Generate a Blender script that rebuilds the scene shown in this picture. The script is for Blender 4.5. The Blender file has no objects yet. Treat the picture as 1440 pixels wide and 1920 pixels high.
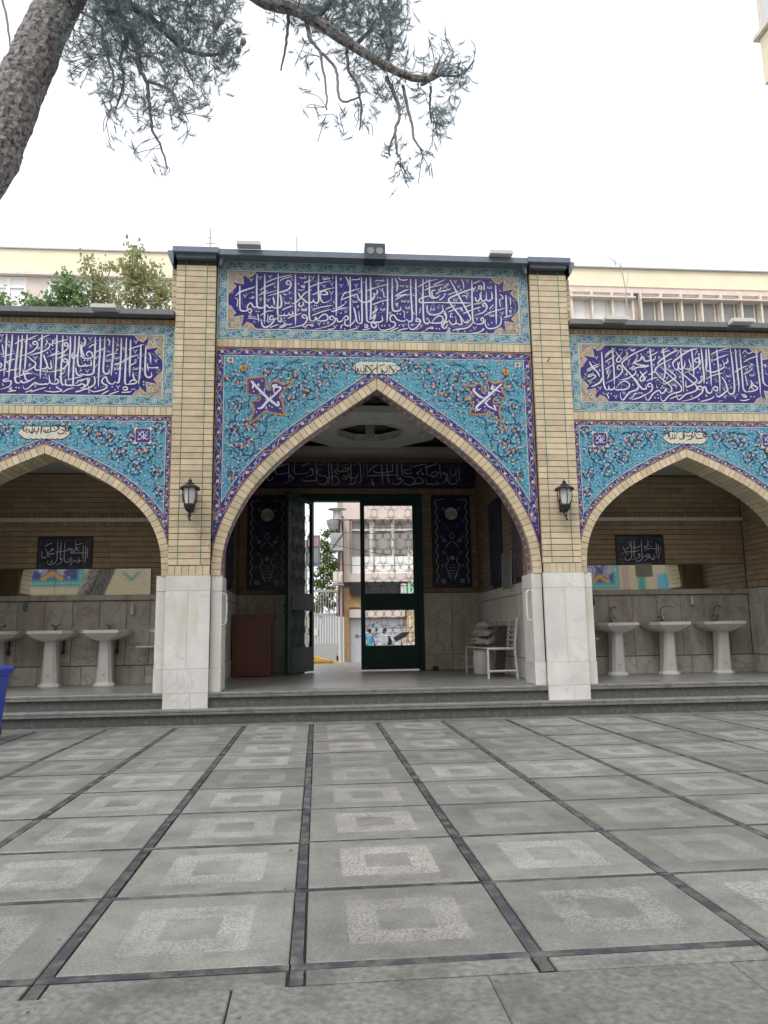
import bpy, math, random
from math import pi, sin, cos, radians
from mathutils import Matrix, Vector
random.seed(11)
S = bpy.context.scene
COL = S.collection
# ---------------------------------------------------------------- camera
def make_camera():
    yaw, pitch, roll = .0903, .1605, -.0151
    f = Vector((sin(yaw)*cos(pitch), cos(yaw)*cos(pitch), sin(pitch)))
    r = Vector((cos(yaw), -sin(yaw), 0)); u = r.cross(f)
    r2 = cos(roll)*r + sin(roll)*u; u2 = -sin(roll)*r + cos(roll)*u
    c = bpy.data.cameras.new('camera'); o = bpy.data.objects.new('camera', c); COL.objects.link(o)
    m = Matrix(((r2.x, u2.x, -f.x, -.844), (r2.y, u2.y, -f.y, -10.046), (r2.z, u2.z, -f.z, 1.1), (0, 0, 0, 1)))
    o.matrix_world = m
    c.sensor_fit = 'VERTICAL'; c.sensor_height = 36; c.lens = 1408.06/1920*36
    c.clip_end = 600; c.clip_start = .05
    S.camera = o
make_camera()
# ---------------------------------------------------------------- sky, sun, exposure
SUN_EL, SUN_AZ = radians(58), radians(205)      # azimuth clockwise from +Y
W = bpy.data.worlds.new('World'); S.world = W; W.use_nodes = True
nt = W.node_tree; nt.nodes.clear()
sky = nt.nodes.new('ShaderNodeTexSky'); sky.sky_type = 'NISHITA'; sky.sun_disc = False
sky.sun_elevation = SUN_EL; sky.sun_rotation = SUN_AZ; sky.dust_density = 4; sky.air_density = 1.2
hs = nt.nodes.new('ShaderNodeHueSaturation'); hs.inputs['Saturation'].default_value = .22
mx = nt.nodes.new('ShaderNodeMix'); mx.data_type = 'RGBA'; mx.inputs['Factor'].default_value = .45
mx.inputs['B'].default_value = (9.5, 9.8, 10.4, 1)      # bright even cloud layer over the clear sky
bg = nt.nodes.new('ShaderNodeBackground'); bg.inputs['Strength'].default_value = .14
out = nt.nodes.new('ShaderNodeOutputWorld')
nt.links.new(sky.outputs[0], hs.inputs['Color']); nt.links.new(hs.outputs[0], mx.inputs['A'])
nt.links.new(mx.outputs['Result'], bg.inputs['Color']); nt.links.new(bg.outputs[0], out.inputs[0])
sl = bpy.data.lights.new('sun', 'SUN'); sl.energy = .9; sl.angle = radians(22); sl.color = (1, .96, .9)
so = bpy.data.objects.new('sun', sl); COL.objects.link(so)
dirv = Vector((sin(SUN_AZ)*cos(SUN_EL), cos(SUN_AZ)*cos(SUN_EL), sin(SUN_EL)))
so.rotation_euler = dirv.to_track_quat('Z', 'Y').to_euler(); so.location = (0, 0, 40)
vs = S.view_settings; vs.view_transform = 'Standard'; vs.look = 'None'; vs.gamma = 1; vs.use_curve_mapping = False
vs.exposure = .6
S.render.engine = 'CYCLES'
try:
    S.cycles.max_bounces = 6; S.cycles.diffuse_bounces = 3; S.cycles.glossy_bounces = 3; S.cycles.transmission_bounces = 4
except Exception: pass
# ---------------------------------------------------------------- materials
def lin(r, g, b):
    f = lambda c: (c/255/12.92) if c <= 10 else ((c/255+.055)/1.055)**2.4
    return (f(r), f(g), f(b))
def newmat(name):
    m = bpy.data.materials.new(name); m.use_nodes = True
    t = m.node_tree; return m, t, t.nodes['Principled BSDF'], t.nodes.new, t.links.new
def mat(name, col, rough=.6, var=.12, scale=6., bump=0., bscale=60., metal=0., orand=0., dirt=None, spec=.5, detail=5.):
    """colour broken up by noise in world position, plus a per-object tint"""
    m, t, p, N, L = newmat(name)
    geo = N('ShaderNodeNewGeometry')
    nz = N('ShaderNodeTexNoise'); nz.inputs['Scale'].default_value = scale; nz.inputs['Detail'].default_value = detail
    L(geo.outputs['Position'], nz.inputs['Vector'])
    mr = N('ShaderNodeMapRange'); mr.inputs['From Min'].default_value = .25; mr.inputs['From Max'].default_value = .75
    mr.inputs['To Min'].default_value = 1-var; mr.inputs['To Max'].default_value = 1+var
    L(nz.outputs['Fac'], mr.inputs['Value'])
    val = mr.outputs[0]
    if orand:
        oi = N('ShaderNodeObjectInfo'); m2 = N('ShaderNodeMapRange')
        m2.inputs['To Min'].default_value = 1-orand; m2.inputs['To Max'].default_value = 1+orand
        L(oi.outputs['Random'], m2.inputs['Value'])
        mu = N('ShaderNodeMath'); mu.operation = 'MULTIPLY'; L(val, mu.inputs[0]); L(m2.outputs[0], mu.inputs[1]); val = mu.outputs[0]
    vm = N('ShaderNodeVectorMath'); vm.operation = 'SCALE'; vm.inputs[0].default_value = col
    L(val, vm.inputs['Scale']); src = vm.outputs[0]
    if dirt:
        dc, ds, lo, hi = dirt
        n2 = N('ShaderNodeTexNoise'); n2.inputs['Scale'].default_value = ds; n2.inputs['Detail'].default_value = 8; n2.inputs['Roughness'].default_value = .65
        L(geo.outputs['Position'], n2.inputs['Vector'])
        r = N('ShaderNodeMapRange'); r.inputs['From Min'].default_value = lo; r.inputs['From Max'].default_value = hi
        L(n2.outputs['Fac'], r.inputs['Value'])
        mi = N('ShaderNodeMix'); mi.data_type = 'RGBA'; L(r.outputs[0], mi.inputs['Factor']); L(src, mi.inputs['A']); mi.inputs['B'].default_value = (*dc, 1)
        src = mi.outputs['Result']
    L(src, p.inputs['Base Color'])
    p.inputs['Roughness'].default_value = rough; p.inputs['Metallic'].default_value = metal
    p.inputs['Specular IOR Level'].default_value = spec
    if bump:
        nb = N('ShaderNodeTexNoise'); nb.inputs['Scale'].default_value = bscale; nb.inputs['Detail'].default_value = 6
        L(geo.outputs['Position'], nb.inputs['Vector'])
        b = N('ShaderNodeBump'); b.inputs['Strength'].default_value = bump; b.inputs['Distance'].default_value = .01
        L(nb.outputs['Fac'], b.inputs['Height']); L(b.outputs[0], p.inputs['Normal'])
    return m
def marble(name, col, vein, vs=1.3, lo=.47, hi=.5, rough=.3, stain=None, orand=.05):
    m, t, p, N, L = newmat(name)
    geo = N('ShaderNodeNewGeometry'); oi = N('ShaderNodeObjectInfo')
    sc = N('ShaderNodeVectorMath'); sc.operation = 'ADD'; cx = N('ShaderNodeVectorMath'); cx.operation = 'SCALE'; cx.inputs[0].default_value = (3.1, 5.3, 7.7)
    L(oi.outputs['Random'], cx.inputs['Scale']); L(geo.outputs['Position'], sc.inputs[0]); L(cx.outputs[0], sc.inputs[1])
    n1 = N('ShaderNodeTexNoise'); n1.inputs['Scale'].default_value = vs; n1.inputs['Detail'].default_value = 7; n1.inputs['Distortion'].default_value = 1.2
    L(sc.outputs[0], n1.inputs['Vector'])
    ab = N('ShaderNodeMath'); ab.operation = 'SUBTRACT'; ab.inputs[1].default_value = .5; L(n1.outputs['Fac'], ab.inputs[0])
    a2 = N('ShaderNodeMath'); a2.operation = 'ABSOLUTE'; L(ab.outputs[0], a2.inputs[0])
    r = N('ShaderNodeMapRange'); r.inputs['From Min'].default_value = .0; r.inputs['From Max'].default_value = hi-lo
    r.inputs['To Min'].default_value = .55; r.inputs['To Max'].default_value = 0; L(a2.outputs[0], r.inputs['Value'])
    n2 = N('ShaderNodeTexNoise'); n2.inputs['Scale'].default_value = 2.2; n2.inputs['Detail'].default_value = 4; L(sc.outputs[0], n2.inputs['Vector'])
    r2 = N('ShaderNodeMapRange'); r2.inputs['From Min'].default_value = .3; r2.inputs['From Max'].default_value = .7
    r2.inputs['To Min'].default_value = .86; r2.inputs['To Max'].default_value = 1.08; L(n2.outputs['Fac'], r2.inputs['Value'])
    m3 = N('ShaderNodeMapRange'); m3.inputs['To Min'].default_value = 1-orand; m3.inputs['To Max'].default_value = 1+orand; L(oi.outputs['Random'], m3.inputs['Value'])
    mm = N('ShaderNodeMath'); mm.operation = 'MULTIPLY'; L(r2.outputs[0], mm.inputs[0]); L(m3.outputs[0], mm.inputs[1])
    vm = N('ShaderNodeVectorMath'); vm.operation = 'SCALE'; vm.inputs[0].default_value = col; L(mm.outputs[0], vm.inputs['Scale'])
    mi = N('ShaderNodeMix'); mi.data_type = 'RGBA'; L(r.outputs[0], mi.inputs['Factor']); L(vm.outputs[0], mi.inputs['A']); mi.inputs['B'].default_value = (*vein, 1)
    src = mi.outputs['Result']
    if stain:
        mp = N('ShaderNodeMapping'); mp.inputs['Scale'].default_value = (5, 5, .9); L(geo.outputs['Position'], mp.inputs['Vector'])
        n3 = N('ShaderNodeTexNoise'); n3.inputs['Scale'].default_value = 1.3; n3.inputs['Detail'].default_value = 7; L(mp.outputs[0], n3.inputs['Vector'])
        r4 = N('ShaderNodeMapRange'); r4.inputs['From Min'].default_value = .5; r4.inputs['From Max'].default_value = .78; r4.inputs['To Max'].default_value = .8
        L(n3.outputs['Fac'], r4.inputs['Value'])
        m5 = N('ShaderNodeMix'); m5.data_type = 'RGBA'; L(r4.outputs[0], m5.inputs['Factor']); L(src, m5.inputs['A']); m5.inputs['B'].default_value = (*stain, 1)
        src = m5.outputs['Result']
    L(src, p.inputs['Base Color']); p.inputs['Roughness'].default_value = rough
    return m
def boxtile(name, x0, x1, z0, z1, cin, cout):
    """glazed tile: one glaze inside a rectangle of the wall, another outside"""
    m, t, p, N, L = newmat(name)
    geo = N('ShaderNodeNewGeometry'); sx = N('ShaderNodeSeparateXYZ'); L(geo.outputs['Position'], sx.inputs[0])
    def inside(o, a, b):
        s = N('ShaderNodeMath'); s.operation = 'SUBTRACT'; s.inputs[1].default_value = (a+b)/2; L(o, s.inputs[0])
        q = N('ShaderNodeMath'); q.operation = 'ABSOLUTE'; L(s.outputs[0], q.inputs[0])
        l = N('ShaderNodeMath'); l.operation = 'LESS_THAN'; l.inputs[1].default_value = (b-a)/2; L(q.outputs[0], l.inputs[0]); return l.outputs[0]
    a = inside(sx.outputs['X'], x0, x1); b = inside(sx.outputs['Z'], z0, z1)
    mu = N('ShaderNodeMath'); mu.operation = 'MULTIPLY'; L(a, mu.inputs[0]); L(b, mu.inputs[1])
    mi = N('ShaderNodeMix'); mi.data_type = 'RGBA'; L(mu.outputs[0], mi.inputs['Factor']); mi.inputs['A'].default_value = (*cout, 1); mi.inputs['B'].default_value = (*cin, 1)
    oi = N('ShaderNodeObjectInfo'); nz = N('ShaderNodeTexNoise'); nz.inputs['Scale'].default_value = 14; L(geo.outputs['Position'], nz.inputs['Vector'])
    ad = N('ShaderNodeMath'); ad.operation = 'ADD'; L(oi.outputs['Random'], ad.inputs[0]); L(nz.outputs['Fac'], ad.inputs[1])
    m3 = N('ShaderNodeMapRange'); m3.inputs['From Max'].default_value = 2; m3.inputs['To Min'].default_value = .8; m3.inputs['To Max'].default_value = 1.22; L(ad.outputs[0], m3.inputs['Value'])
    vm = N('ShaderNodeVectorMath'); vm.operation = 'SCALE'; L(mi.outputs['Result'], vm.inputs[0]); L(m3.outputs[0], vm.inputs['Scale'])
    L(vm.outputs[0], p.inputs['Base Color']); p.inputs['Roughness'].default_value = .22
    return m
def slabmat(name, base, ringc, bright):
    m, t, p, N, L = newmat(name)
    tc = N('ShaderNodeTexCoord'); geo = N('ShaderNodeNewGeometry'); oi = N('ShaderNodeObjectInfo')
    nd = N('ShaderNodeTexNoise'); nd.inputs['Scale'].default_value = 30; nd.inputs['Detail'].default_value = 3; L(geo.outputs['Position'], nd.inputs['Vector'])
    s0 = N('ShaderNodeVectorMath'); s0.operation = 'SUBTRACT'; s0.inputs[1].default_value = (.5, .5, .5); L(nd.outputs['Color'], s0.inputs[0])
    s1 = N('ShaderNodeVectorMath'); s1.operation = 'SCALE'; s1.inputs['Scale'].default_value = .022; L(s0.outputs[0], s1.inputs[0])
    s2 = N('ShaderNodeVectorMath'); s2.operation = 'ADD'; L(tc.outputs['Object'], s2.inputs[0]); L(s1.outputs[0], s2.inputs[1])
    ab = N('ShaderNodeVectorMath'); ab.operation = 'ABSOLUTE'; L(s2.outputs[0], ab.inputs[0])
    sx = N('ShaderNodeSeparateXYZ'); L(ab.outputs[0], sx.inputs[0])
    mxx = N('ShaderNodeMath'); mxx.operation = 'MAXIMUM'; L(sx.outputs[0], mxx.inputs[0]); L(sx.outputs[1], mxx.inputs[1])
    s = N('ShaderNodeMath'); s.operation = 'SUBTRACT'; s.inputs[1].default_value = .168; L(mxx.outputs[0], s.inputs[0])
    q = N('ShaderNodeMath'); q.operation = 'ABSOLUTE'; L(s.outputs[0], q.inputs[0])
    l = N('ShaderNodeMapRange'); l.inputs['From Min'].default_value = .055; l.inputs['From Max'].default_value = .064; l.inputs['To Min'].default_value = 1; l.inputs['To Max'].default_value = 0
    L(q.outputs[0], l.inputs['Value'])
    # bush-hammered flecks
    nf = N('ShaderNodeTexNoise'); nf.inputs['Scale'].default_value = 95; nf.inputs['Detail'].default_value = 4; L(geo.outputs['Position'], nf.inputs['Vector'])
    n5 = N('ShaderNodeTexNoise'); n5.inputs['Scale'].default_value = 5; n5.inputs['Detail'].default_value = 5; L(geo.outputs['Position'], n5.inputs['Vector'])
    fl = N('ShaderNodeMapRange'); fl.inputs['From Min'].default_value = .38; fl.inputs['From Max'].default_value = .56; L(nf.outputs['Fac'], fl.inputs['Value'])
    wr = N('ShaderNodeMapRange'); wr.inputs['From Min'].default_value = .36; wr.inputs['From Max'].default_value = .60; wr.inputs['To Min'].default_value = .3; wr.inputs['To Max'].default_value = 1.0; L(n5.outputs['Fac'], wr.inputs['Value'])
    orr = N('ShaderNodeMapRange'); orr.inputs['To Min'].default_value = .25*bright; orr.inputs['To Max'].default_value = 1.0*bright; L(oi.outputs['Random'], orr.inputs['Value'])
    m1 = N('ShaderNodeMath'); m1.operation = 'MULTIPLY'; L(l.outputs[0], m1.inputs[0]); L(fl.outputs[0], m1.inputs[1])
    m2 = N('ShaderNodeMath'); m2.operation = 'MULTIPLY'; L(m1.outputs[0], m2.inputs[0]); L(wr.outputs[0], m2.inputs[1])
    m3 = N('ShaderNodeMath'); m3.operation = 'MULTIPLY'; m3.use_clamp = True; L(m2.outputs[0], m3.inputs[0]); L(orr.outputs[0], m3.inputs[1])
    # base stone
    n7 = N('ShaderNodeTexNoise'); n7.inputs['Scale'].default_value = 2.4; n7.inputs['Detail'].default_value = 9; n7.inputs['Roughness'].default_value = .68; L(geo.outputs['Position'], n7.inputs['Vector'])
    r7 = N('ShaderNodeMapRange'); r7.inputs['From Min'].default_value = .3; r7.inputs['From Max'].default_value = .7; r7.inputs['To Min'].default_value = .66; r7.inputs['To Max'].default_value = 1.32; L(n7.outputs['Fac'], r7.inputs['Value'])
    r8 = N('ShaderNodeMapRange'); r8.inputs['To Min'].default_value = .82; r8.inputs['To Max'].default_value = 1.16; L(oi.outputs['Random'], r8.inputs['Value'])
    r9 = N('ShaderNodeMapRange'); r9.inputs['From Min'].default_value = .3; r9.inputs['From Max'].default_value = .7; r9.inputs['To Min'].default_value = .76; r9.inputs['To Max'].default_value = 1.24; L(nf.outputs['Fac'], r9.inputs['Value'])
    mm = N('ShaderNodeMath'); mm.operation = 'MULTIPLY'; L(r7.outputs[0], mm.inputs[0]); L(r8.outputs[0], mm.inputs[1])
    m8 = N('ShaderNodeMath'); m8.operation = 'MULTIPLY'; L(mm.outputs[0], m8.inputs[0]); L(r9.outputs[0], m8.inputs[1])
    vm = N('ShaderNodeVectorMath'); vm.operation = 'SCALE'; vm.inputs[0].default_value = base; L(m8.outputs[0], vm.inputs['Scale'])
    mi = N('ShaderNodeMix'); mi.data_type = 'RGBA'; L(m3.outputs[0], mi.inputs['Factor']); L(vm.outputs[0], mi.inputs['A']); mi.inputs['B'].default_value = (*ringc, 1)
    # dark grime specks
    n9 = N('ShaderNodeTexNoise'); n9.inputs['Scale'].default_value = 7; n9.inputs['Detail'].default_value = 6; n9.inputs['Roughness'].default_value = .7; L(geo.outputs['Position'], n9.inputs['Vector'])
    ra = N('ShaderNodeMapRange'); ra.inputs['From Min'].default_value = .50; ra.inputs['From Max'].default_value = .72; ra.inputs['To Max'].default_value = .32; L(n9.outputs['Fac'], ra.inputs['Value'])
    mj = N('ShaderNodeMix'); mj.data_type = 'RGBA'; L(ra.outputs[0], mj.inputs['Factor']); L(mi.outputs['Result'], mj.inputs['A']); mj.inputs['B'].default_value = (.06, .055, .05, 1)
    L(mj.outputs['Result'], p.inputs['Base Color'])
    rr = N('ShaderNodeMapRange'); rr.inputs['To Min'].default_value = .55; rr.inputs['To Max'].default_value = .8; L(l.outputs[0], rr.inputs['Value'])
    L(rr.outputs[0], p.inputs['Roughness'])
    b = N('ShaderNodeBump'); b.inputs['Strength'].default_value = .25; b.inputs['Distance'].default_value = .004; L(nf.outputs['Fac'], b.inputs['Height']); L(b.outputs[0], p.inputs['Normal'])
    return m
M = {}
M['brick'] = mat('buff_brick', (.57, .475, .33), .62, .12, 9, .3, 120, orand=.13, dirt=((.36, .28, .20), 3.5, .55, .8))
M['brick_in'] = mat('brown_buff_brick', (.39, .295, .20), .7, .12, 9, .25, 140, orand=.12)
M['brick_hall'] = mat('shade_darkened_hall_brick', (.25, .18, .13), .7, .12, 9, .25, 140, orand=.14)  # recess brick copied darker, the hall's shade put into the colour
M['mortar'] = mat('brown_mortar', (.07, .06, .045), .9)
M['joint'] = mat('green_glazed_joint', (.03, .19, .15), .35, .2)
M['lampbox'] = mat('blue_black_lamp_housing', (.04, .055, .085), .5)
M['grime'] = mat('dirty_joint', (.018, .018, .017), .9)
M['capgrey'] = mat('grey_capstone', (.17, .18, .185), .6, .15, 8, .1)
M['capstone'] = mat('glare_blue_capstone', (.16, .195, .25), .45, .15, 8, .1)  # blue lift of veiling glare put into the stone colour
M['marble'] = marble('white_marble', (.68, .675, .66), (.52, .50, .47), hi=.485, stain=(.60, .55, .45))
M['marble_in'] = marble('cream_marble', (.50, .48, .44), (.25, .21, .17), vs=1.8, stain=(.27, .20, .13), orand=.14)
M['step'] = mat('grey_step_stone', (.19, .19, .18), .5, .15, 10, .2, 120, dirt=((.09, .09, .085), 6, .5, .75))
M['step_dark'] = mat('dark_granite_riser', (.085, .09, .09), .5, .25, 60, .1, 120, dirt=((.15, .15, .14), 18, .5, .7))
M['floor'] = mat('grey_floor_stone', (.21, .21, .2), .32, .12, 5, orand=.08, dirt=((.13, .125, .115), 3, .5, .75))
M['slab'] = slabmat('paving_stone', (.176, .177, .162), (.33, .33, .30), .98)
M['slab2'] = slabmat('pale_ring_paving_stone', (.19, .187, .172), (.40, .385, .35), 1.2)
M['slate'] = mat('slate_inlay', (.044, .048, .053), .75, .4, 9, .25, 70, dirt=((.13, .13, .12), 7, .46, .66), spec=.3, orand=.3)
M['litter'] = mat('dry_leaf', (.10, .07, .04), .8)
M['darkwood'] = mat('dark_brown_wood', (.055, .035, .028), .6, .2, 7)
M['plain'] = mat('plain_paving_stone', (.165, .165, .152), .62, .42, 38, .5, 110, orand=.1, dirt=((.07, .068, .06), 3.2, .46, .72), detail=12)
M['grout'] = mat('pale_tile_grout', (.40, .42, .42), .8)
M['dgrout'] = mat('dark_tile_grout', (.05, .05, .06), .8)
C = dict(navy=(.040, .030, .195), dknavy=(.012, .016, .07), white=(.62, .62, .68), red=(.33, .075, .06), peach=(.43, .30, .24), gold=(.48, .27, .035),
         teal=(.04, .25, .25), turq=(.09, .33, .46), lblue=(.25, .48, .62), green=(.05, .22, .12), cream=(.60, .58, .50), pink=(.42, .25, .28), bteal=(.19, .37, .38), blue=(.03, .09, .36), ink=(.03, .03, .035), orange=(.58, .28, .10), dim=(.17, .18, .19))
for k, c in C.items():
    M[k] = mat('glaze_'+k, c, .28, .12, 25)
M['green_paint'] = mat('dark_green_gate_paint', (.009, .045, .042), .5, .2, 5, .05, 40, spec=.25)
M['white_metal'] = mat('white_enamel', (.62, .62, .6), .35, .08, 20, dirt=((.35, .3, .25), 14, .66, .78))
M['china'] = mat('white_sanitary_ware', (.66, .66, .64), .12, .03, 6)
M['chrome'] = mat('tarnished_chrome', (.35, .35, .36), .22, .15, 30, metal=1)
M['black'] = mat('black_cast_metal', (.02, .02, .024), .4, .2, 30)
M['frost'] = mat('frosted_lamp_glass', (.62, .64, .62), .25, .1, 30)
M['plaster'] = mat('off_white_plaster', (.42, .41, .38), .8, .08, 4)
M['wood'] = mat('red_brown_wood', (.12, .042, .03), .45, .2, 7)
M['darkceil'] = mat('dark_green_ceiling', (.06, .09, .09), .7, .25, 9)
M['ceilwhite'] = mat('white_plaster_moulding', (.78, .76, .72), .7, .06, 4)
M['bark'] = mat('grey_pine_bark', (.25, .24, .24), .95, .5, 22, 1.0, 30, dirt=((.05, .042, .038), 20, .48, .62))
M['twig'] = mat('pine_twig', (.19, .19, .21), .9, .2, 20)
def leafmat(name, c, tr):
    m, t, p, N, L = newmat(name)
    oi = N('ShaderNodeNewGeometry'); nz = N('ShaderNodeTexNoise'); nz.inputs['Scale'].default_value = 5; L(oi.outputs['Position'], nz.inputs['Vector'])
    mr = N('ShaderNodeMapRange'); mr.inputs['From Min'].default_value = .3; mr.inputs['From Max'].default_value = .7; mr.inputs['To Min'].default_value = .6; mr.inputs['To Max'].default_value = 1.4; L(nz.outputs['Fac'], mr.inputs['Value'])
    vm = N('ShaderNodeVectorMath'); vm.operation = 'SCALE'; vm.inputs[0].default_value = c; L(mr.outputs[0], vm.inputs['Scale'])
    L(vm.outputs[0], p.inputs['Base Color']); p.inputs['Roughness'].default_value = .55
    tl = N('ShaderNodeBsdfTranslucent'); L(vm.outputs[0], tl.inputs['Color'])
    ms = N('ShaderNodeMixShader'); ms.inputs[0].default_value = tr; L(p.outputs[0], ms.inputs[1]); L(tl.outputs[0], ms.inputs[2])
    L(ms.outputs[0], t.nodes['Material Output'].inputs[0]); return m
M['needle'] = leafmat('pine_needles', (.26, .34, .35), .6)  # bright haze round the crown put into a paler, bluer needle colour
M['leaf'] = leafmat('green_leaves', (.19, .30, .12), .5)
M['leaf2'] = leafmat('olive_leaves', (.36, .38, .19), .5)
M['leaf3'] = leafmat('street_tree_leaves', (.15, .22, .05), .4)
M['yellowwall'] = mat('pale_yellow_render', (.82, .74, .54), .9, .05, 1)
M['pinkwall'] = mat('pinkish_concrete', (.68, .58, .53), .9, .08, 2)
M['ocher'] = mat('ochre_stone', (.52, .36, .18), .8, .2, 4)
M['greywall'] = mat('grey_concrete', (.35, .34, .32), .9, .12, 3)
M['winframe'] = mat('cream_window_frame', (.70, .64, .55), .5)
M['blind'] = mat('white_window_blind', (.86, .85, .83), .7, .04)
M['winbeige'] = mat('reflection_beige_pane', (.30, .29, .27), .25, .15, 1.2)  # reflection in the glass put into the pane colour
M['winglass'] = mat('grey_window_glass', (.26, .27, .27), .12, .2, 2)
M['shutter'] = mat('pale_roller_shutter', (.58, .59, .62), .45, .05)
M['gategrey'] = mat('grey_gate_paint', (.37, .37, .36), .5, .08)
M['yellow'] = mat('yellow_ramp_paint', (.62, .38, .045), .6, .2, 8)
M['asphalt'] = mat('asphalt', (.16, .155, .15), .8, .2, 4, .3, 80)
M['bin'] = mat('blue_plastic', (.03, .07, .42), .4, .08)
M['skin'] = mat('skin', (.35, .2, .14), .5, .05)
M['hair'] = mat('dark_hair', (.012, .01, .009), .6)
M['shirtblue'] = mat('light_blue_cloth', (.10, .30, .45), .8, .15, 20)
M['shirtpale'] = mat('pale_blue_cloth', (.40, .48, .55), .8, .15, 20)
M['darkcloth'] = mat('black_cloth', (.02, .02, .028), .8, .2, 20)
M['sack'] = mat('white_woven_sack', (.40, .38, .35), .7, .15, 15, .5, 30)
M['greenplastic'] = mat('green_sign', (.02, .36, .17), .4)
M['sheetmetal'] = mat('galvanised_metal', (.42, .43, .44), .45, .12, 8, metal=.3)
M['paper'] = mat('grey_paper', (.33, .33, .32), .8)
mm_, t_, p_, N_, L_ = newmat('mirror_glass'); p_.inputs['Base Color'].default_value = (.80, .84, .78, 1); p_.inputs['Metallic'].default_value = 1; p_.inputs['Roughness'].default_value = .03
M['mirror'] = mm_
# ---------------------------------------------------------------- mesh helpers
class MB:
    def __init__(s): s.v = []; s.f = []; s.m = []
    def add(s, vs, fs, m=0):
        n = len(s.v); s.v += [tuple(p) for p in vs]
        for q in fs: s.f.append([n+i for i in q]); s.m.append(m)
    def box(s, x0, x1, y0, y1, z0, z1, m=0):
        s.add([(x0, y0, z0), (x1, y0, z0), (x1, y1, z0), (x0, y1, z0), (x0, y0, z1), (x1, y0, z1), (x1, y1, z1), (x0, y1, z1)],
              [(0, 3, 2, 1), (4, 5, 6, 7), (0, 1, 5, 4), (1, 2, 6, 5), (2, 3, 7, 6), (3, 0, 4, 7)], m)
    def prism(s, pts, y0, y1, m=0):           # pts (x,z) counter-clockwise seen from -Y, front at y0
        n = len(pts)
        s.add([(x, y0, z) for x, z in pts]+[(x, y1, z) for x, z in pts],
              [tuple(range(n)), tuple(range(2*n-1, n-1, -1))]+[(i, i+n, (i+1) % n+n, (i+1) % n) for i in range(n)], m)
    def flat(s, pts, y, m=0):
        s.add([(x, y, z) for x, z in pts], [tuple(range(len(pts)))], m)
    def tube(s, P, Rr, seg=6, m=0, cap=True):
        P = [Vector(p) for p in P]; n = len(P)
        if not hasattr(Rr, '__len__'): Rr = [Rr]*n
        base = len(s.v); up = Vector((0, 0, 1))
        for i in range(n):
            d = (P[min(i+1, n-1)]-P[max(i-1, 0)])
            if d.length < 1e-9: d = Vector((0, 0, 1))
            d.normalize(); a = d.cross(up)
            if a.length < .05: a = d.cross(Vector((0, 1, 0)))
            a.normalize(); b = d.cross(a)
            for k in range(seg):
                t = 2*pi*k/seg; q = P[i]+(a*cos(t)+b*sin(t))*Rr[i]; s.v.append(tuple(q))
        for i in range(n-1):
            for k in range(seg):
                s.f.append([base+i*seg+k, base+i*seg+(k+1) % seg, base+(i+1)*seg+(k+1) % seg, base+(i+1)*seg+k]); s.m.append(m)
        if cap:
            s.f.append([base+k for k in range(seg)][::-1]); s.m.append(m)
            s.f.append([base+(n-1)*seg+k for k in range(seg)]); s.m.append(m)
    def lathe(s, prof, cx=0, cy=0, seg=12, m=0, rot=0):
        base = len(s.v); n = len(prof)
        for r, z in prof:
            for k in range(seg):
                t = 2*pi*k/seg+rot; s.v.append((cx+r*cos(t), cy+r*sin(t), z))
        for i in range(n-1):
            for k in range(seg):
                s.f.append([base+i*seg+k, base+i*seg+(k+1) % seg, base+(i+1)*seg+(k+1) % seg, base+(i+1)*seg+k]); s.m.append(m)
        s.f.append([base+k for k in range(seg)][::-1]); s.m.append(m)
        s.f.append([base+(n-1)*seg+k for k in range(seg)]); s.m.append(m)
    def loft(s, rings, m=0, cap=True):
        n = len(rings[0]); base = len(s.v)
        for r in rings: s.v += [tuple(p) for p in r]
        for i in range(len(rings)-1):
            for k in range(n):
                s.f.append([base+i*n+k, base+i*n+(k+1) % n, base+(i+1)*n+(k+1) % n, base+(i+1)*n+k]); s.m.append(m)
        if cap:
            s.f.append([base+k for k in range(n)][::-1]); s.m.append(m)
            s.f.append([base+(len(rings)-1)*n+k for k in range(n)]); s.m.append(m)
    def mesh(s, name, mats, smooth=False):
        me = bpy.data.meshes.new(name); me.from_pydata(s.v, [], s.f)
        for q in (mats if isinstance(mats, (list, tuple)) else [mats]): me.materials.append(M[q])
        if any(s.m): me.polygons.foreach_set('material_index', s.m)
        if smooth: me.polygons.foreach_set('use_smooth', [True]*len(me.polygons))
        me.update(); return me
def tag(o, label=None, cat=None, group=None, kind=None):
    if label: o['label'] = label
    if cat: o['category'] = cat
    if group: o['group'] = group
    if kind: o['kind'] = kind
    return o
WLOC = {}
def wl(o): return WLOC.get(o.name, Vector((0, 0, 0)))
def link(name, me, parent=None, loc=None, rot=None, local=False):
    """loc is a place in the world unless local"""
    o = bpy.data.objects.new(name, me); COL.objects.link(o)
    lv = Vector(loc) if loc is not None else Vector((0, 0, 0))
    if parent:
        o.parent = parent
        if local: o.location = lv
        else: o.location = lv-wl(parent)
    else: o.location = lv
    if rot is not None: o.rotation_euler = rot
    WLOC[o.name] = (wl(parent)+o.location) if parent else o.location.copy()
    return o
def build(name, mb, mats, parent=None, smooth=False, local=False, **kw):
    if local:
        o = bpy.data.objects.new(name, mb.mesh(name, mats, smooth)); COL.objects.link(o); o.parent = parent
    else: o = link(name, mb.mesh(name, mats, smooth), parent)
    return tag(o, **kw)
def thing(name, label, cat, loc, rz=0, group=None, kind=None):
    o = bpy.data.objects.new(name, None); COL.objects.link(o); o.empty_display_size = .2
    o.location = loc; o.rotation_euler = (0, 0, rz); WLOC[o.name] = Vector(loc)
    return tag(o, label, cat, group, kind)
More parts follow.
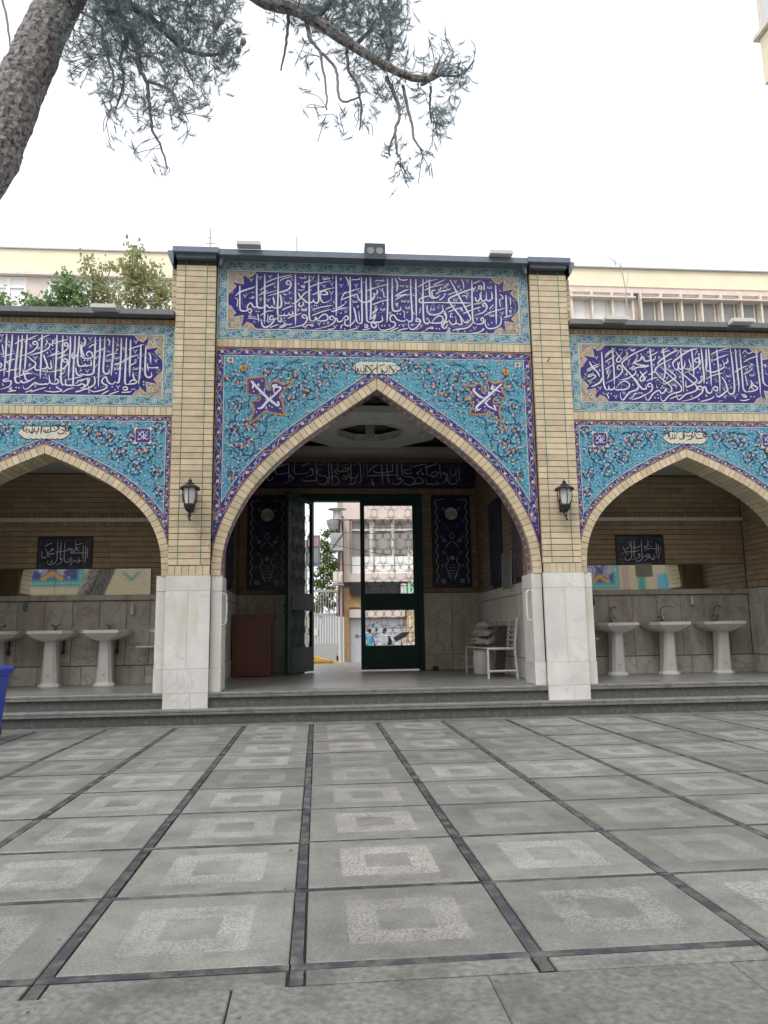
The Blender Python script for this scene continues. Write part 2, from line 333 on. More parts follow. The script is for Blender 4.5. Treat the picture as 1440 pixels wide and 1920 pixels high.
def copytree(root, loc, rz=None, label=None, group=None):
    def cp(o, par):
        c = o.copy(); COL.objects.link(c); c.parent = par
        for ch in list(o.children): cp(ch, c)
        return c
    c = cp(root, None); c.location = loc
    if rz is not None: c.rotation_euler = (0, 0, rz)
    if label: c['label'] = label
    if group: c['group'] = group
    WLOC[c.name] = Vector(loc); return c
BM = {}
def pmesh(w, h, d, m, ch=.003):
    """a brick / tile / panel: front at y=0, chamfered front edges, body to +y"""
    k = (round(w, 3), round(h, 3), round(d, 3), m, ch)
    if k not in BM:
        b = MB(); a, c = w/2, h/2; i = min(ch, a*.6, c*.6)
        b.add([(-a+i, 0, -c+i), (a-i, 0, -c+i), (a-i, 0, c-i), (-a+i, 0, c-i), (-a, i, -c), (a, i, -c), (a, i, c), (-a, i, c), (-a, d, -c), (a, d, -c), (a, d, c), (-a, d, c)],
              [(0, 1, 2, 3), (0, 4, 5, 1), (1, 5, 6, 2), (2, 6, 7, 3), (3, 7, 4, 0), (4, 8, 9, 5), (5, 9, 10, 6), (6, 10, 11, 7), (7, 11, 8, 4)])
        BM[k] = b.mesh('piece', m)
    return BM[k]
CNT = {}; OVER = {}
def piece(name, parent, x, y, z, w, h, m, d=.03, th=0, ch=.003, jit=.0015, label=None):
    """one countable piece; beyond 300 of a kind on one parent they are joined"""
    key = (parent.name, name); CNT[key] = CNT.get(key, 0)+1
    jj = random.uniform(-jit, jit)
    x2 = x-sin(th)*0+sin(th)*jj; y2 = y-cos(th)*jj
    if CNT[key] > 298:
        ov = OVER.setdefault((parent.name, name, m), (parent, MB()))[1]
        a, c = w/2, h/2; ct, st = cos(th), sin(th)
        f = lambda u, v, q: (x2+u*ct-v*st, y2+u*st+v*ct, z+q)
        ov.add([f(-a, 0, -c), f(a, 0, -c), f(a, 0, c), f(-a, 0, c), f(-a, d, -c), f(a, d, -c), f(a, d, c), f(-a, d, c)],
               [(0, 1, 2, 3), (0, 4, 5, 1), (1, 5, 6, 2), (2, 6, 7, 3), (3, 7, 4, 0)])
        return None
    tj = .0025 if name == 'tile' else (.004 if 'brick' in name else 0)     # hand-set: each catches the light a little differently
    o = link(name, pmesh(w, h, d, m, ch), parent, (x2, y2, z), (random.uniform(-tj, tj), 0, th+random.uniform(-tj, tj)))
    if label: o['label'] = label
    return o
def flush_over():
    for (pn, name, m), (par, mb) in OVER.items():
        build(name, mb, m, par, kind='stuff')
PH = .0845
def courses(parent, ox, oy, th, u0, u1, z0, z1, L, m, holes=(), h=PH, gap=.007, name='brick', d=.03, zoff=0):
    """brick courses on a wall plane; holes are (u0,u1,z0,z1)"""
    ct, st = cos(th), sin(th); r = 0; z = z0
    while z < z1-.02:
        zt = min(z+h, z1); iv = [(u0, u1)]
        for a, b, c, e in holes:
            if zt > c+.01 and z < e-.01:
                nv = []
                for p, q in iv:
                    if b <= p or a >= q: nv.append((p, q))
                    else:
                        if a-p > .02: nv.append((p, a))
                        if q-b > .02: nv.append((b, q))
                iv = nv
        for p, q in iv:
            u = p; first = True
            while u < q-.01:
                ln = L*(.5 if (r % 2 and first) else 1); first = False
                v = min(u+ln, q)
                if q-v < .06: v = q
                c = (u+v)/2
                piece(name, parent, ox+c*ct, oy+c*st, (z+zt)/2, v-u-.002, zt-z-gap, m, d, th)
                u = v
        z = zt; r += 1
def soldiers(parent, ox, oy, th, u0, u1, z0, z1, m, w=.083, name='brick', d=.03, gap=.006, jit=.0015):
    n = max(1, round((u1-u0)/w)); w = (u1-u0)/n; ct, st = cos(th), sin(th)
    for i in range(n):
        c = u0+(i+.5)*w
        piece(name, parent, ox+c*ct, oy+c*st, (z0+z1)/2, w-gap, z1-z0-.004, m, d, th, jit=jit)
def cat(P, n=6):
    """smooth curve through points"""
    if len(P) < 3: return [tuple(p) for p in P]
    o = []
    for i in range(len(P)-1):
        a = P[max(i-1, 0)]; b = P[i]; c = P[i+1]; e = P[min(i+2, len(P)-1)]
        for k in range(n):
            t = k/n
            o.append(tuple(.5*((2*b[j])+(-a[j]+c[j])*t+(2*a[j]-5*b[j]+4*c[j]-e[j])*t*t+(-a[j]+3*b[j]-3*c[j]+e[j])*t**3) for j in range(len(b))))
    o.append(tuple(P[-1])); return o
LET={
'center':(1,'5 -1930,6003 -1929,5819 -1925,5669 -1905,5628 -1854,5621 -1816,5634;4 -1816,5618 -1804,5651 -1773,5652 -1763,5623 -1784,5594 -1812,5618;4 -1824,5638 -1815,5705 -1771,5744 -1739,5690 -1708,5681 -1685,5708;5 -1693,6187 -1693,5959 -1687,5717 -1669,5680 -1614,5675 -1568,5691;4 -1568,5691 -1545,5720 -1529,5694 -1498,5678 -1478,5714;4 -1478,5714 -1459,5683 -1412,5680 -1389,5708;4 -1462,5840 -1447,5781 -1442,5715;5 -1365,5884 -1346,5801 -1345,5717 -1373,5685 -1404,5682;5 -1581,6182 -1580,5878 -1578,5628 -1581,5441;5 -1392,6196 -1393,5883 -1396,5616 -1384,5562;3 -1990,5847 -1921,5901 -1820,5946 -1743,5969;3 -1959,5893 -1882,5929 -1766,5970 -1712,5994;3 -1649,5939 -1587,5983 -1493,6030 -1423,6059;3 -1564,6055 -1486,6100 -1392,6136 -1290,6165 -1199,6186;3 -1364,6085 -1329,6120 -1250,6145 -1175,6166;5 -1230,6041 -1264,6037 -1273,6074 -1242,6098 -1214,6065 -1214,6015 -1249,5963 -1328,5927 -1414,5898 -1538,5857;5 -1148,6194 -1147,5890 -1145,5638 -1145,5426;4 -1186,5637 -1183,5596 -1206,5577 -1230,5589 -1240,5619;4 -1238,5594 -1263,5567 -1294,5570 -1302,5605;4 -1300,5575 -1325,5566 -1356,5565 -1380,5573;3 -1334,5646 -1256,5688 -1177,5715;4 -1384,5566 -1393,5516 -1371,5475 -1348,5482 -1343,5521 -1372,5541;4 -1393,5518 -1449,5512 -1494,5497 -1508,5526 -1475,5562 -1456,5529;5 -1456,5523 -1449,5485 -1495,5422 -1557,5386 -1600,5403 -1620,5461 -1630,5514;2 -1814,5513 -1721,5512 -1671,5499;2 -1757,5582 -1798,5539 -1694,5539;3 -1677,5584 -1666,5526 -1660,5468;4 -1107,5916 -1076,5854 -1020,5805 -957,5765;4 -1019,5919 -1068,5840 -1138,5771 -1201,5744;4 -1087,5774 -1097,5723 -1066,5711 -1034,5742 -1046,5790;4 -981,5532 -1034,5539 -1050,5566 -1020,5587 -987,5559 -981,5509 -1028,5441 -1137,5404 -1277,5376;3 -1503,5381 -1449,5407 -1379,5432;3 -1367,5402 -1309,5425 -1278,5467;3 -1386,5373 -1308,5402 -1262,5436 -1215,5433 -1192,5454;3 -1255,5523 -1177,5563 -1051,5609;2 -1100,6153 -1045,6136 -993,6156 -1029,6174;3 -1072,6023 -1021,6020 -1033,5994 -1068,6017;2 -1109,5967 -1068,5951 -1019,5974;3 -1029,6062 -981,6085 -950,6097;2 -1640,5894 -1578,5922 -1539,5937;3 -1640,5558 -1575,5603 -1528,5629 -1451,5635;2 -1795,5814 -1741,5824 -1733,5849;2 -1997,5817 -1958,5785 -1964,5701 -1948,5693;2 -1320,5911 -1296,5878 -1265,5895;1 -1351,5885 -1307,5802 -1295,5718;1 -1651,5493 -1558,5483 -1472,5473;2 -1528,5587 -1535,5504 -1527,5463 -1496,5476;2 -1663,5859 -1640,5877 -1531,5905 -1406,5942;d -1695,5617;d -1660,5619;d -1211,5829;d -1746,5903;v -1768,6092;v -1502,6150;v -1643,6129;v -1850,5846;v -1631,5802;v -1522,5796;v -1309,5476;s -1264,5761;s -1020,5658;i -1438,6000;i -1721,5467;i -1195,6117;i -1104,6052;i -1302,5535;o -1103,5660;o -1225,5913;o -1741,5832;5 -952,6183 -951,5895 -951,5627 -943,5518 -904,5490;4 -904,5490 -872,5511 -857,5554 -841,5512 -825,5500;4 -825,5500 -770,5499 -707,5511 -685,5549 -707,5595 -754,5594 -809,5546 -841,5508;5 -818,6196 -821,5983 -817,5815 -833,5772 -872,5775 -892,5838;4 -892,5813 -912,5778 -959,5769 -1006,5784 -1046,5842;3 -1054,5859 -1006,5911 -912,5972;3 -1030,6071 -951,6102 -920,6120;3 -904,5888 -825,5932 -722,5973 -587,6008;3 -959,5996 -864,6046 -769,6078 -634,6112;4 -797,5899 -754,5896 -690,5906 -706,5940 -753,5951 -793,5916 -793,5840 -762,5782 -706,5784 -635,5832;3 -904,5657 -864,5679 -762,5711 -611,5740;3 -912,5577 -786,5631 -635,5680;5 -566,6190 -565,5906 -566,5737 -569,5577;4 -639,5651 -596,5652 -509,5688 -389,5712;3 -556,5699 -501,5722 -437,5770;4 -612,5518 -650,5525 -660,5554 -628,5576 -596,5551 -581,5518 -613,5467 -707,5415 -880,5370;4 -589,5531 -557,5540 -549,5498 -510,5495 -482,5512 -474,5542;4 -474,5538 -430,5580 -402,5573 -399,5539 -430,5522 -454,5546;4 -438,5530 -447,5463 -415,5434 -368,5448 -320,5491 -300,5542;3 -468,5912 -420,5935 -332,5971 -219,6008;3 -488,5823 -420,5859 -308,5904 -268,5922;5 -366,6183 -366,5911 -366,5658 -368,5398;5 -318,5718 -295,5626 -280,5525 -264,5484;5 -202,6179 -201,5831 -200,5527 -217,5477 -264,5480;5 -134,6173 -135,5832 -132,5554 -121,5508 -81,5496;5 -73,6183 -68,5919 -72,5648 -89,5538;4 -81,5496 -26,5498 38,5503;4 -50,5497 -66,5455 -43,5418 -3,5431 -2,5473 -42,5489;4 -97,5538 -49,5564 -16,5616 -9,5582 -25,5531;4 -268,5930 -253,5863 -206,5805 -134,5798 -53,5834 -13,5886 -28,5920;4 21,5998 28,5947 -4,5921 -36,5945;4 -434,6181 -410,6148 -391,6097 -395,6037;3 -203,6094 -146,6104;3 -140,5968 -67,5995 46,6041;3 -46,5767 -6,5781 42,5795;3 -64,5623 -8,5654 33,5710;2 -247,5661 -240,5577 -232,5510;2 -500,5806 -468,5891 -428,5960;3 -1053,5432 -1013,5400 -974,5434 -904,5427;2 -1078,6154 -1031,6138 -991,6156;3 -761,6129 -729,6126 -697,6139 -658,6145 -673,6166;3 -354,6132 -314,6138 -274,6139 -230,6149 -242,6170;2 -1013,5375 -974,5401;4 -169,5461 -130,5453 -122,5424 -154,5419 -169,5444;3 -194,5385 -138,5386 -83,5404;3 -392,5372 -313,5387 -273,5408;3 -692,5374 -629,5380 -589,5401;3 -502,5386 -494,5437 -463,5446;2 -943,5427 -927,5444 -896,5444 -904,5415 -935,5418;1 -943,6090 -864,6101 -785,6052 -674,5970 -635,5853 -659,5734 -722,5649;1 -786,5564 -864,5478 -982,5476;1 -468,5925 -500,5806 -485,5655;s -729,6156;s -301,5803;s -1030,5666;v -896,6151;v -626,6065;v -737,6028;v -491,6043;v -627,5929;v -581,5418;v -275,6049;v -265,5417;v -809,5455;v -228,5957;o -498,6145;o -429,5791;o -430,5648;o -683,5474;o 1,5734;d -501,5621;d -876,5729;d -845,5726;d -254,5736;d -262,5719;i -618,6159;i -603,5786;i -604,5694;i -912,5703;i -447,5379;i -309,5879;i -739,5465;5 -71,6185 -72,5878 -73,5624 -90,5540;4 -115,5497 -51,5490 45,5501 93,5527 86,5603;4 -55,5486 -68,5448 -44,5415 -4,5424 4,5458 -35,5482;5 175,6175 172,5884 166,5630 156,5495;5 244,6177 239,5886 240,5717 263,5675 320,5676 360,5703 357,5745;4 284,6178 311,6119 318,6042 301,5965;4 333,6188 369,6155 425,6152 474,6166;5 511,6176 513,5893 524,5639 518,5537 477,5519 446,5552;4 446,5552 405,5526 357,5525 301,5549 262,5607 222,5606 201,5555 221,5513 268,5502 276,5456 227,5413 139,5382 67,5384 36,5425 40,5493;5 588,6178 586,5895 583,5573;4 639,5540 606,5522 578,5530 591,5564 623,5557 642,5523 605,5455 539,5403 491,5410 468,5460 469,5519;5 694,6181 687,5898 686,5643 695,5524 734,5492 767,5518 764,5560;4 767,5518 799,5506 848,5503 937,5513 971,5556 956,5607 899,5610 841,5562 808,5510;5 788,6184 785,5986 793,5918 769,5926;4 777,5918 712,5899 646,5871 633,5837 661,5812 775,5817 937,5821 1051,5822;4 877,6006 828,6000 819,5953 842,5902 890,5895 940,5939;4 794,5927 817,5889 858,5881;3 618,6050 684,6095 783,6149 914,6179;3 838,6086 921,6128 1029,6182;3 714,6001 821,6056 1002,6106;3 876,5946 942,5991 1057,6019;4 749,5780 743,5695 778,5637 851,5630 933,5657 975,5709 961,5786;4 975,5709 1014,5651 1020,5583 986,5540;4 945,5513 959,5446 1000,5430 1042,5499;3 912,5784 936,5768;4 283,5904 340,5940 414,5985 487,6012;3 282,5845 356,5889 421,5921 494,5927;3 291,5896 405,5925 453,5930;3 -37,6007 52,6043 133,6067 206,6083;3 -40,5760 49,5805 129,5832 202,5844;3 -109,5975 -61,6002 -20,6024;4 19,5995 23,5940 -14,5922 -38,5938;4 -14,5922 -39,5862 -111,5818;3 922,5853 972,5888 1006,5932;3 -49,5633 -17,5668 7,5711;3 92,6010 115,5951 122,5883 146,5892;3 -43,5491 -26,5558 6,5609;3 321,5752 305,5786 322,5803;3 -11,6118 29,6136 69,6129 118,6135 102,6156;3 716,5390 757,5425 821,5418 806,5443 773,5433;3 651,5363 716,5390;3 202,5370 267,5397 323,5423;3 306,5373 379,5399 459,5414;3 571,5395 636,5430;3 910,6007 951,6034 944,6059;1 187,5944 253,6032 343,6064 456,6063 577,6023 656,5949 679,5881;1 779,5645 841,5851 842,5732;1 428,5476 525,5470 605,5484;2 384,5686 415,5645 406,5585 422,5577;2 643,5735 642,5693 625,5641;2 1049,6036 1018,6079 1060,6123;s 403,5827;s 95,5696;s 821,5714;s 457,5730;v 84,5993;v 36,6077;v 305,5769;v 396,5459;v 653,5456;v 207,5640;o 475,5824;o -1,5711;o 744,5568;o 525,5470;o 1010,5949;d 26,5868;d 66,5865;d 84,5447;d 124,5446;d 311,5634;d 351,5630;d 456,5658;d 367,6060;d 399,6053;d 907,5742;d 870,5419;d 914,5416;d 336,5457;i 740,6071;i 456,6054;i 552,5648;i 101,5789;i 192,5454;i 743,6166;i 550,5929;5 1089,6175 1159,6039 1221,5912 1298,5760 1366,5617 1373,5574 1331,5522;5 1472,6065 1372,6028 1247,5977 1123,5918 1064,5874 1079,5823 1134,5739 1212,5630 1290,5521 1322,5522;5 1414,6176 1408,5917 1405,5660 1413,5541 1452,5504;4 1452,5504 1518,5505 1559,5528 1569,5579 1546,5604 1528,5569 1568,5528;4 1404,5524 1370,5481 1303,5437 1164,5417 1099,5390;4 973,5820 1136,5823 1259,5823 1390,5824;4 1046,5541 1013,5515 981,5523 964,5480;4 985,5659 1016,5608 1006,5540 962,5438;4 1055,5558 1086,5500 1134,5492 1159,5518 1161,5578;4 1159,5518 1199,5494 1248,5499 1234,5571 1212,5630;4 1298,5539 1331,5522 1332,5573;5 1763,6117 1764,5927 1755,5669 1751,5498;5 1914,5965 1911,5801 1908,5612;4 1826,5636 1822,5534 1779,5473 1679,5437 1614,5452 1584,5520 1602,5580;4 1459,5918 1465,5867 1497,5855 1533,5920 1518,5972;4 1544,6007 1540,5895 1572,5861 1614,5888 1622,6009;4 1618,5888 1654,5863 1696,5890 1707,5951 1693,6011;4 1591,6155 1593,6095 1594,6017;4 1558,6172 1590,6138;4 1610,5794 1577,5776 1561,5801 1587,5827 1619,5802 1621,5751 1574,5690 1490,5654 1432,5631;3 1576,5634 1664,5684 1772,5720 1889,5758;3 1866,5611 1917,5630 1992,5657;3 1419,5729 1477,5747 1535,5766;3 1430,5806 1496,5821 1563,5844;3 1433,6125 1475,6148 1542,6180;3 1262,5930 1320,5932 1334,5881;3 1270,5657 1320,5684 1394,5720;3 1298,5760 1339,5778 1397,5805;3 1050,5677 1133,5713 1265,5759;3 1011,5723 1093,5755 1160,5791;3 1058,5942 1141,5979 1224,6007;3 978,5992 1035,6010 1102,6038;3 979,6034 1029,6079;3 1254,6189 1285,6138 1290,6043;3 980,6060 1062,6088;3 1812,5893 1817,5825 1824,5773;3 1815,5971 1855,5946 1862,5903 1812,5898;3 1971,5932 1976,5863 1973,5803;3 1986,5700 1953,5716 1987,5726;3 1952,5682 1993,5687;4 1504,6040 1522,6093 1555,6076 1553,6042 1513,6049;3 1470,6005 1504,6040;3 1657,5735 1700,5787 1726,5805;3 1009,5371 1050,5376 1082,5373;3 1035,5439 1067,5423 1050,5397 1027,5422;3 1351,5391 1400,5414;3 1366,5358 1464,5373 1547,5408 1564,5434;3 1223,5715 1256,5742 1247,5708 1279,5700;3 1080,5584 1090,5653 1115,5653;1 1937,5931 2010,5881 2047,5779 2018,5675 1907,5595 1824,5585;1 1045,5482 1166,5451 1329,5488 1389,5558;1 1282,6043 1345,5967 1400,5883;1 1741,5771 1622,5665;2 1632,5495 1625,5529;s 1670,6071;s 1687,5641;v 1171,6152;v 1352,6166;v 1438,6038;v 1345,5967;v 1844,5679;v 1471,5585;v 1434,5440;v 1178,5868;v 1188,5392;o 1059,6106;o 1218,6076;o 1009,5949;o 1556,5426;o 1249,6025;d 1690,6154;d 1686,5530;d 1109,5602;d 1154,5599;d 1707,5633;i 1826,6032;i 1632,5504;i 1501,5714;i 1603,5384;i 1282,5394;i 1980,5769;i 1437,6021;i 1137,5867'),
'left':(1,'5 -5057,5213 -5054,5043 -5052,4832 -5057,4605;5 -4981,5206 -4981,5044 -4986,4875 -4991,4707 -4991,4589;4 -4990,4581 -5058,4559 -5042,4538 -4973,4548 -4955,4515 -4983,4464 -5096,4421;5 -4900,5190 -4900,5003 -4911,4792 -4909,4641 -4904,4549 -4871,4516 -4841,4525;5 -4852,5200 -4850,5004 -4853,4793 -4852,4583;4 -4841,4525 -4827,4550 -4810,4525 -4764,4530 -4704,4560 -4644,4603;4 -4693,4653 -4763,4652 -4785,4626 -4766,4568 -4719,4552;5 -4788,5210 -4790,5048 -4789,4836 -4793,4693;5 -4591,5214 -4588,5052 -4585,4798 -4581,4579;4 -4656,5076 -4694,5067 -4704,5097 -4673,5114 -4644,5085 -4646,5042 -4696,4973 -4794,4921 -4886,4894;4 -4762,4896 -4705,4846 -4656,4805 -4661,4763 -4713,4720 -4803,4676 -4813,4718;4 -4807,4676 -4801,4643 -4777,4626;4 -4661,4763 -4650,4712 -4603,4705 -4573,4722;5 -4557,4925 -4525,4841 -4498,4766 -4519,4731 -4573,4722;4 -4497,4757 -4464,4724 -4442,4741 -4453,4800 -4456,4851;4 -4483,5063 -4496,5020 -4556,4976 -4648,4940 -4740,4922;4 -4448,5140 -4445,5089 -4475,5071 -4500,5096;5 -4393,5210 -4388,4971 -4386,4717 -4386,4574;5 -4316,5203 -4310,4972 -4314,4760 -4308,4567 -4281,4500 -4243,4509;4 -4239,5059 -4279,5058 -4288,5088 -4265,5106 -4240,5068 -4245,5016 -4290,4973 -4382,4933 -4505,4901;4 -4243,4821 -4283,4829 -4292,4854 -4261,4871 -4236,4838 -4241,4787 -4293,4727 -4400,4691 -4516,4677;4 -4243,4509 -4246,4568 -4243,4509 -4211,4493 -4180,4510;5 -4215,5196 -4208,4974 -4213,4762 -4211,4577;5 -4152,5198 -4149,4976 -4152,4806 -4149,4594 -4141,4502 -4094,4494;4 -4180,4510 -4180,4493 -4133,4498;5 -4097,5199 -4098,5062 -4105,4891 -4093,4790 -4060,4765 -3998,4774;4 -4068,5088 -4047,4978 -4011,4902;4 -4108,4942 -4160,4882 -4181,4907 -4172,4967;4 -4122,4747 -4110,4671 -4069,4638 -3992,4656;4 -4094,4494 -4055,4503 -4033,4520 -3985,4504;4 -4467,4631 -4455,4548 -4422,4515 -4360,4515 -4338,4549 -4371,4582 -4392,4532;4 -4454,4531 -4484,4505 -4500,4513 -4530,4504 -4561,4504 -4592,4504 -4632,4520 -4648,4528 -4684,4494 -4735,4443 -4781,4434 -4800,4484;3 -4929,4590 -4839,4625 -4726,4677;3 -4943,5070 -4869,5123 -4808,5141;3 -4821,5098 -4753,5151 -4647,5204;3 -4642,5119 -4598,5163 -4483,5216;3 -4753,5134 -4676,5161;3 -4429,5081 -4360,5116 -4236,5153;3 -4371,4869 -4310,4904 -4233,4931;3 -4474,4910 -4406,4945 -4353,4980;3 -5035,4672 -4959,4699 -4875,4717;3 -5050,4798 -4991,4833 -4923,4859;3 -5102,4881 -5034,4908 -4943,4935;3 -5112,4684 -5068,4705 -5022,4714;3 -4222,4568 -4146,4594 -4030,4622;3 -4334,4608 -4297,4651 -4260,4685;4 -5120,4797 -5095,4772 -5115,4721;3 -5106,5067 -5094,5000 -5081,4924 -5128,4923;3 -4694,4394 -4603,4428 -4497,4463;3 -4763,4388 -4710,4410 -4673,4427;3 -4517,4413 -4400,4398 -4292,4416 -4317,4441 -4365,4465 -4335,4482;3 -4276,4395 -4216,4434 -4170,4451 -4131,4460;4 -4113,4402 -4043,4420 -3982,4454;3 -4994,4393 -4926,4407 -4880,4412;3 -4937,4457 -4973,4431 -4926,4415;3 -4750,5083 -4730,5007;3 -4541,5130 -4517,5113 -4544,5044;3 -4111,4519 -4058,4571 -3988,4580;1 -5044,5068 -4961,4977 -4917,4893 -4875,4709;1 -4825,5047 -4875,4962 -4890,4826;1 -4637,5017 -4528,5028 -4453,4953 -4424,4835 -4431,4682 -4520,4605;1 -4748,4795 -4695,4678 -4615,4637 -4492,4665;1 -4393,5141 -4317,5032 -4286,4888;1 -4162,4771 -4220,4669 -4294,4592;1 -4582,5154 -4480,5148 -4390,5090;1 -5108,5101 -5061,5093;v -5114,5186;v -5125,5118;v -4660,4873;v -4044,5097;v -4637,4486;v -5004,4799;v -4886,4641;v -5012,5052;s -4525,4698;d -4443,5055;d -4440,5004;d -4508,4952;d -4535,4597;d -4496,4589;d -4446,4451;d -4886,4453;d -4851,4450;d -4250,4576;d -4514,4639;o -4416,5141;o -4265,4719;o -4724,4778;o -4625,5017;o -4289,4947;i -4254,5187;i -5062,4496;i -4081,4562;i -4054,4714;i -5019,5103;i -4724,5049;5 -3881,5191 -3879,5028 -3881,4815 -3883,4687 -3921,4653 -3992,4647 -4063,4667;5 -3818,5192 -3812,4944 -3815,4731 -3811,4477;5 -3754,5193 -3753,4945 -3757,4774 -3750,4690 -3709,4665 -3679,4691 -3681,4733;5 -3641,5196 -3638,4947 -3643,4776 -3649,4640;5 -3533,5189 -3529,4992 -3532,4778 -3537,4591 -3554,4540 -3594,4557;5 -3465,5191 -3464,4950 -3462,4694 -3459,4542 -3427,4517;5 -3408,5166 -3404,4951 -3405,4780 -3400,4627;5 -3266,5100 -3265,4868 -3267,4698 -3277,4519;5 -3197,5084 -3199,4912 -3196,4699 -3178,4640 -3137,4623 -3106,4649 -3116,4700;4 -3427,4517 -3380,4526 -3325,4535 -3302,4561 -3350,4586 -3389,4560 -3404,4526;4 -3362,4679 -3343,4611 -3310,4561;4 -3594,4557 -3617,4523 -3664,4530 -3697,4572 -3715,4622 -3754,4596 -3767,4554 -3742,4521 -3702,4504 -3708,4462 -3778,4428 -3863,4410 -3927,4434 -3945,4492;4 -3873,4628 -3858,4561 -3875,4502 -3959,4450 -4051,4424;4 -3927,4602 -3954,4517 -4006,4466 -4053,4457;4 -3958,4602 -3954,4517 -3984,4492 -4016,4508;4 -4075,4922 -4027,4888 -3955,4881 -3909,4908 -3919,4959 -3960,4983 -3990,4940 -3957,4907;4 -4075,5075 -4061,4956 -4035,4897;4 -3951,4788 -3982,4770 -3999,4796 -4021,4770 -4045,4786;4 -3922,4839 -3920,4788 -3951,4779;3 -3962,5035 -3925,5070 -3855,5097;3 -3888,4959 -3819,5003 -3725,5039;3 -3728,4915 -3666,4946 -3571,4965;3 -3620,4794 -3534,4829 -3425,4882;3 -3496,4864 -3402,4909 -3292,4949;3 -3430,5015 -3368,5046 -3218,5101;3 -3421,4780 -3359,4815 -3312,4842;3 -3554,4735 -3499,4753;4 -3715,5177 -3689,5126 -3695,5066;4 -4041,5187 -4015,5136 -4020,5076 -4057,5041;4 -3157,4973 -3132,4922 -3128,4828;3 -3167,4776 -3118,4760 -3023,4770 -3054,4744;3 -3611,4973 -3566,5034;3 -3581,5197 -3577,5111;3 -3168,4827 -3166,4768 -3149,4717;4 -3488,4474 -3441,4483 -3424,4449 -3463,4440 -3488,4465;3 -3501,4406 -3438,4407 -3368,4417;3 -3665,4370 -3603,4396 -3534,4423;3 -3767,4369 -3714,4403 -3668,4429;3 -3574,4439 -3605,4438;3 -4057,4549 -3996,4584 -3935,4602;1 -3988,5077 -3904,5130 -3770,5150 -3626,5127 -3527,5043 -3468,4967;1 -3244,4946 -3166,4982 -3076,4949 -3034,4873;1 -3380,4747 -3329,4663 -3233,4622;1 -3912,4628 -3833,4612 -3732,4648;1 -3842,4994 -3684,4989 -3618,4930 -3643,4776;1 -3444,4951 -3407,4815;1 -3780,4478 -3702,4496;s -3702,4860;s -3585,4897;s -3582,4743;s -3325,4748;v -3945,5164;v -3331,5133;v -3334,4996;v -3544,4481;v -3050,4864;v -3963,4703;v -3854,4900;v -3856,4781;v -3487,5036;v -3565,4803;d -4013,4855;d -3970,4855;d -3931,4856;d -3702,4775;d -3583,4675;d -3627,4480;d -3361,4450;d -3330,4451;d -3211,4558;d -3209,4520;o -3580,5085;o -3585,5016;o -3329,4867;i -3699,4989;i -4054,4718;i -3259,4477;i -3933,4409;i -3299,4911;i -3850,4469;i -3237,4749'),
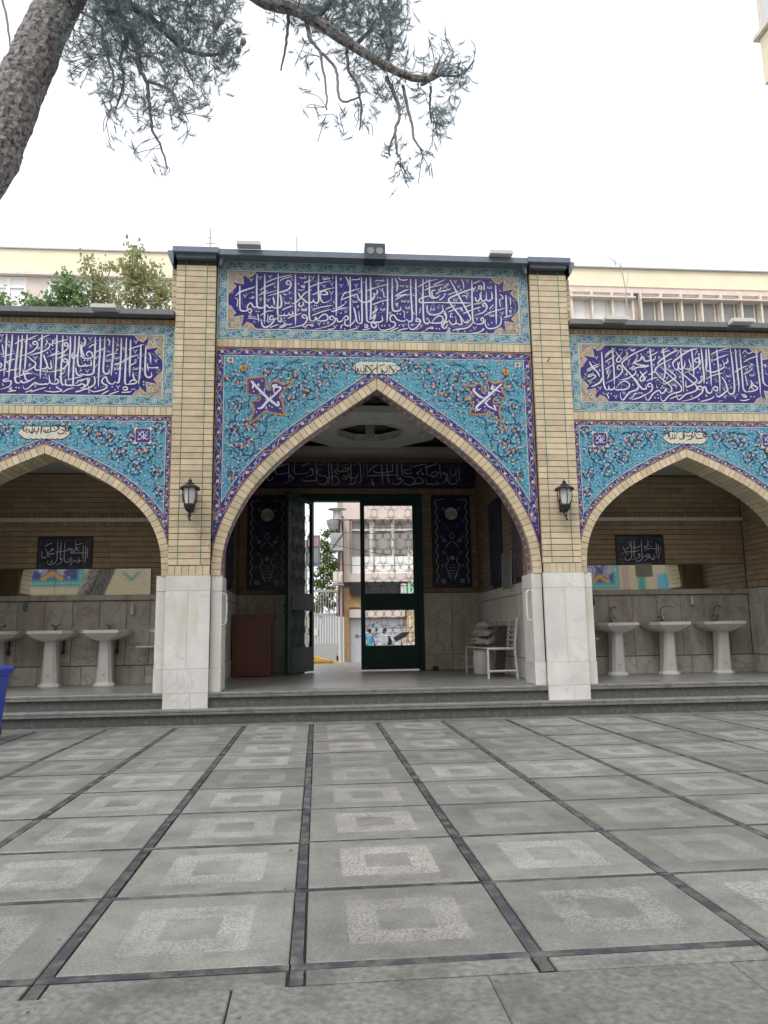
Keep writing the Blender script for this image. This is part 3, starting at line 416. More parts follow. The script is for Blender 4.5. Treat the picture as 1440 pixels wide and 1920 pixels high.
'right':(1,'5 3301,5116 3301,4947 3300,4763 3306,4618 3330,4545 3358,4542;5 3107,4965 3149,4885 3223,4799 3248,4733;5 3287,4727 3250,4653 3190,4616 3116,4582;5 3469,5186 3467,4986 3469,4803 3461,4620;4 3358,4542 3374,4553 3377,4611;4 3374,4553 3402,4543 3431,4547 3454,4569 3463,4605;4 3454,4569 3488,4540 3532,4545 3611,4549 3671,4579 3689,4623 3656,4667 3598,4673 3538,4636 3482,4555;4 3567,4856 3531,4855 3526,4892 3556,4914 3591,4886 3594,4827 3547,4767 3463,4708 3336,4640;5 3969,5181 3848,5127 3711,5050 3603,4959 3607,4915 3667,4835 3734,4756 3800,4654 3824,4589 3778,4544 3673,4499 3594,4404 3558,4396 3540,4454 3551,4505;4 3950,4921 3870,4927 3792,4948 3823,4978 3884,5009 3917,5061 3957,5010;4 3949,4899 3831,4890 3756,4852 3743,4881 3774,4903 3800,4860;4 3799,4845 3788,4793 3727,4748 3644,4710 3549,4694;5 3741,4741 3789,4698 3847,4597 3880,4561 3925,4568;4 3519,5120 3545,5069 3586,5025 3575,4981 3538,4966 3518,4987 3535,5024 3566,5055 3622,5130;4 3918,4481 3827,4429 3702,4398;4 3864,4831 3890,4788 3915,4737 3905,4700 3867,4681 3855,4714 3896,4773 3942,4811;3 3346,5028 3424,5104 3513,5142;3 3349,5065 3425,5126 3516,5179;3 3342,4962 3417,5008 3508,5061;3 3335,4844 3410,4890 3501,4950;3 3060,4832 3134,4878 3261,4935;3 3066,4811 3155,4856 3251,4902;3 3165,4790 3091,4760 3082,4731 3156,4761 3191,4740 3131,4695 3057,4665;3 3606,5007 3668,5057 3700,5102;3 3652,5138 3750,5191;3 3754,4933 3802,4992 3842,5045;3 3680,4917 3713,4969;3 3695,4507 3741,4544;3 3667,4405 3727,4442 3766,4486 3810,4487;3 3326,4487 3359,4437 3356,4401;3 3183,4492 3221,4536;3 3362,4706 3387,4765 3361,4808 3408,4868;3 3635,4783 3663,4769 3651,4813;4 3741,5162 3755,5147 3791,5148 3807,5163;1 3058,4803 3046,4723 3092,4651 3178,4645;1 3567,4643 3573,4512 3635,4470 3745,4486 3822,4552;1 3523,4738 3540,4672 3609,4615 3694,4587;1 3155,4981 3195,4923;1 3786,4661 3840,4699 3822,4757;v 3223,5026;v 3245,4566;v 3474,4438;v 3405,4809;v 3399,4948;v 3707,4991;v 3106,4651;d 3576,5158;d 3616,5155;d 3362,4488;d 3405,4481;d 3825,4501;d 3868,4495;d 3897,5090;s 3778,5162;o 3686,5109;o 3837,5074;o 3823,4772;o 3601,4498;i 3254,4836;i 3035,4774;i 3290,4487;i 3740,4624;i 3714,4873;5 3999,5196 3885,5138;5 4039,5190 4043,4997 4044,4812 4031,4680;5 4235,5194 4245,5038 4248,4890 4251,4838;5 4469,5168 4354,5114 4230,5037 4151,4969 4141,4932;5 4490,5161 4423,5063;5 4512,5199 4507,5005 4508,4783 4501,4518;5 4677,5180 4681,5008 4680,4860 4680,4771;5 4767,5189 4662,5172 4506,5080 4388,4988 4370,4943 4394,4877;5 4827,5198 4830,4974 4832,4825 4822,4663;5 4898,5192 4896,5050 4891,4901;4 3869,4920 3942,4914 4008,4922;4 3867,4890 3941,4899 4008,4915;4 3875,5001 3909,5061 3934,5002 3976,4985 4014,4996 4030,5011 4051,4997 4088,5012 4113,5043 4108,5072;4 4362,5029 4239,4971 4139,4910 4091,4850 4110,4806 4183,4719 4266,4654 4320,4589 4315,4530 4277,4515 4242,4529;4 4183,4903 4271,4809 4353,4729 4448,4635 4473,4584 4454,4532 4349,4501 4273,4464 4194,4383 4152,4404 4150,4477;4 4242,4529 4238,4573 4204,4514 4159,4499 4133,4542 4088,4527 4027,4482 3962,4394 3920,4415 3910,4481;4 4276,4875 4331,4824 4386,4781 4390,4737 4320,4692 4221,4639 4202,4683;4 4431,4878 4484,4812 4561,4754 4642,4675 4704,4617 4699,4558 4629,4520 4531,4489 4429,4408 4395,4429 4393,4502;4 4603,4822 4665,4771 4719,4713 4670,4653 4555,4600 4545,4651 4556,4703;4 4394,4877 4437,4863 4457,4930 4484,4990;4 4446,4982 4455,4900 4489,4871 4527,4887 4554,4947 4559,5006;4 4549,4887 4593,4873 4638,4889 4643,4948 4618,5007;4 4620,5030 4650,4948;4 4765,4988 4720,4987 4716,5024 4755,5047 4790,5018 4785,4958 4712,4890 4628,4852 4536,4813;4 4773,4566 4729,4566 4724,4595 4763,4617 4797,4581 4784,4522 4697,4455 4591,4410 4457,4382;4 4797,4581 4842,4597 4866,4531 4895,4524;4 4021,4599 3977,4598 3965,4628 4003,4650 4033,4614 4025,4555 3970,4503 3834,4429;4 3847,4611 3887,4561 3939,4569 3928,4627;4 3862,4817 3903,4773 3928,4722 3896,4685 3852,4677;4 3855,4714 3903,4773 3973,4833;3 3994,5129 4093,5176;3 3985,5107 4106,5154;3 4004,5055 4087,5094 4164,5136;3 4201,5141 4254,5164 4309,5203;3 4199,5118 4267,5135 4320,5158;3 3947,4679 4030,4717 4127,4744;3 3983,4775 4044,4805 4097,4835;3 4714,4654 4768,4684 4801,4714;3 4284,4413 4374,4451 4479,4481;3 4861,4730 4916,4760;3 4880,4863 4922,4834;3 4100,4586 4096,4630;4 4886,4421 4757,4383;4 4262,4882 4232,4779 4212,4705;3 4311,4950 4323,4913;3 4740,5129 4772,5159;3 4722,5091 4766,5174;3 4797,5108 4776,5115 4788,5085;1 3948,5099 4024,5034 4074,4923 4166,4778 4204,4705;1 4394,4885 4432,4797 4519,4783;1 4133,4733 4172,4660 4253,4573 4365,4516;1 4344,4987 4281,4942 4260,4853;1 4390,5018 4480,5035;1 4888,4953 4866,4789;v 4394,4605;v 4425,5175;v 4196,4785;v 3936,4730;v 4265,4735;v 4362,4847;s 4572,5163;s 4360,4634;d 4082,4931;d 4165,4576;d 4202,4580;d 4182,4602;d 4103,4476;d 4110,4425;d 3854,4498;d 4744,4824;d 4867,4671;d 4116,4703;o 4172,5047;o 4465,4753;o 4790,4758;o 4316,4913;o 4886,5020;i 4328,5158;i 4059,4432;i 4617,4461;i 4847,4479;i 4724,4419;i 4552,4556;i 4101,4593;i 4779,4891;i 4474,4687;5 4826,5198 4829,4974 4836,4788 4824,4655;5 4938,5200 4940,5013 4939,4827 4935,4613;5 5065,5195 5067,5015 5069,4866 5070,4718 5056,4519;5 5279,5207 5288,5019 5289,4833 5290,4648 5271,4522 5203,4506 5178,4557;5 5354,5208 5355,4983 5357,4797 5359,4663 5347,4538;5 5424,5195 5423,4985 5424,4798 5421,4613 5445,4546 5489,4540;5 5677,5200 5679,4989 5683,4840 5687,4654 5679,4498;5 5750,5141 5747,4953 5743,4766 5749,4677 5811,4626;4 4900,5184 4892,5102 4893,5027 4874,4893 4907,4849 4980,4835 5072,4867 5151,4913 5156,4965 5139,5024;4 5156,4965 5218,4996 5216,5056;5 5108,4763 5152,4682 5179,4572 5146,4535 5067,4475 5014,4459 4997,4518;4 5489,4540 5549,4548 5619,4571 5645,4608 5588,4637 5533,4614 5505,4555;4 5551,4718 5569,4674 5622,4608;4 5554,4674 5555,4607 5589,4578;4 4797,4596 4740,4617;4 4805,4603 4842,4604 4851,4538 4892,4509 4931,4532 4943,4583;4 4943,4576 4990,4614 5025,4592 5014,4548 4971,4562 4951,4591;4 4797,4596 4783,4522 4728,4485;3 4967,5103 5046,5150 5161,5189 5261,5210;3 5004,5014 5090,5061 5244,5116;3 4867,4730 4953,4776 5052,4807 5128,4823;3 5316,4841 5403,4895 5536,4949;3 5465,4996 5569,5055 5716,5102;3 5448,4813 5510,4837 5574,4883 5593,4920;3 5476,4799 5480,4725 5493,4665;3 5463,5128 5506,5181 5539,5137 5592,5145 5641,5176;4 4779,5085 4780,5010 4768,4950;4 5381,4501 5439,4487 5458,4458 5414,4465 5394,4487;3 5357,4412 5424,4406 5508,4429;3 4742,4382 4854,4406 4930,4436 4970,4466;3 5014,4386 5090,4402;3 4743,4654 4790,4692 4809,4744;3 5546,4904 5591,4973 5610,4943;3 5769,4953 5843,4940;3 5786,4968 5810,4909;3 5780,4834 5829,4805;2 5010,4747 5041,4681;2 4993,4724 5010,4673;1 4973,4999 5003,5089 5128,5151 5278,5154 5416,5104 5507,5038 5576,4972 5632,4787;1 5162,4868 5140,4793 5171,4727;1 5083,4652 5153,4609 5256,4595 5336,4663;1 5013,4533 5098,4490 5245,4477 5360,4516;1 4893,4938 4865,4789 4920,4649;v 5131,4454;v 5287,4456;v 5368,5156;v 4981,5014;v 5507,4881;v 5799,4954;v 5128,4579;v 4785,4891;s 5206,4780;s 5574,4800;d 5188,4906;d 5236,4899;d 5217,4702;d 4869,4663;d 5530,4466;d 5578,4463;d 5750,4543;d 5795,4536;d 5006,4955;o 5493,4658;o 4885,5012;o 4796,4758;o 5105,4942;i 5498,5098;i 5235,4617;i 5645,4683;i 5810,5059;i 4838,4472;i 5691,4469'),
'cart_c':(0.75,'3 -300,4852 -301,4785 -301,4743 -287,4747 -275,4768 -269,4804 -258,4762 -235,4756 -223,4823;3 -223,4769 -195,4745 -177,4769 -188,4829;4 -150,4854 -154,4800 -157,4728;4 -142,4854 -108,4807 -68,4759 -65,4723;3 -62,4771 -21,4802 14,4821;3 9,4881 8,4821 4,4730;3 -97,4741 -79,4735 -73,4759;3 -101,4837 -67,4850 -43,4856;3 -84,4813 -55,4808;3 60,4810 94,4762 117,4750 147,4769 148,4866;3 32,4833 67,4852 119,4865;3 54,4779 83,4750 71,4731 36,4743;4 180,4860 178,4751;4 186,4854 217,4800 245,4764 222,4743;3 245,4777 299,4838;3 212,4848 282,4856;2 -338,4779 -315,4809;d -335,4824;d -128,4761;d 292,4783;d 293,4856;d -182,4848'),
'cart_r':(0.75,'3 4198,3818 4220,3873 4199,3909 4228,3898 4235,3831 4252,3813 4279,3837 4277,3898;3 4278,3831 4301,3816 4315,3838 4302,3904;4 4347,3929 4338,3810;3 4377,3838 4393,3811 4431,3820 4441,3869 4425,3905;3 4459,3942 4455,3857 4448,3808;3 4465,3869 4496,3863 4526,3858 4563,3864 4560,3821 4509,3803 4483,3790;3 4587,3925 4569,3858 4592,3840 4609,3895;3 4611,3919 4635,3840 4646,3822 4714,3829 4796,3848;3 4834,3854 4778,3854 4736,3865 4750,3884 4782,3902;3 4783,3909 4800,3897 4787,3884;3 4742,3939 4745,3902;2 4504,3894 4563,3931;2 4640,3901 4691,3920;d 4679,3880;d 4781,3820;d 4198,3897;d 4487,3912'),
'cart_l':(0.75,'3 -4753,3891 -4757,3860 -4739,3848 -4717,3867 -4735,3885;3 -4713,3904 -4705,3861;3 -4683,3879 -4681,3842 -4657,3830 -4642,3855 -4640,3929;3 -4657,3824 -4623,3837 -4614,3880 -4610,3898;3 -4612,3843 -4577,3837 -4562,3874 -4564,3911;4 -4522,3930 -4525,3875 -4530,3807;3 -4499,3869 -4485,3838 -4451,3832 -4405,3845 -4408,3907 -4411,3956;3 -4399,3845 -4348,3852 -4298,3889 -4305,3920 -4322,3907 -4304,3889;3 -4375,3925 -4341,3932 -4306,3942;3 -4313,3846 -4294,3815 -4254,3816 -4226,3841 -4245,3871 -4280,3871;4 -4219,3939 -4214,3884 -4198,3853 -4163,3860;3 -4163,3860 -4176,3890 -4148,3909 -4125,3903;3 -4169,3853 -4117,3860;2 -4448,3789 -4403,3808;2 -4190,3921 -4149,3928;s -4594,3929;s -4464,3863;d -4709,3830;d -4645,3818;d -4582,3813;d -4150,3829;d -4135,3817;d -4202,3816;d -4381,3932;d -4489,3912;d -4438,3912;d -4356,3889;d -4259,3914;d -4764,3885'),
'band':(1,'3 -1819,4306 -1818,4171 -1789,4112 -1716,4142 -1732,4216;3 -1661,4441 -1660,4306 -1645,4247 -1529,4247 -1442,4262 -1398,4293;3 -1602,4382 -1501,4427 -1385,4473;3 -1399,4458 -1395,4278 -1397,4113;3 -1325,4233 -1369,4218 -1354,4173 -1310,4188 -1310,4143 -1498,4046;3 -1341,4413 -1311,4263;3 -1283,4488 -1279,4263 -1180,4249 -1063,4264 -1004,4309;3 -1151,4399 -1063,4444 -990,4475;3 -931,4325 -975,4324 -946,4370 -917,4310 -946,4220 -1063,4204;3 -865,4476 -858,4310 -858,4115 -931,4115 -1004,4100 -1106,4114 -1150,4174;3 -741,4326 -814,4340 -829,4280 -770,4220 -653,4191 -639,4086 -727,4033 -814,4070 -844,4160;3 -814,4416 -682,4492;3 -616,4477 -606,4311 -602,4041;3 -557,4477 -543,4281 -536,4041;3 -418,4237 -491,4297 -447,4342;3 -595,4161 -477,4206 -404,4116 -434,4056 -536,4026;3 -431,4478 -425,4312 -359,4297 -241,4313 -211,4373 -299,4358 -359,4297;3 -358,4388 -210,4464;3 -173,4479 -167,4313 -161,4072;3 -344,4207 -241,4192 -271,4147 -359,4162;3 -226,4283 -183,4177 -65,4178 -19,4283;3 -121,4434 -17,4480;3 12,4495 25,4314 31,4103 -36,4072;3 86,4481 91,4178;3 153,4481 157,4163;3 -198,4057 -125,4042 -50,4148;3 173,4284 278,4391 383,4437;3 278,4345 322,4285 470,4278 560,4301;3 172,4216 321,4217 618,4233 812,4229;3 443,4483 456,4316 467,4029;3 555,4468 566,4240 586,4089 616,4105;3 660,4484 664,4317 560,4301;3 750,4484 762,4317 758,4120;3 246,4164 259,4043 289,4028 275,4103;3 854,4485 858,4272 887,4227;3 1024,4349 919,4333 903,4287 977,4257 1068,4288;3 887,4211 1065,4182 1124,4106 1032,4030 913,4060 885,4136;3 1026,4471 1038,4318;3 1070,4395 1221,4441 1342,4457;3 1202,4243 1157,4273 1249,4334 1220,4380;3 1357,4472 1360,4274 1381,4228;3 1310,4380 1447,4427 1584,4481;3 1062,4045 1182,4061 1288,4091 1215,4182 1140,4167;3 1381,4228 1516,4214 1593,4275 1519,4305 1427,4244;3 840,4135 796,4150 811,4181 855,4120 764,4045 675,4059 662,4150;3 1291,4228 1262,4274 1307,4259;3 1335,4183 1362,4061 1482,4047 1603,4062 1514,4123;3 1470,4183 1606,4184;3 1628,4458 1631,4275 1651,4169;3 1667,4199 1606,4168;3 1744,4260 1683,4245 1699,4291 1758,4245 1724,4108 1648,4062;3 1774,4276 1785,4108 1873,4048 1965,4094 1969,4215;3 1855,4429 1834,4261;3 1836,4322 1815,4108;3 1864,4230 1940,4246 1959,4368;3 2013,4414 2016,4246 2026,4094;3 1702,4398 1794,4429'),
'plaq_l':(0.8,'3 -5097,2503 -5068,2436 -5059,2402 -5012,2362;3 -5147,2470 -5141,2363 -5102,2356 -5046,2389;3 -5060,2416 -4957,2419 -5034,2409;3 -5048,2436 -4998,2469 -4973,2489 -5000,2496 -5005,2469;3 -5112,2531 -5055,2564 -4992,2594;3 -4945,2449 -4900,2442 -4868,2455 -4842,2455 -4790,2458 -4745,2468;3 -4915,2611 -4914,2469 -4913,2334 -4936,2281 -4986,2248 -5045,2255 -5054,2308;3 -4863,2604 -4862,2469 -4862,2348;3 -4891,2516 -4882,2469;3 -4804,2603 -4804,2468 -4803,2334 -4782,2287 -4736,2286 -4692,2313 -4693,2340 -4732,2333 -4756,2293;3 -4842,2334 -4861,2327 -4862,2348 -4835,2321 -4858,2267 -4934,2241;3 -4691,2286 -4695,2246 -4727,2239;3 -4778,2461 -4675,2488 -4740,2495 -4778,2475;3 -4642,2616 -4638,2474 -4699,2448 -4704,2427 -4639,2427 -4542,2428 -4444,2429;3 -4579,2514 -4617,2508 -4609,2467 -4570,2467;3 -4633,2555 -4575,2569 -4536,2575;3 -4518,2548 -4519,2433 -4517,2319;3 -4482,2548 -4480,2433 -4484,2298 -4516,2298;3 -4451,2514 -4451,2433 -4453,2338;3 -4683,2266 -4647,2313 -4626,2286 -4594,2299 -4575,2305 -4573,2272 -4586,2265;3 -4584,2359 -4575,2305 -4530,2312;3 -5020,2281 -4988,2288 -4990,2321;3 -4655,2488 -4642,2474'),
'plaq_r':(0.8,'3 4280,2484 4309,2434 4325,2384 4367,2340;3 4246,2353 4306,2390;3 4333,2402 4435,2396 4566,2420;3 4384,2584 4411,2515 4434,2471 4531,2470 4584,2495 4636,2495;3 4437,2603 4433,2458 4431,2333 4401,2271 4348,2252 4312,2284 4321,2327;3 4488,2602 4481,2458 4474,2301;3 4614,2596 4611,2457 4608,2332 4614,2282 4566,2245 4514,2239 4490,2264;3 4574,2351 4548,2345 4555,2364 4573,2338 4551,2301 4426,2258;3 4622,2307 4656,2319 4727,2319 4735,2350 4690,2350 4662,2319;3 4330,2452 4362,2452 4397,2490;3 4728,2602 4724,2501 4668,2482 4672,2457 4763,2453 4944,2453;3 4805,2494 4740,2494;3 4758,2564 4810,2573;3 4873,2538 4867,2425 4860,2324;3 4908,2531 4903,2424 4901,2305 4862,2305;3 4941,2500 4937,2361;3 4643,2238 4719,2300 4758,2300 4781,2268 4820,2274 4816,2306 4855,2305;3 4814,2356 4810,2306;3 4663,2419 4735,2432'),
'word_r':(1,'8 1798,4608 1688,4509 1532,4364 1427,4270 1415,4232 1441,4213 1480,4238;8 1404,4535 1382,4505 1418,4456 1470,4413 1523,4386;5 1523,4397 1516,4364;5 1545,4406 1523,4392;5 1625,4393 1547,4321 1568,4299 1583,4272 1635,4245 1703,4205;5 1664,4292 1679,4262 1698,4208;4 1624,4528 1689,4515 1779,4483;5 1659,4592 1658,4564 1636,4536 1701,4565;4 1525,4457 1573,4455;4 1588,4480 1612,4475 1600,4453 1590,4469;4 1658,4426 1698,4471;4 1729,4436 1746,4455;4 1696,4290 1749,4269;4 1521,4195 1560,4233;d 1430,4360;d 1451,4333;d 1534,4263;d 1375,4223;d 1398,4196;d 1376,4329;d 1787,4544;d 1310,4520;d 1354,4474;d 1468,4523;d 1700,4112;d 1654,4175'),
'word_l':(1,'8 -1758,4596 -1667,4497 -1554,4381 -1486,4323;8 -1658,4198 -1597,4217 -1509,4323 -1464,4300 -1385,4243 -1374,4290 -1396,4301;6 -1553,4334 -1486,4347 -1408,4419 -1342,4502 -1443,4513 -1443,4536 -1398,4537 -1443,4477 -1420,4407;5 -1734,4485 -1724,4532 -1724,4591;5 -1487,4394 -1464,4335;4 -1668,4545 -1645,4527 -1657,4568;4 -1644,4415 -1599,4392;4 -1577,4463 -1560,4416;d -1357,4360;d -1463,4218;d -1497,4241;d -1717,4444;d -1601,4599;d -1541,4200;d -1297,4503;d -1674,4146;d -1566,4475;d -1351,4202;d -1541,4217'),
}
PB1=[(-3.0, -3.0, 7.43, 0.32), (-2.68, -3.0, 7.39, 0.32), (-2.3, -3.0, 7.48, 0.33), (-1.98, -3.0, 7.56, 0.28), (-1.75, -3.0, 7.32, 0.18), (-1.8, -3.0, 7.01, 0.21), (-2.02, -3.0, 6.93, 0.2), (-2.29, -3.0, 6.98, 0.23), (-2.61, -3.0, 7.08, 0.27), (-2.93, -3.0, 7.06, 0.24), (-3.25, -3.0, 7.04, 0.18), (-3.35, -3.0, 6.86, 0.12), (-3.02, -3.0, 6.75, 0.14), (-2.81, -3.0, 6.7, 0.16), (-2.96, -3.0, 6.51, 0.11), (-2.64, -3.0, 6.47, 0.14), (-2.39, -3.0, 6.73, 0.16), (-2.88, -3.0, 6.31, 0.08), (-2.66, -3.0, 6.17, 0.08), (-2.94, -3.0, 6.07, 0.05), (-2.46, -3.0, 6.36, 0.11), (-2.22, -3.0, 6.49, 0.12), (-2.06, -3.0, 6.47, 0.1), (-1.96, -3.0, 6.48, 0.07), (-2.16, -3.0, 6.29, 0.07), (-2.65, -3.0, 5.91, 0.06), (-2.38, -3.0, 5.68, 0.06), (-2.26, -3.0, 6.13, 0.05), (-2.3, -3.0, 6.46, 0.1), (-3.02, -3.0, 7.81, 0.43), (-2.31, -3.0, 7.86, 0.5), (-1.76, -3.0, 7.83, 0.22)]
PB2=[(-0.81, -3.0, 7.67, 0.26), (-0.47, -3.0, 7.66, 0.31), (-0.15, -3.0, 7.62, 0.26), (-0.07, -3.0, 7.43, 0.2), (-0.24, -3.0, 7.29, 0.21), (-0.58, -3.0, 7.33, 0.19), (-1.03, -3.0, 7.66, 0.2), (-1.26, -3.0, 7.61, 0.1), (-0.98, -3.0, 7.47, 0.1), (-0.04, -3.0, 7.72, 0.13), (0.09, -3.0, 6.93, 0.11), (-0.02, -3.0, 7.18, 0.13), (-0.25, -3.0, 7.04, 0.13), (-0.42, -3.0, 6.96, 0.09), (-0.14, -3.0, 6.73, 0.15), (0.03, -3.0, 6.62, 0.09), (0.26, -3.0, 6.82, 0.11), (0.49, -3.0, 7.05, 0.15), (0.61, -3.0, 6.91, 0.14), (0.78, -3.0, 7.15, 0.06), (0.7, -3.0, 6.84, 0.09), (0.32, -3.0, 7.13, 0.08), (0.55, -3.0, 7.34, 0.06), (-0.95, -3.0, 7.05, 0.08), (-1.03, -3.0, 7.18, 0.06), (-0.41, -3.0, 6.56, 0.07), (-0.59, -3.0, 6.3, 0.08), (-0.8, -3.0, 6.33, 0.06), (-0.95, -3.0, 6.48, 0.04), (-0.31, -3.0, 6.29, 0.07), (-0.39, -3.0, 6.75, 0.06), (0.46, -3.0, 6.42, 0.14), (0.41, -3.0, 6.31, 0.09), (0.56, -3.0, 6.55, 0.08), (-0.15, -3.0, 5.95, 0.06), (0.07, -3.0, 5.85, 0.08), (0.26, -3.0, 5.94, 0.08), (0.12, -3.0, 5.79, 0.05), (-0.06, -3.0, 5.72, 0.02), (-0.01, -3.0, 6.0, 0.04), (0.38, -3.0, 5.94, 0.05), (-0.58, -3.0, 7.98, 0.4), (-0.01, -3.0, 7.96, 0.23)]
TRUNK=[(-3.294, -3.0, 7.978), (-3.399, -3.0, 7.717), (-3.513, -3.0, 7.459), (-3.623, -3.0, 7.162), (-3.701, -3.0, 6.877), (-3.79, -3.0, 6.631), (-3.891, -3.0, 6.269), (-3.988, -3.0, 5.949), (-4.072, -3.0, 5.697), (-4.156, -3.0, 5.465)]
BRN=[[(-3.133, -3.0, 7.99, 0.0398), (-3.107, -3.0, 7.643, 0.0256), (-3.042, -3.0, 7.397, 0.0142), (-2.965, -3.0, 7.21, 0.0085)], [(-3.564, -3.0, 8.022, 0.1136), (-3.013, -3.0, 7.713, 0.0909), (-2.924, -3.0, 7.499, 0.0716), (-2.749, -3.0, 7.292, 0.0511), (-2.706, -3.0, 7.139, 0.0318), (-2.688, -3.0, 6.956, 0.0227)], [(-2.688, -3.0, 6.956, 0.0256), (-2.647, -3.0, 6.836, 0.0232), (-2.572, -3.0, 6.687, 0.0189), (-2.537, -3.0, 6.417, 0.0156), (-2.502, -3.0, 6.18, 0.0133), (-2.417, -3.0, 6.006, 0.0109), (-2.347, -3.0, 5.773, 0.0085)], [(-2.557, -3.0, 6.706, 0.017), (-2.302, -3.0, 6.551, 0.0152), (-2.242, -3.0, 6.342, 0.0123), (-2.265, -3.0, 6.191, 0.0085)], [(-2.985, -3.0, 7.683, 0.0568), (-2.711, -3.0, 7.563, 0.0477), (-2.462, -3.0, 7.391, 0.0386), (-2.267, -3.0, 7.229, 0.0295), (-2.065, -3.0, 7.179, 0.021), (-1.805, -3.0, 7.233, 0.0142)], [(-3.27, -3.0, 7.476, 0.017), (-3.049, -3.0, 7.304, 0.0156), (-3.012, -3.0, 7.059, 0.0142), (-2.891, -3.0, 6.7, 0.0128), (-2.904, -3.0, 6.398, 0.0114)], [(-4.039, -3.0, 7.548, 0.0114), (-3.971, -3.0, 7.306, 0.0104), (-3.92, -3.0, 7.064, 0.0095), (-3.88, -3.0, 6.915, 0.0085)], [(-2.78, -3.0, 7.259, 0.0199), (-2.848, -3.0, 6.946, 0.0161), (-2.801, -3.0, 6.705, 0.0123), (-2.878, -3.0, 6.399, 0.0085)], [(-2.267, -3.0, 7.229, 0.017), (-2.207, -3.0, 6.984, 0.0114), (-2.12, -3.0, 6.743, 0.0085)], [(-1.914, -3.0, 7.214, 0.0142), (-1.802, -3.0, 7.102, 0.0114), (-1.692, -3.0, 7.015, 0.0085)], [(-2.919, -3.0, 7.374, 0.0142), (-2.772, -3.0, 7.043, 0.0123), (-2.5, -3.0, 6.905, 0.0104), (-2.332, -3.0, 6.67, 0.0085)], [(-1.707, -3.0, 7.965, 0.0852), (-1.369, -3.0, 7.699, 0.0804), (-1.033, -3.0, 7.593, 0.0674), (-0.584, -3.0, 7.271, 0.0544), (-0.248, -3.0, 7.038, 0.0459), (0.089, -3.0, 6.837, 0.0402), (0.315, -3.0, 6.805, 0.0325), (0.404, -3.0, 6.949, 0.0227)], [(-0.949, -3.0, 7.503, 0.0256), (-0.909, -3.0, 7.283, 0.0205), (-0.809, -3.0, 7.131, 0.0159), (-0.781, -3.0, 6.944, 0.0125), (-0.743, -3.0, 6.635, 0.0102), (-0.743, -3.0, 6.42, 0.0085)], [(-0.809, -3.0, 7.143, 0.017), (-0.697, -3.0, 7.012, 0.0159), (-0.631, -3.0, 6.828, 0.0148), (-0.621, -3.0, 6.58, 0.0131), (-0.561, -3.0, 6.46, 0.0108), (-0.411, -3.0, 6.498, 0.0085)], [(-0.528, -3.0, 7.179, 0.017), (-0.502, -3.0, 6.96, 0.0156), (-0.419, -3.0, 6.84, 0.0142), (-0.376, -3.0, 6.593, 0.0114), (-0.39, -3.0, 6.346, 0.0085)], [(-0.109, -3.0, 6.889, 0.0227), (-0.001, -3.0, 6.582, 0.0193), (0.013, -3.0, 6.397, 0.0165), (-0.035, -3.0, 6.241, 0.0148), (-0.028, -3.0, 5.997, 0.0119), (0.014, -3.0, 5.878, 0.0085)], [(0.06, -3.0, 6.804, 0.017), (0.11, -3.0, 6.495, 0.0156), (0.146, -3.0, 6.311, 0.0142), (0.164, -3.0, 6.128, 0.0114), (0.251, -3.0, 5.998, 0.0085)], [(0.361, -3.0, 6.808, 0.0142), (0.357, -3.0, 6.663, 0.0114), (0.375, -3.0, 6.477, 0.0085)], [(-0.035, -3.0, 6.241, 0.0142), (-0.093, -3.0, 6.085, 0.0114), (-0.084, -3.0, 5.995, 0.0085)], [(-1.134, -3.0, 7.651, 0.0199), (-1.155, -3.0, 7.394, 0.0161), (-1.187, -3.0, 7.202, 0.0123), (-1.225, -3.0, 7.055, 0.0085)], [(-0.864, -3.0, 7.508, 0.0256), (-0.695, -3.0, 7.712, 0.0199), (-0.58, -3.0, 7.98, 0.0114)], [(-0.471, -3.0, 7.214, 0.0256), (-0.299, -3.0, 7.481, 0.0199), (-0.181, -3.0, 7.747, 0.0114)], [(-0.135, -3.0, 6.981, 0.0256), (-0.045, -3.0, 7.304, 0.0199), (-0.068, -3.0, 7.625, 0.0114)], [(0.258, -3.0, 6.815, 0.017), (0.521, -3.0, 7.02, 0.0142), (0.614, -3.0, 7.249, 0.0114)], [(0.404, -3.0, 6.949, 0.0142), (0.661, -3.0, 6.901, 0.0114), (0.809, -3.0, 7.036, 0.0085)]]
TA=[(-4.46, 4.2, 8.56, 0.16), (-4.61, 4.2, 8.33, 0.19), (-4.34, 4.2, 8.11, 0.27), (-4.14, 4.2, 8.23, 0.21), (-3.96, 4.2, 7.89, 0.25), (-4.38, 4.2, 7.66, 0.27), (-3.99, 4.2, 7.5, 0.21), (-4.54, 4.2, 7.93, 0.16), (-3.79, 4.2, 7.68, 0.13), (-3.74, 4.2, 7.96, 0.1), (-4.52, 4.2, 8.72, 0.07), (-4.34, 4.2, 8.62, 0.08), (-4.21, 4.2, 7.33, 0.14)]
TB=[(-5.41, 4.4, 8.57, 0.1), (-5.33, 4.4, 8.35, 0.13), (-5.1, 4.4, 8.41, 0.09), (-4.95, 4.4, 8.42, 0.09), (-5.17, 4.4, 8.16, 0.17), (-5.08, 4.4, 7.79, 0.23), (-4.83, 4.4, 7.65, 0.19), (-5.28, 4.4, 7.73, 0.18), (-4.95, 4.4, 7.91, 0.14), (-4.7, 4.4, 7.49, 0.12), (-5.37, 4.4, 8.07, 0.1)]
TC=[(-5.68, 4.0, 7.7, 0.2), (-5.49, 4.0, 7.78, 0.18), (-5.72, 4.0, 7.42, 0.2), (-5.96, 4.0, 7.36, 0.2), (-6.16, 4.0, 7.34, 0.15), (-5.37, 4.0, 7.38, 0.2), (-5.58, 4.0, 7.93, 0.1), (-6.26, 4.0, 7.45, 0.1), (-6.4, 4.0, 7.3, 0.08)]
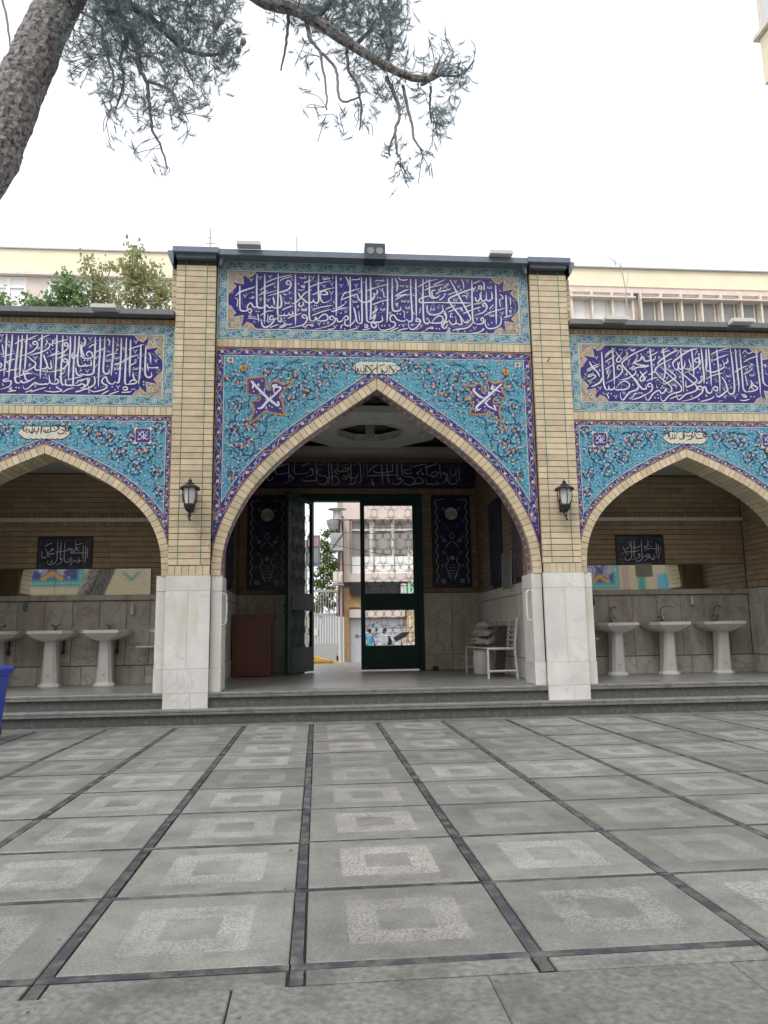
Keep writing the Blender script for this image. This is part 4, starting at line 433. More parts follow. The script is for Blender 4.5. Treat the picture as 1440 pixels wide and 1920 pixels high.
TD=[(-6.84, 4.1, 7.5, 0.1), (-6.75, 4.1, 7.41, 0.1), (-6.66, 4.1, 7.3, 0.07), (-7.08, 4.1, 7.43, 0.2)]
TE=[(0.12, 34.0, 6.99, 0.31), (-0.28, 34.0, 6.99, 0.25), (0.34, 34.0, 7.14, 0.25), (-0.44, 34.0, 6.35, 0.38), (-0.04, 34.0, 6.04, 0.44), (-0.51, 34.0, 5.57, 0.38), (0.02, 34.0, 5.25, 0.44), (-0.66, 34.0, 4.79, 0.44), (-0.04, 34.0, 4.47, 0.44), (-0.67, 34.0, 4.01, 0.43), (-0.05, 34.0, 3.54, 0.44), (-0.51, 34.0, 3.08, 0.43), (-0.05, 34.0, 2.77, 0.37), (-0.82, 34.0, 2.62, 0.37), (0.27, 34.0, 5.09, 0.31)]
STARL=[(-1.815, 4.637), (-1.669, 4.651), (-1.557, 4.653), (-1.555, 4.511), (-1.487, 4.465), (-1.477, 4.583), (-1.376, 4.596), (-1.297, 4.55), (-1.15, 4.624), (-1.341, 4.408), (-1.306, 4.279), (-1.306, 4.15), (-1.26, 4.104), (-1.484, 4.136), (-1.552, 4.159), (-1.761, 3.982), (-1.708, 4.18), (-1.754, 4.297), (-1.643, 4.31), (-1.643, 4.38), (-1.789, 4.402), (-1.812, 4.46)]
STARR=[(1.214, 4.601), (1.315, 4.57), (1.39, 4.571), (1.423, 4.605), (1.493, 4.6), (1.499, 4.49), (1.526, 4.477), (1.603, 4.525), (1.58, 4.64), (1.619, 4.657), (1.693, 4.614), (1.835, 4.655), (1.831, 4.556), (1.796, 4.505), (1.847, 4.429), (1.818, 4.39), (1.739, 4.416), (1.672, 4.372), (1.67, 4.317), (1.756, 4.323), (1.781, 4.274), (1.741, 4.197), (1.766, 4.034), (1.59, 4.196), (1.546, 4.152), (1.322, 4.144), (1.335, 4.22), (1.369, 4.269), (1.328, 4.329), (1.336, 4.4), (1.374, 4.422)]
# ---------------------------------------------------------------- flat glazed ornament
class Deco:
    """printed glaze: thin inlays lying on the tiles, each colour layer a little above the last"""
    def __init__(s, place, mats=None):
        s.mb = MB(); s.cols = []; s.k = 0                    # place(u, v, lift) -> world point
        def pl(u, v, lift):                                  # every stroke gets a hair of height of its own
            s.j += 1; return place(u, v, lift+(s.k % 80)*7e-6+s.j*4e-7)
        s.j = 0; s.place = pl
    def ci(s, c):
        s.k += 1; s.j = 0
        if c not in s.cols: s.cols.append(c)
        return s.cols.index(c)
    def poly(s, pts, c, l=1):
        s.mb.add([s.place(u, v, l*.0007) for u, v in pts], [tuple(range(len(pts)))], s.ci(c))
    def fan(s, ctr, pts, c, l=1):
        n = len(pts); s.mb.add([s.place(*ctr, l*.0007)]+[s.place(u, v, l*.0007) for u, v in pts], [(0, 1+i, 1+(i+1) % n) for i in range(n)], s.ci(c))
    def ribbon(s, P, w, c, l=1, taper=(1, 1), close=False):
        n = len(P); L_ = []; R_ = []
        for i in range(n):
            a = P[max(i-1, 0)]; b = P[min(i+1, n-1)]
            if close: a = P[(i-1) % n]; b = P[(i+1) % n]
            dx, dz = b[0]-a[0], b[1]-a[1]; q = math.hypot(dx, dz) or 1
            t = i/(n-1); k = w/2
            if t < .18: k *= taper[0]+(1-taper[0])*t/.18
            if t > .75: k *= taper[1]+(1-taper[1])*(1-t)/.25
            L_.append((P[i][0]-dz/q*k, P[i][1]+dx/q*k)); R_.append((P[i][0]+dz/q*k, P[i][1]-dx/q*k))
        vs = [s.place(u, v, l*.0007) for u, v in L_+R_]
        fs = [(i, i+1, n+i+1, n+i) for i in range(n-1)]
        if close: fs.append((n-1, 0, n, 2*n-1))
        s.mb.add(vs, fs, s.ci(c))
    def disc(s, u, v, r, c, l=1, n=8, lob=0, ph=0.):
        pts = []
        k = n*2 if lob else n
        for i in range(k):
            t = 2*pi*i/k+ph; rr = r*(1-lob*(i % 2)); pts.append((u+rr*cos(t), v+rr*sin(t)))
        s.fan((u, v), pts, c, l)
    def flower(s, u, v, r, outer='white', inner='red', l=5, n=5):
        ph = random.random()*6; s.disc(u, v, r, outer, l, n, .42, ph); s.disc(u, v, r*.38, inner, l+1, 5)
    def rosette(s, u, v, r, cs=('navy', 'lblue', 'red'), l=4):
        s.disc(u, v, r, cs[0], l, 8, .15); s.disc(u, v, r*.68, cs[1], l+1, 8, .3, .2); s.disc(u, v, r*.38, cs[2], l+2, 6)
    def leaf(s, u, v, a, ln, c, l=3, w=.32):
        ca, sa = cos(a), sin(a); f = lambda p, q: (u+p*ca-q*sa, v+p*sa+q*ca)
        s.poly([f(0, 0), f(ln*.35, -ln*w*.5), f(ln, 0), f(ln*.45, ln*w*.6)], c, l)
    def palmette(s, u, v, r, a, l=5):
        for k, c in ((-1.0, 'dknavy'), (-.5, 'red'), (0, 'peach'), (.5, 'red'), (1.0, 'dknavy')):
            s.leaf(u, v, a+k, r*(1.15-abs(k)*.25), c, l, .45)
        s.disc(u+cos(a)*r*.25, v+sin(a)*r*.25, r*.2, 'cream', l+1, 6, .2); s.disc(u+cos(a)*r*.25, v+sin(a)*r*.25, r*.1, 'navy', l+2, 5)
        s.leaf(u, v, a+2.2, r*.7, 'dknavy', l); s.leaf(u, v, a-2.2, r*.7, 'dknavy', l)
    def done(s, name, parent):
        if s.mb.f: return build(name, s.mb, s.cols, parent)
def wallplace(y0): return lambda u, v, l: (u, y0-l, v)
WID = {'1': .0065, '2': .0115, '3': .0155, '4': .0195, '5': .0230, '6': .0260, '8': .034}
def letters(d, key, col='white', l=9, vine='bteal'):
    k, txt = LET[key]
    if key[:4] == 'cart': k = 1.0
    for ln in txt.split(';'):
        a = ln.split(); c = a[0]; P = [tuple(int(q)/1000 for q in p.split(',')) for p in a[1:]]
        if c in '1234568':
            w = WID[c]*k
            if c == '1': d.ribbon(cat(P, 6), w, vine, 2)
            elif c == '5' and len(P) >= 3 or c in '48': d.ribbon(cat(P, 5), w, col, l, (.55, .25))
            else: d.ribbon(cat(P, 5), w, col, l, (.5, .3))
        else:
            x, z = P[0]; s = .016*k
            if c == 'd': d.poly([(x-s*.75, z), (x, z-s*.75), (x+s*.75, z+.002), (x, z+s*.8)], col, l)
            elif c == 'v': d.ribbon([(x-s*2.0, z+s*1.3), (x-s*.9, z+s*.3), (x-s*.3, z-s*1.9), (x+s*.6, z+s*.9), (x+s*1.9, z+s*1.5)], .009*k, col, l, (.8, .3))
            elif c == 'i': d.ribbon([(x-s*.3, z+s*1.3), (x-s*.2, z-s*.7), (x+s*.6, z-s*.9), (x+s*.7, z)], .009*k, col, l, (.5, .5))
            elif c == 'o': d.ribbon([(x+s*.9*cos(t), z+s*.9*sin(t)) for t in (0, 1, 2, 3, 4, 5, 6)]+[(x-s*1.2, z-s*1.8)], .008*k, col, l, (1, .3))
            elif c == 's': d.ribbon([(x-s*1.9, z+s*1.2), (x-s*1.6, z-s), (x-s*.6, z-s), (x-s*.5, z+s), (x-s*.2, z-s), (x+s*.8, z-s), (x+s*.9, z+s), (x+s*1.1, z-s), (x+s*1.9, z-s*.6), (x+s*2, z+s*1.3)], .009*k, col, l)
# arches: half outlines (x, z) from the springing up to the crown
def fine(P, n=8): return cat(P, n)
ARC_C = fine([(2.12, 1.89), (2.115, 2.05), (2.085, 2.28), (2.01, 2.53), (1.89, 2.79), (1.735, 3.05), (1.505, 3.325), (1.24, 3.58), (.99, 3.79), (.5, 4.145), (0, 4.5)])
ARC_S = fine([(1.575, 1.89), (1.572, 2.03), (1.545, 2.26), (1.445, 2.54), (1.26, 2.80), (.92, 3.085), (.45, 3.345), (0, 3.545)])
def offs(A, t):
    o = []
    for i, p in enumerate(A):
        a = A[max(i-1, 0)]; b = A[min(i+1, len(A)-1)]
        dx, dz = b[0]-a[0], b[1]-a[1]; q = math.hypot(dx, dz); o.append((p[0]+dz/q*t, p[1]-dx/q*t))
    p = o[-1]; q = o[-2]                                # meet on the axis
    o[-1] = (0, q[1]+(p[1]-q[1])*(q[0]/max(q[0]-p[0], 1e-6)) if abs(p[0]) > 1e-6 else p[1]); return o
def zof(A, x):
    x = abs(x)
    if x >= A[0][0]: return -9
    best = -9
    for i in range(len(A)-1):
        (xa, za), (xb, zb) = A[i], A[i+1]
        if xb <= x <= xa: best = max(best, za+(zb-za)*((xa-x)/max(xa-xb, 1e-9)))
    return best
def resample(A, step):
    Ls = [0]
    for i in range(len(A)-1): Ls.append(Ls[-1]+math.dist(A[i], A[i+1]))
    n = max(2, round(Ls[-1]/step)); o = []
    for k in range(n+1):
        t = Ls[-1]*k/n; i = 0
        while i < len(Ls)-2 and Ls[i+1] < t: i += 1
        f = (t-Ls[i])/max(Ls[i+1]-Ls[i], 1e-9); o.append(tuple(A[i][j]+(A[i+1][j]-A[i][j])*f for j in (0, 1)))
    return o
def voussoirs(parent, A, cx, t, y0, y1, m, step=.083, xmax=9):
    """the brick ring round an arch, each brick a wedge"""
    In = resample(A, step); n = len(In)
    Ou = offs(In, t); g = .0032
    Ou = [(min(x, xmax), z) for x, z in Ou]
    for s in (1, -1):
        for i in range(n-1):
            a, b, c, e = In[i], In[i+1], Ou[i+1], Ou[i]
            L1 = math.dist(a, b); f = g/L1
            lp = lambda p, q, k: (p[0]+(q[0]-p[0])*k, p[1]+(q[1]-p[1])*k)
            q = [lp(a, b, f), lp(a, b, 1-f), lp(e, c, 1-f), lp(e, c, f)]
            mx_, mz_ = sum(p[0] for p in q)/4, sum(p[1] for p in q)/4
            j = random.uniform(-.0012, .0012)
            pts = [((p[0]-mx_)*s, p[1]-mz_) for p in q]
            if s == 1: pts = pts[::-1]
            mb = MB(); mb.prism(pts, j, y1-y0, 0)
            o = link('brick', mb.mesh('wedge_brick', m), parent, (cx+mx_*s, y0, mz_))
def archwall(parent, name, A, cx, x0, x1, ztop, zbot, y0, y1, m, soff=None, n=70):
    """wall with an arched opening, front y0, back y1"""
    mb = MB(); xs = sorted(set([x0, x1]+[cx+s*p[0] for p in A[::2]+[A[-1]] for s in (1, -1) if x0 < cx+s*p[0] < x1]))
    pr = None
    for a, b in zip(xs[:-1], xs[1:]):
        za, zb = zof(A, a-cx), zof(A, b-cx)
        mid = zof(A, (a+b)/2-cx)
        if mid < -5: za = zb = zbot
        else:
            if za < -5: za = A[0][1]
            if zb < -5: zb = A[0][1]
        mb.add([(a, y0, za), (b, y0, zb), (b, y0, ztop), (a, y0, ztop), (a, y1, za), (b, y1, zb), (b, y1, ztop), (a, y1, ztop)],
               [(0, 1, 2, 3), (5, 4, 7, 6), (4, 5, 1, 0), (3, 2, 6, 7)], 0)
    for s in (1, -1):                                   # the jamb faces under the springing
        x = cx+s*A[0][0]
        mb.add([(x, y0, zbot), (x, y1, zbot), (x, y1, A[0][1]), (x, y0, A[0][1])], [(0, 1, 2, 3)], 0)
    for x in (x0, x1): mb.add([(x, y0, zbot), (x, y1, zbot), (x, y1, ztop), (x, y0, ztop)], [(0, 1, 2, 3)], 0)
    return build(name, mb, m, parent)
# ---------------------------------------------------------------- tiled panels
def tilegrid(parent, x0, x1, z0, z1, y, m, nx, nz, arch=None, cx=0, gap=.003, d=.014):
    w, h = (x1-x0)/nx, (z1-z0)/nz
    for i in range(nx):
        for j in range(nz):
            a, b, c, e = x0+i*w, x0+(i+1)*w, z0+j*h, z0+(j+1)*h
            if arch:
                xs = [a+(b-a)*k/5 for k in range(6)]; zs = [max(c, zof(arch, x-cx)) for x in xs]
                if min(zs) >= e-.004: continue
                if max(zs) > c+1e-6:
                    g = gap/2; lo = [(x, min(z+g, e-g)) for x, z in zip(xs, zs)]
                    lo[0] = (a+g, lo[0][1]); lo[-1] = (b-g, lo[-1][1])
                    lo = [p for i_, p in enumerate(lo) if i_ in (0, 5) or p[1] < e-g-1e-4 or True]
                    mxc, mzc = (a+b)/2, (c+e)/2
                    pts = [(x-mxc, z-mzc) for x, z in lo]+[(b-g-mxc, e-g-mzc), (a+g-mxc, e-g-mzc)]
                    mb = MB(); k = len(lo)
                    vs = [(x, 0, z) for x, z in pts[:k]]+[(x, 0, e-g-mzc) for x, z in pts[:k]]+[(x, d, z) for x, z in pts[:k]]
                    mb.add(vs, [(q, q+1, k+q+1, k+q) for q in range(k-1)]+[(2*k+q, 2*k+q+1, q+1, q) for q in range(k-1)])
                    link('tile', mb.mesh('cut_tile', m), parent, (mxc, y, mzc)); continue
            piece('tile', parent, (a+b)/2, y, (c+e)/2, w-gap, h-gap, m, d, ch=.0015, jit=.0004)
def scroll_border(d, x0, x1, z0, z1, t, step=.33):
    """teal border: waving white and blue stems round alternating rosettes"""
    def run(fx, Ln):
        n = max(1, round(Ln/step)); st = Ln/n
        wave = lambda ph, amp: [fx(u, amp*sin(2*pi*u/st+ph)) for u in [Ln*i/(n*14) for i in range(n*14+1)]]
        d.ribbon(wave(0, t*.34), .012, 'lblue', 3); d.ribbon(wave(pi, t*.3), .010, 'green', 2); d.ribbon(wave(pi/2, t*.22), .008, 'dknavy', 1); d.ribbon(wave(-pi/2, t*.30), .007, 'cream', 2)
        for i in range(n*2):
            u = (i+.5)*st/2; p = fx(u, 0)
            if i % 2: d.rosette(*p, t*.34, ('lblue', 'navy', 'pink'))
            else:
                q = [fx(u+t*.42*cos(a), t*.40*sin(a)) for a in [k*2*pi/14 for k in range(15)]]
                d.ribbon(q, .010, 'lblue', 3); d.rosette(*p, t*.28, ('cream', 'blue', 'cream'))
            for k_ in range(7):
                q = fx(u+random.uniform(-.5, .5)*st*.5, random.uniform(-.4, .4)*t); d.leaf(*q, random.random()*6.3, t*.24, random.choice(['green', 'dknavy', 'lblue', 'cream', 'blue', 'teal']), 2, .5)
            for sg in (1, -1):
                for uu in (-.25, .25):
                    q = fx(u+uu*st*.55, sg*t*.3); d.flower(*q, t*.085, random.choice(['lblue', 'blue', 'cream']), 'navy', 4)
                    q = fx(u+uu*st*.8, sg*t*.12); d.leaf(*q, random.random()*6.3, t*.26, random.choice(['green', 'navy', 'lblue', 'blue']), 3)
    cz, cx = t/2, t/2
    run(lambda u, v: (x0+u, z1-cz+v), x1-x0); run(lambda u, v: (x0+u, z0+cz+v), x1-x0)
    run(lambda u, v: (x0+cx+v, z0+t+u), z1-z0-2*t); run(lambda u, v: (x1-cx+v, z0+t+u), z1-z0-2*t)
PEACH = [(0, .012), (.39, .012), (.343, .073), (.278, .101), (.21, .032), (.194, .036), (.214, .137), (.222, .198), (.077, .169), (.053, .165), (.085, .202), (.117, .234), (.069, .29), (.012, .347), (.003, .387), (0, .41)]
def rectline(d, x0, x1, z0, z1, w, c, l):
    for P in ([(x0, z0), (x1, z0)], [(x0, z1), (x1, z1)]): d.ribbon([(P[0][0]-w/2, P[0][1]), (P[1][0]+w/2, P[1][1])], w, c, l)
    for P in ([(x0, z0+w/2), (x0, z1-w/2)], [(x1, z0+w/2), (x1, z1-w/2)]): d.ribbon(P, w, c, l)
def inscription(wall, x0, x1, z0, z1, t, key, nx, tm, label):
    p = build('inscription_panel', (lambda b: (b.box(x0, x1, .108, .118, z0, z1), b)[1])(MB()), 'grout', wall, label=label)
    tilegrid(p, x0, x1, z0, z1, .094, tm, nx, 6)
    d = Deco(wallplace(.0932)); a, b, c, e = x0+t, x1-t, z0+t, z1-t
    scroll_border(d, x0, x1, z0, z1, t)
    rectline(d, a, b, c, e, .013, 'cream', 3); rectline(d, x0+.006, x1-.006, z0+.006, z1-.006, .009, 'cream', 3)
    H = (e-c); k = H/.865
    for sx in (1, -1):
        for sz in (1, -1):
            X = (lambda u: a+u) if sx == 1 else (lambda u: b-u); Z = (lambda v: e-v) if sz == 1 else (lambda v: c+v)
            pts = [(X(u*k), Z(v*k)) for u, v in PEACH]
            cen = (X(.04*k), Z(.05*k)); d.fan(cen, pts, 'peach', 2) if False else None
            # concave outline split in three simple lobes
            q = lambda idx: [pts[i] for i in idx]
            d.poly(q([0, 1, 2, 3, 4]), 'peach', 2); d.poly(q([0, 4, 5, 6, 7, 8, 9]), 'peach', 2); d.poly(q([0, 9, 10, 11, 12, 13, 14, 15]), 'peach', 2)
            d.ribbon(pts[1:], .008, 'cream', 3)
            for i in range(80):
                u, v = random.choice([(random.uniform(.03, .34), random.uniform(.02, .07)), (random.uniform(.08, .2), random.uniform(.05, .17)), (random.uniform(.01, .07), random.uniform(.05, .36))])
                r = random.uniform(.012, .022)
                a_ = random.random()*6; d.ribbon([(X(u*k)+r*cos(a_+w_*.8), Z(v*k)+r*sin(a_+w_*.8)) for w_ in range(5)], .006, random.choice(['orange', 'green', 'cream', 'cream', 'teal', 'gold', 'dknavy', 'lblue']), 4)
            d.rosette(X(.15*k), Z(.10*k), .03, ('cream', 'peach', 'navy'), 5)
    # pale stems that wind behind the letters
    n = int((b-a)/.45)
    for i in range(n):
        cx = a+.35+(b-a-.7)*i/max(n-1, 1); sg = 1 if i % 2 else -1
        d.ribbon([(cx+.2*cos(s_*.5)*(1-s_*.035), (c+e)/2+sg*.17*sin(s_*.5)*(1-s_*.035)) for s_ in range(0, 15)], .0045, 'bteal', 1)
        for s_ in range(5):
            an = random.random()*6; d.leaf(cx+.18*cos(an), (c+e)/2+.17*sin(an), an, .028, random.choice(['bteal', 'green', 'gold']), 1)
    d.done('ornament', p)
    L = Deco(wallplace(.0925)); letters(L, key, 'white', 6); L.done('lettering', p)
    return p
def inpoly(x, z, P):
    c = False; j = len(P)-1
    for i in range(len(P)):
        if (P[i][1] > z) != (P[j][1] > z) and x < (P[j][0]-P[i][0])*(z-P[i][1])/(P[j][1]-P[i][1])+P[i][0]: c = not c
        j = i
    return c
def bandrun(d, P, t, c1='orange', c2='lblue', step=None, base='navy'):
    """narrow navy border along a line with a plaited stem and small stars"""
    d.ribbon(P, t, base, 1)
    step = step or (.17 if t > .1 else .11)
    R_ = resample(P, step/6)
    def off(i, v):
        a = R_[max(i-1, 0)]; b = R_[min(i+1, len(R_)-1)]; dx, dz = b[0]-a[0], b[1]-a[1]; q = math.hypot(dx, dz) or 1
        return (R_[i][0]-dz/q*v, R_[i][1]+dx/q*v)
    for ph, c, w in ((0, c1, .0085), (pi/2, c2, .006)):
        d.ribbon([off(i, t*.33*sin(i*pi/6+ph)) for i in range(len(R_))], w*(t/.12)**.5, c, 3)
    for i in range(3, len(R_), 6):
        d.disc(*R_[i], t*.27, c2 if (i//6) % 2 else 'white', 4, 4, .5, random.random()); d.disc(*R_[i], t*.06, 'red', 5, 4)
        a_ = random.random()*6
        for sg in (1, -1):
            d.leaf(*off(max(i-3, 0), sg*t*.2), a_+sg*1.5, t*.26, random.choice([c2, c2, 'white', c1]), 4, .45); d.disc(*off(max(i-3, 0), sg*t*.38), t*.06, random.choice([c2, 'gold', 'pink']), 4, 4)
def spiral(d, cx, cz, r, sg, a0, ok, turns=1.55):
    n = 54; P = []
    for i in range(n+1):
        t = i/n; rr = r*(1-.72*t); an = a0+sg*turns*2*pi*t; P.append((cx+rr*cos(an), cz+rr*sin(an)))
    run = []
    for p in P+[None]:
        if p and ok(*p): run.append(p)
        else:
            if len(run) > 2: d.ribbon(run, .0105, 'dknavy', 4, (1, .5))
            run = []
    for i in range(2, n, 4):
        p = P[i]; an = random.random()*6.3
        if not ok(*p): continue
        tx, tz = P[i+1][0]-P[i-1][0], P[i+1][1]-P[i-1][1]; ta = math.atan2(tz, tx)
        d.leaf(*p, ta+.8*sg, .036, random.choice(['dknavy', 'blue', 'dknavy']), 4); d.leaf(*p, ta-1.0*sg, .032, random.choice(['dknavy', 'blue']), 4)
        if i % 12 == 2: d.flower(p[0], p[1], .019, 'white', 'peach', 6)
    if ok(cx, cz): d.palmette(cx, cz, min(.07, r*.42), random.random()*6.3)
def fill(d, n, x0, x1, z0, z1, ok, r=.0145, mind=.042, cx=None, s=1):
    if cx is not None:                                    # both halves of a panel are drawn from one cartoon
        keep = random.getstate(); random.seed(int(n+abs(x1-x0)*100)); dd = Mirror(d, cx, s)
        fill(dd, n, cx, cx+abs(x1-x0), z0, z1, lambda x, z: ok(cx+s*(x-cx), z), r, mind); random.setstate(keep); return
    pl = []; tries = 0
    while len(pl) < n and tries < n*30:
        tries += 1; x, z = random.uniform(x0, x1), random.uniform(z0, z1)
        if not ok(x, z) or any(abs(x-a) < mind and abs(z-b) < mind for a, b in pl): continue
        pl.append((x, z)); k = random.random()
        if k < .62: d.flower(x, z, r*random.uniform(.75, 1.2), random.choice(['white', 'cream', 'white', 'lblue', 'lblue']), random.choice(['pink', 'navy', 'orange', 'blue', 'red']), 5)
        elif k < .75: d.rosette(x, z, r*1.2, ('cream', 'blue', 'red'))
        for q in range(3):
            a = random.random()*6.3; d.leaf(x+.020*cos(a), z+.020*sin(a), a, .030, random.choice(['dknavy', 'blue', 'teal', 'lblue']), 3)
        if k > .8:
            a = random.random()*6.3; d.ribbon([(x+.025*cos(a+i*.6), z+.025*sin(a+i*.6)) for i in range(6)], .005, 'dknavy', 3)
class Mirror:
    def __init__(s, d, cx, sg): s.d, s.cx, s.sg = d, cx, sg
    def f(s, x): return s.cx+s.sg*(x-s.cx)
    def flower(s, x, z, *a): s.d.flower(s.f(x), z, *a)
    def rosette(s, x, z, *a): s.d.rosette(s.f(x), z, *a)
    def leaf(s, x, z, a_, *a): s.d.leaf(s.f(x), z, a_ if s.sg > 0 else pi-a_, *a)
    def ribbon(s, P, *a): s.d.ribbon([(s.f(x), z) for x, z in P], *a)
def spandrel(wall, A, cx, hw, z0, z1, t, tr, circ, nf, nx, nz, label):
    """tiled field over an arch; tr = thickness of the brick ring"""
    Oc = offs(A, tr+.006); x0, x1 = cx-hw, cx+hw
    p = archwall(wall, 'spandrel_panel', Oc, cx, x0, x1, z1, z0, .109, .119, 'grout'); p['label'] = label
    tilegrid(p, x0, x1, z0, z1, .094, 'turq', nx, nz, Oc, cx)
    d = Deco(wallplace(.0932)); Ob = offs(A, tr+.008+t/2); Oi = offs(A, tr+.012+t)
    zl = lambda x: zof(Oi, x-cx) if abs(x-cx) < Oi[0][0] else -9
    def ok(x, z, m=.012):
        return x0+t+m < x < x1-t-m and z < z1-t-m and z > z0+.05 and z > zl(x)+m*1.6
    # borders: along the top, down the sides, along the ring
    bandrun(d, [(x0, z1-t/2), (x1, z1-t/2)], t)
    for s in (1, -1):
        xe = cx+s*(hw-t/2); ring = [(cx+s*min(x, hw-t/2-.001), z) for x, z in Ob if x < hw-t/2+.0]
        zc = ring[0][1] if ring else z0
        bandrun(d, [(xe, z1-t), (xe, zc)], t)
        bandrun(d, ring if s == 1 else ring, t)
        # pointed tip under the join
        ox = [(cx+s*min(x, hw), z) for x, z in offs(A, tr+.006) if z > z0 and x > hw-t*1.35]
        xe2 = cx+s*hw
        if len(ox) > 1:
            zt = zc+.03; oo = [q for q in ox if q[1] < zt]
            if oo:
                P = [(xe2, zt)]+[(xe2, oo[0][1])]+oo+[(oo[-1][0], zt)]
                d.poly(P, 'navy', 1)
                for k in range(3): d.flower(cx+s*(hw-.03-k*.012), zc-.02-(2-k)*.06+.0, .014, 'lblue', 'red')
        d.ribbon([(cx+s*x, z) for x, z in Oi if x < hw-t-.004], .008, 'cream', 4)
        zi = max([z for x, z in Oi if x >= hw-t-.006] or [z0])
        d.ribbon([(cx+s*(hw-t), z1-t), (cx+s*(hw-t), zi)], .008, 'cream', 4)
        d.ribbon([(cx+s*x, z) for x, z in offs(A, tr+.012) if x < hw-.006], .007, 'gold', 4)
        d.ribbon([(cx+s*(hw-.006), z1), (cx+s*(hw-.006), z0+.1)], .007, 'gold', 4)
    d.ribbon([(x0+t, z1-t), (x1-t, z1-t)], .008, 'cream', 4); d.ribbon([(x0, z1-.005), (x1, z1-.005)], .007, 'gold', 4)
    for s in (1, -1):
        for (u, v, r, sg, a0) in circ: spiral(d, cx+s*u, v, r, sg*s, a0 if s == 1 else pi-a0, ok)
        fill(d, nf, min(cx, cx+s*hw), max(cx, cx+s*hw), z0, z1, ok, cx=cx, s=s)
        if t > .1:
            for u, v, r in ((.94*hw-.02, 4.60, .07), (hw-.42, 3.99, .07), (.55, 4.83, .06), (hw-.3, 3.65, .06), (1.0, 4.42, .065), (hw-.26, 3.25, .05)):
                if ok(cx+s*u, v): d.palmette(cx+s*u, v, r, random.random()*6.3)
    return p, d
# ================================================================ THE GROUND
g = MB(); g.box(-60, 60, -60, -.10, -.25, -.012)
ground = build('courtyard_floor', g, 'grime', kind='structure')
X0, WX, Y0, SY = -.9115, .8224, -1.905, .7703
gx, gy = .058, .046
def slabpiece(x0, x1, y0, y1, m, name='paving_slab'):
    w, h = x1-x0, y1-y0; k = ('slab', round(w, 3), round(h, 3), m)
    if k not in BM:
        b = MB(); a, c, i = w/2, h/2, .004
        b.add([(-a+i, -c+i, 0), (a-i, -c+i, 0), (a-i, c-i, 0), (-a+i, c-i, 0), (-a, -c, -i), (a, -c, -i), (a, c, -i), (-a, c, -i), (-a, -c, -.05), (a, -c, -.05), (a, c, -.05), (-a, c, -.05)],
              [(0, 1, 2, 3), (0, 4, 5, 1), (1, 5, 6, 2), (2, 6, 7, 3), (3, 7, 4, 0), (4, 8, 9, 5), (5, 9, 10, 6), (6, 10, 11, 7), (7, 11, 8, 4)])
        BM[k] = b.mesh('slab', m)
    link(name, BM[k], ground, ((x0+x1)/2+random.uniform(-.002, .002), (y0+y1)/2+random.uniform(-.002, .002), random.uniform(-.0015, .003)), (random.uniform(-.0015, .0015), random.uniform(-.0015, .0015), 0))
for i in range(-9, 12):
    xa, xb = X0+i*WX+gx/2, X0+(i+1)*WX-gx/2
    for j in range(-2, 7):
        yb, ya = Y0-j*SY-gy/2, Y0-(j+1)*SY+gy/2
        slabpiece(xa, xb, ya, yb, 'slab2' if i == 0 else 'slab')
    slabpiece(xa, xb+gx-.006, Y0+2*SY+gy/2, -.115, 'plain', 'border_slab')
yb = Y0-7*SY-gy/2-.006
for i in range(-12, 13):
    xs_ = X0+i*WX; slabpiece(xs_+.032, xs_+WX-.032, yb-.105, yb-.001, 'plain', 'edge_slab')
    for j in range(2):
        a = xs_-.2+.35*(j % 2)
        slabpiece(a+.0015, a+WX-.0015, yb-.108-1.05*(j+1)+.003, yb-.108-1.05*j, 'plain', 'plain_slab')
# slate inlays between the slabs, a little sunk, with a dirty joint either side
def strip(name, x0, x1, y0, y1):
    k = ('st', round(x1-x0, 3), round(y1-y0, 3)); w, h = (x1-x0)/2, (y1-y0)/2
    if k not in BM:
        rs = random.Random(len(BM)); b = MB(); n = 9; e = lambda: rs.uniform(-.0022, .0012)
        if w < h: L_ = [(-w-e(), -h+2*h*q/n) for q in range(n+1)]; R_ = [(w+e(), -h+2*h*q/n) for q in range(n+1)]
        else: L_ = [(-w+2*w*q/n, h+e()) for q in range(n+1)]; R_ = [(-w+2*w*q/n, -h-e()) for q in range(n+1)]
        b.add([(x, y, 0) for x, y in L_+R_]+[(x, y, -.02) for x, y in L_+R_], [(q, n+1+q, n+2+q, q+1) for q in range(n)]+[(q, q+1, 2*n+3+q, 2*n+2+q) for q in range(n)]+[(n+1+q, 3*n+3+q, 3*n+4+q, n+2+q) for q in range(n)])
        BM[k] = b.mesh('strip', 'slate')
    link(name, BM[k], ground, ((x0+x1)/2+random.uniform(-.002, .002), (y0+y1)/2+random.uniform(-.0015, .0015), -.0008+random.uniform(-.0006, .0006)), (0, 0, random.uniform(-.002, .002)))
for i in range(-9, 13):
    x = X0+i*WX
    for j in range(-2, 7): strip('slate_strip', x-.022, x+.022, Y0-(j+1)*SY+.0245, Y0-j*SY-.0245)
    strip('slate_strip', x-.022, x+.022, Y0-7*SY-.1365, Y0-7*SY-.027)
for i in range(-9, 12):
    x = X0+i*WX
    for j in range(-2, 8): w_ = .025 if j == 7 else .0195; strip('cross_strip', x-.022, x+WX-.026, Y0-j*SY-w_, Y0-j*SY+w_)
b = MB(); b.box(-60, 60, -60, yb-2.21, -.2, -.001); build('plain_paving', b, 'plain', ground)
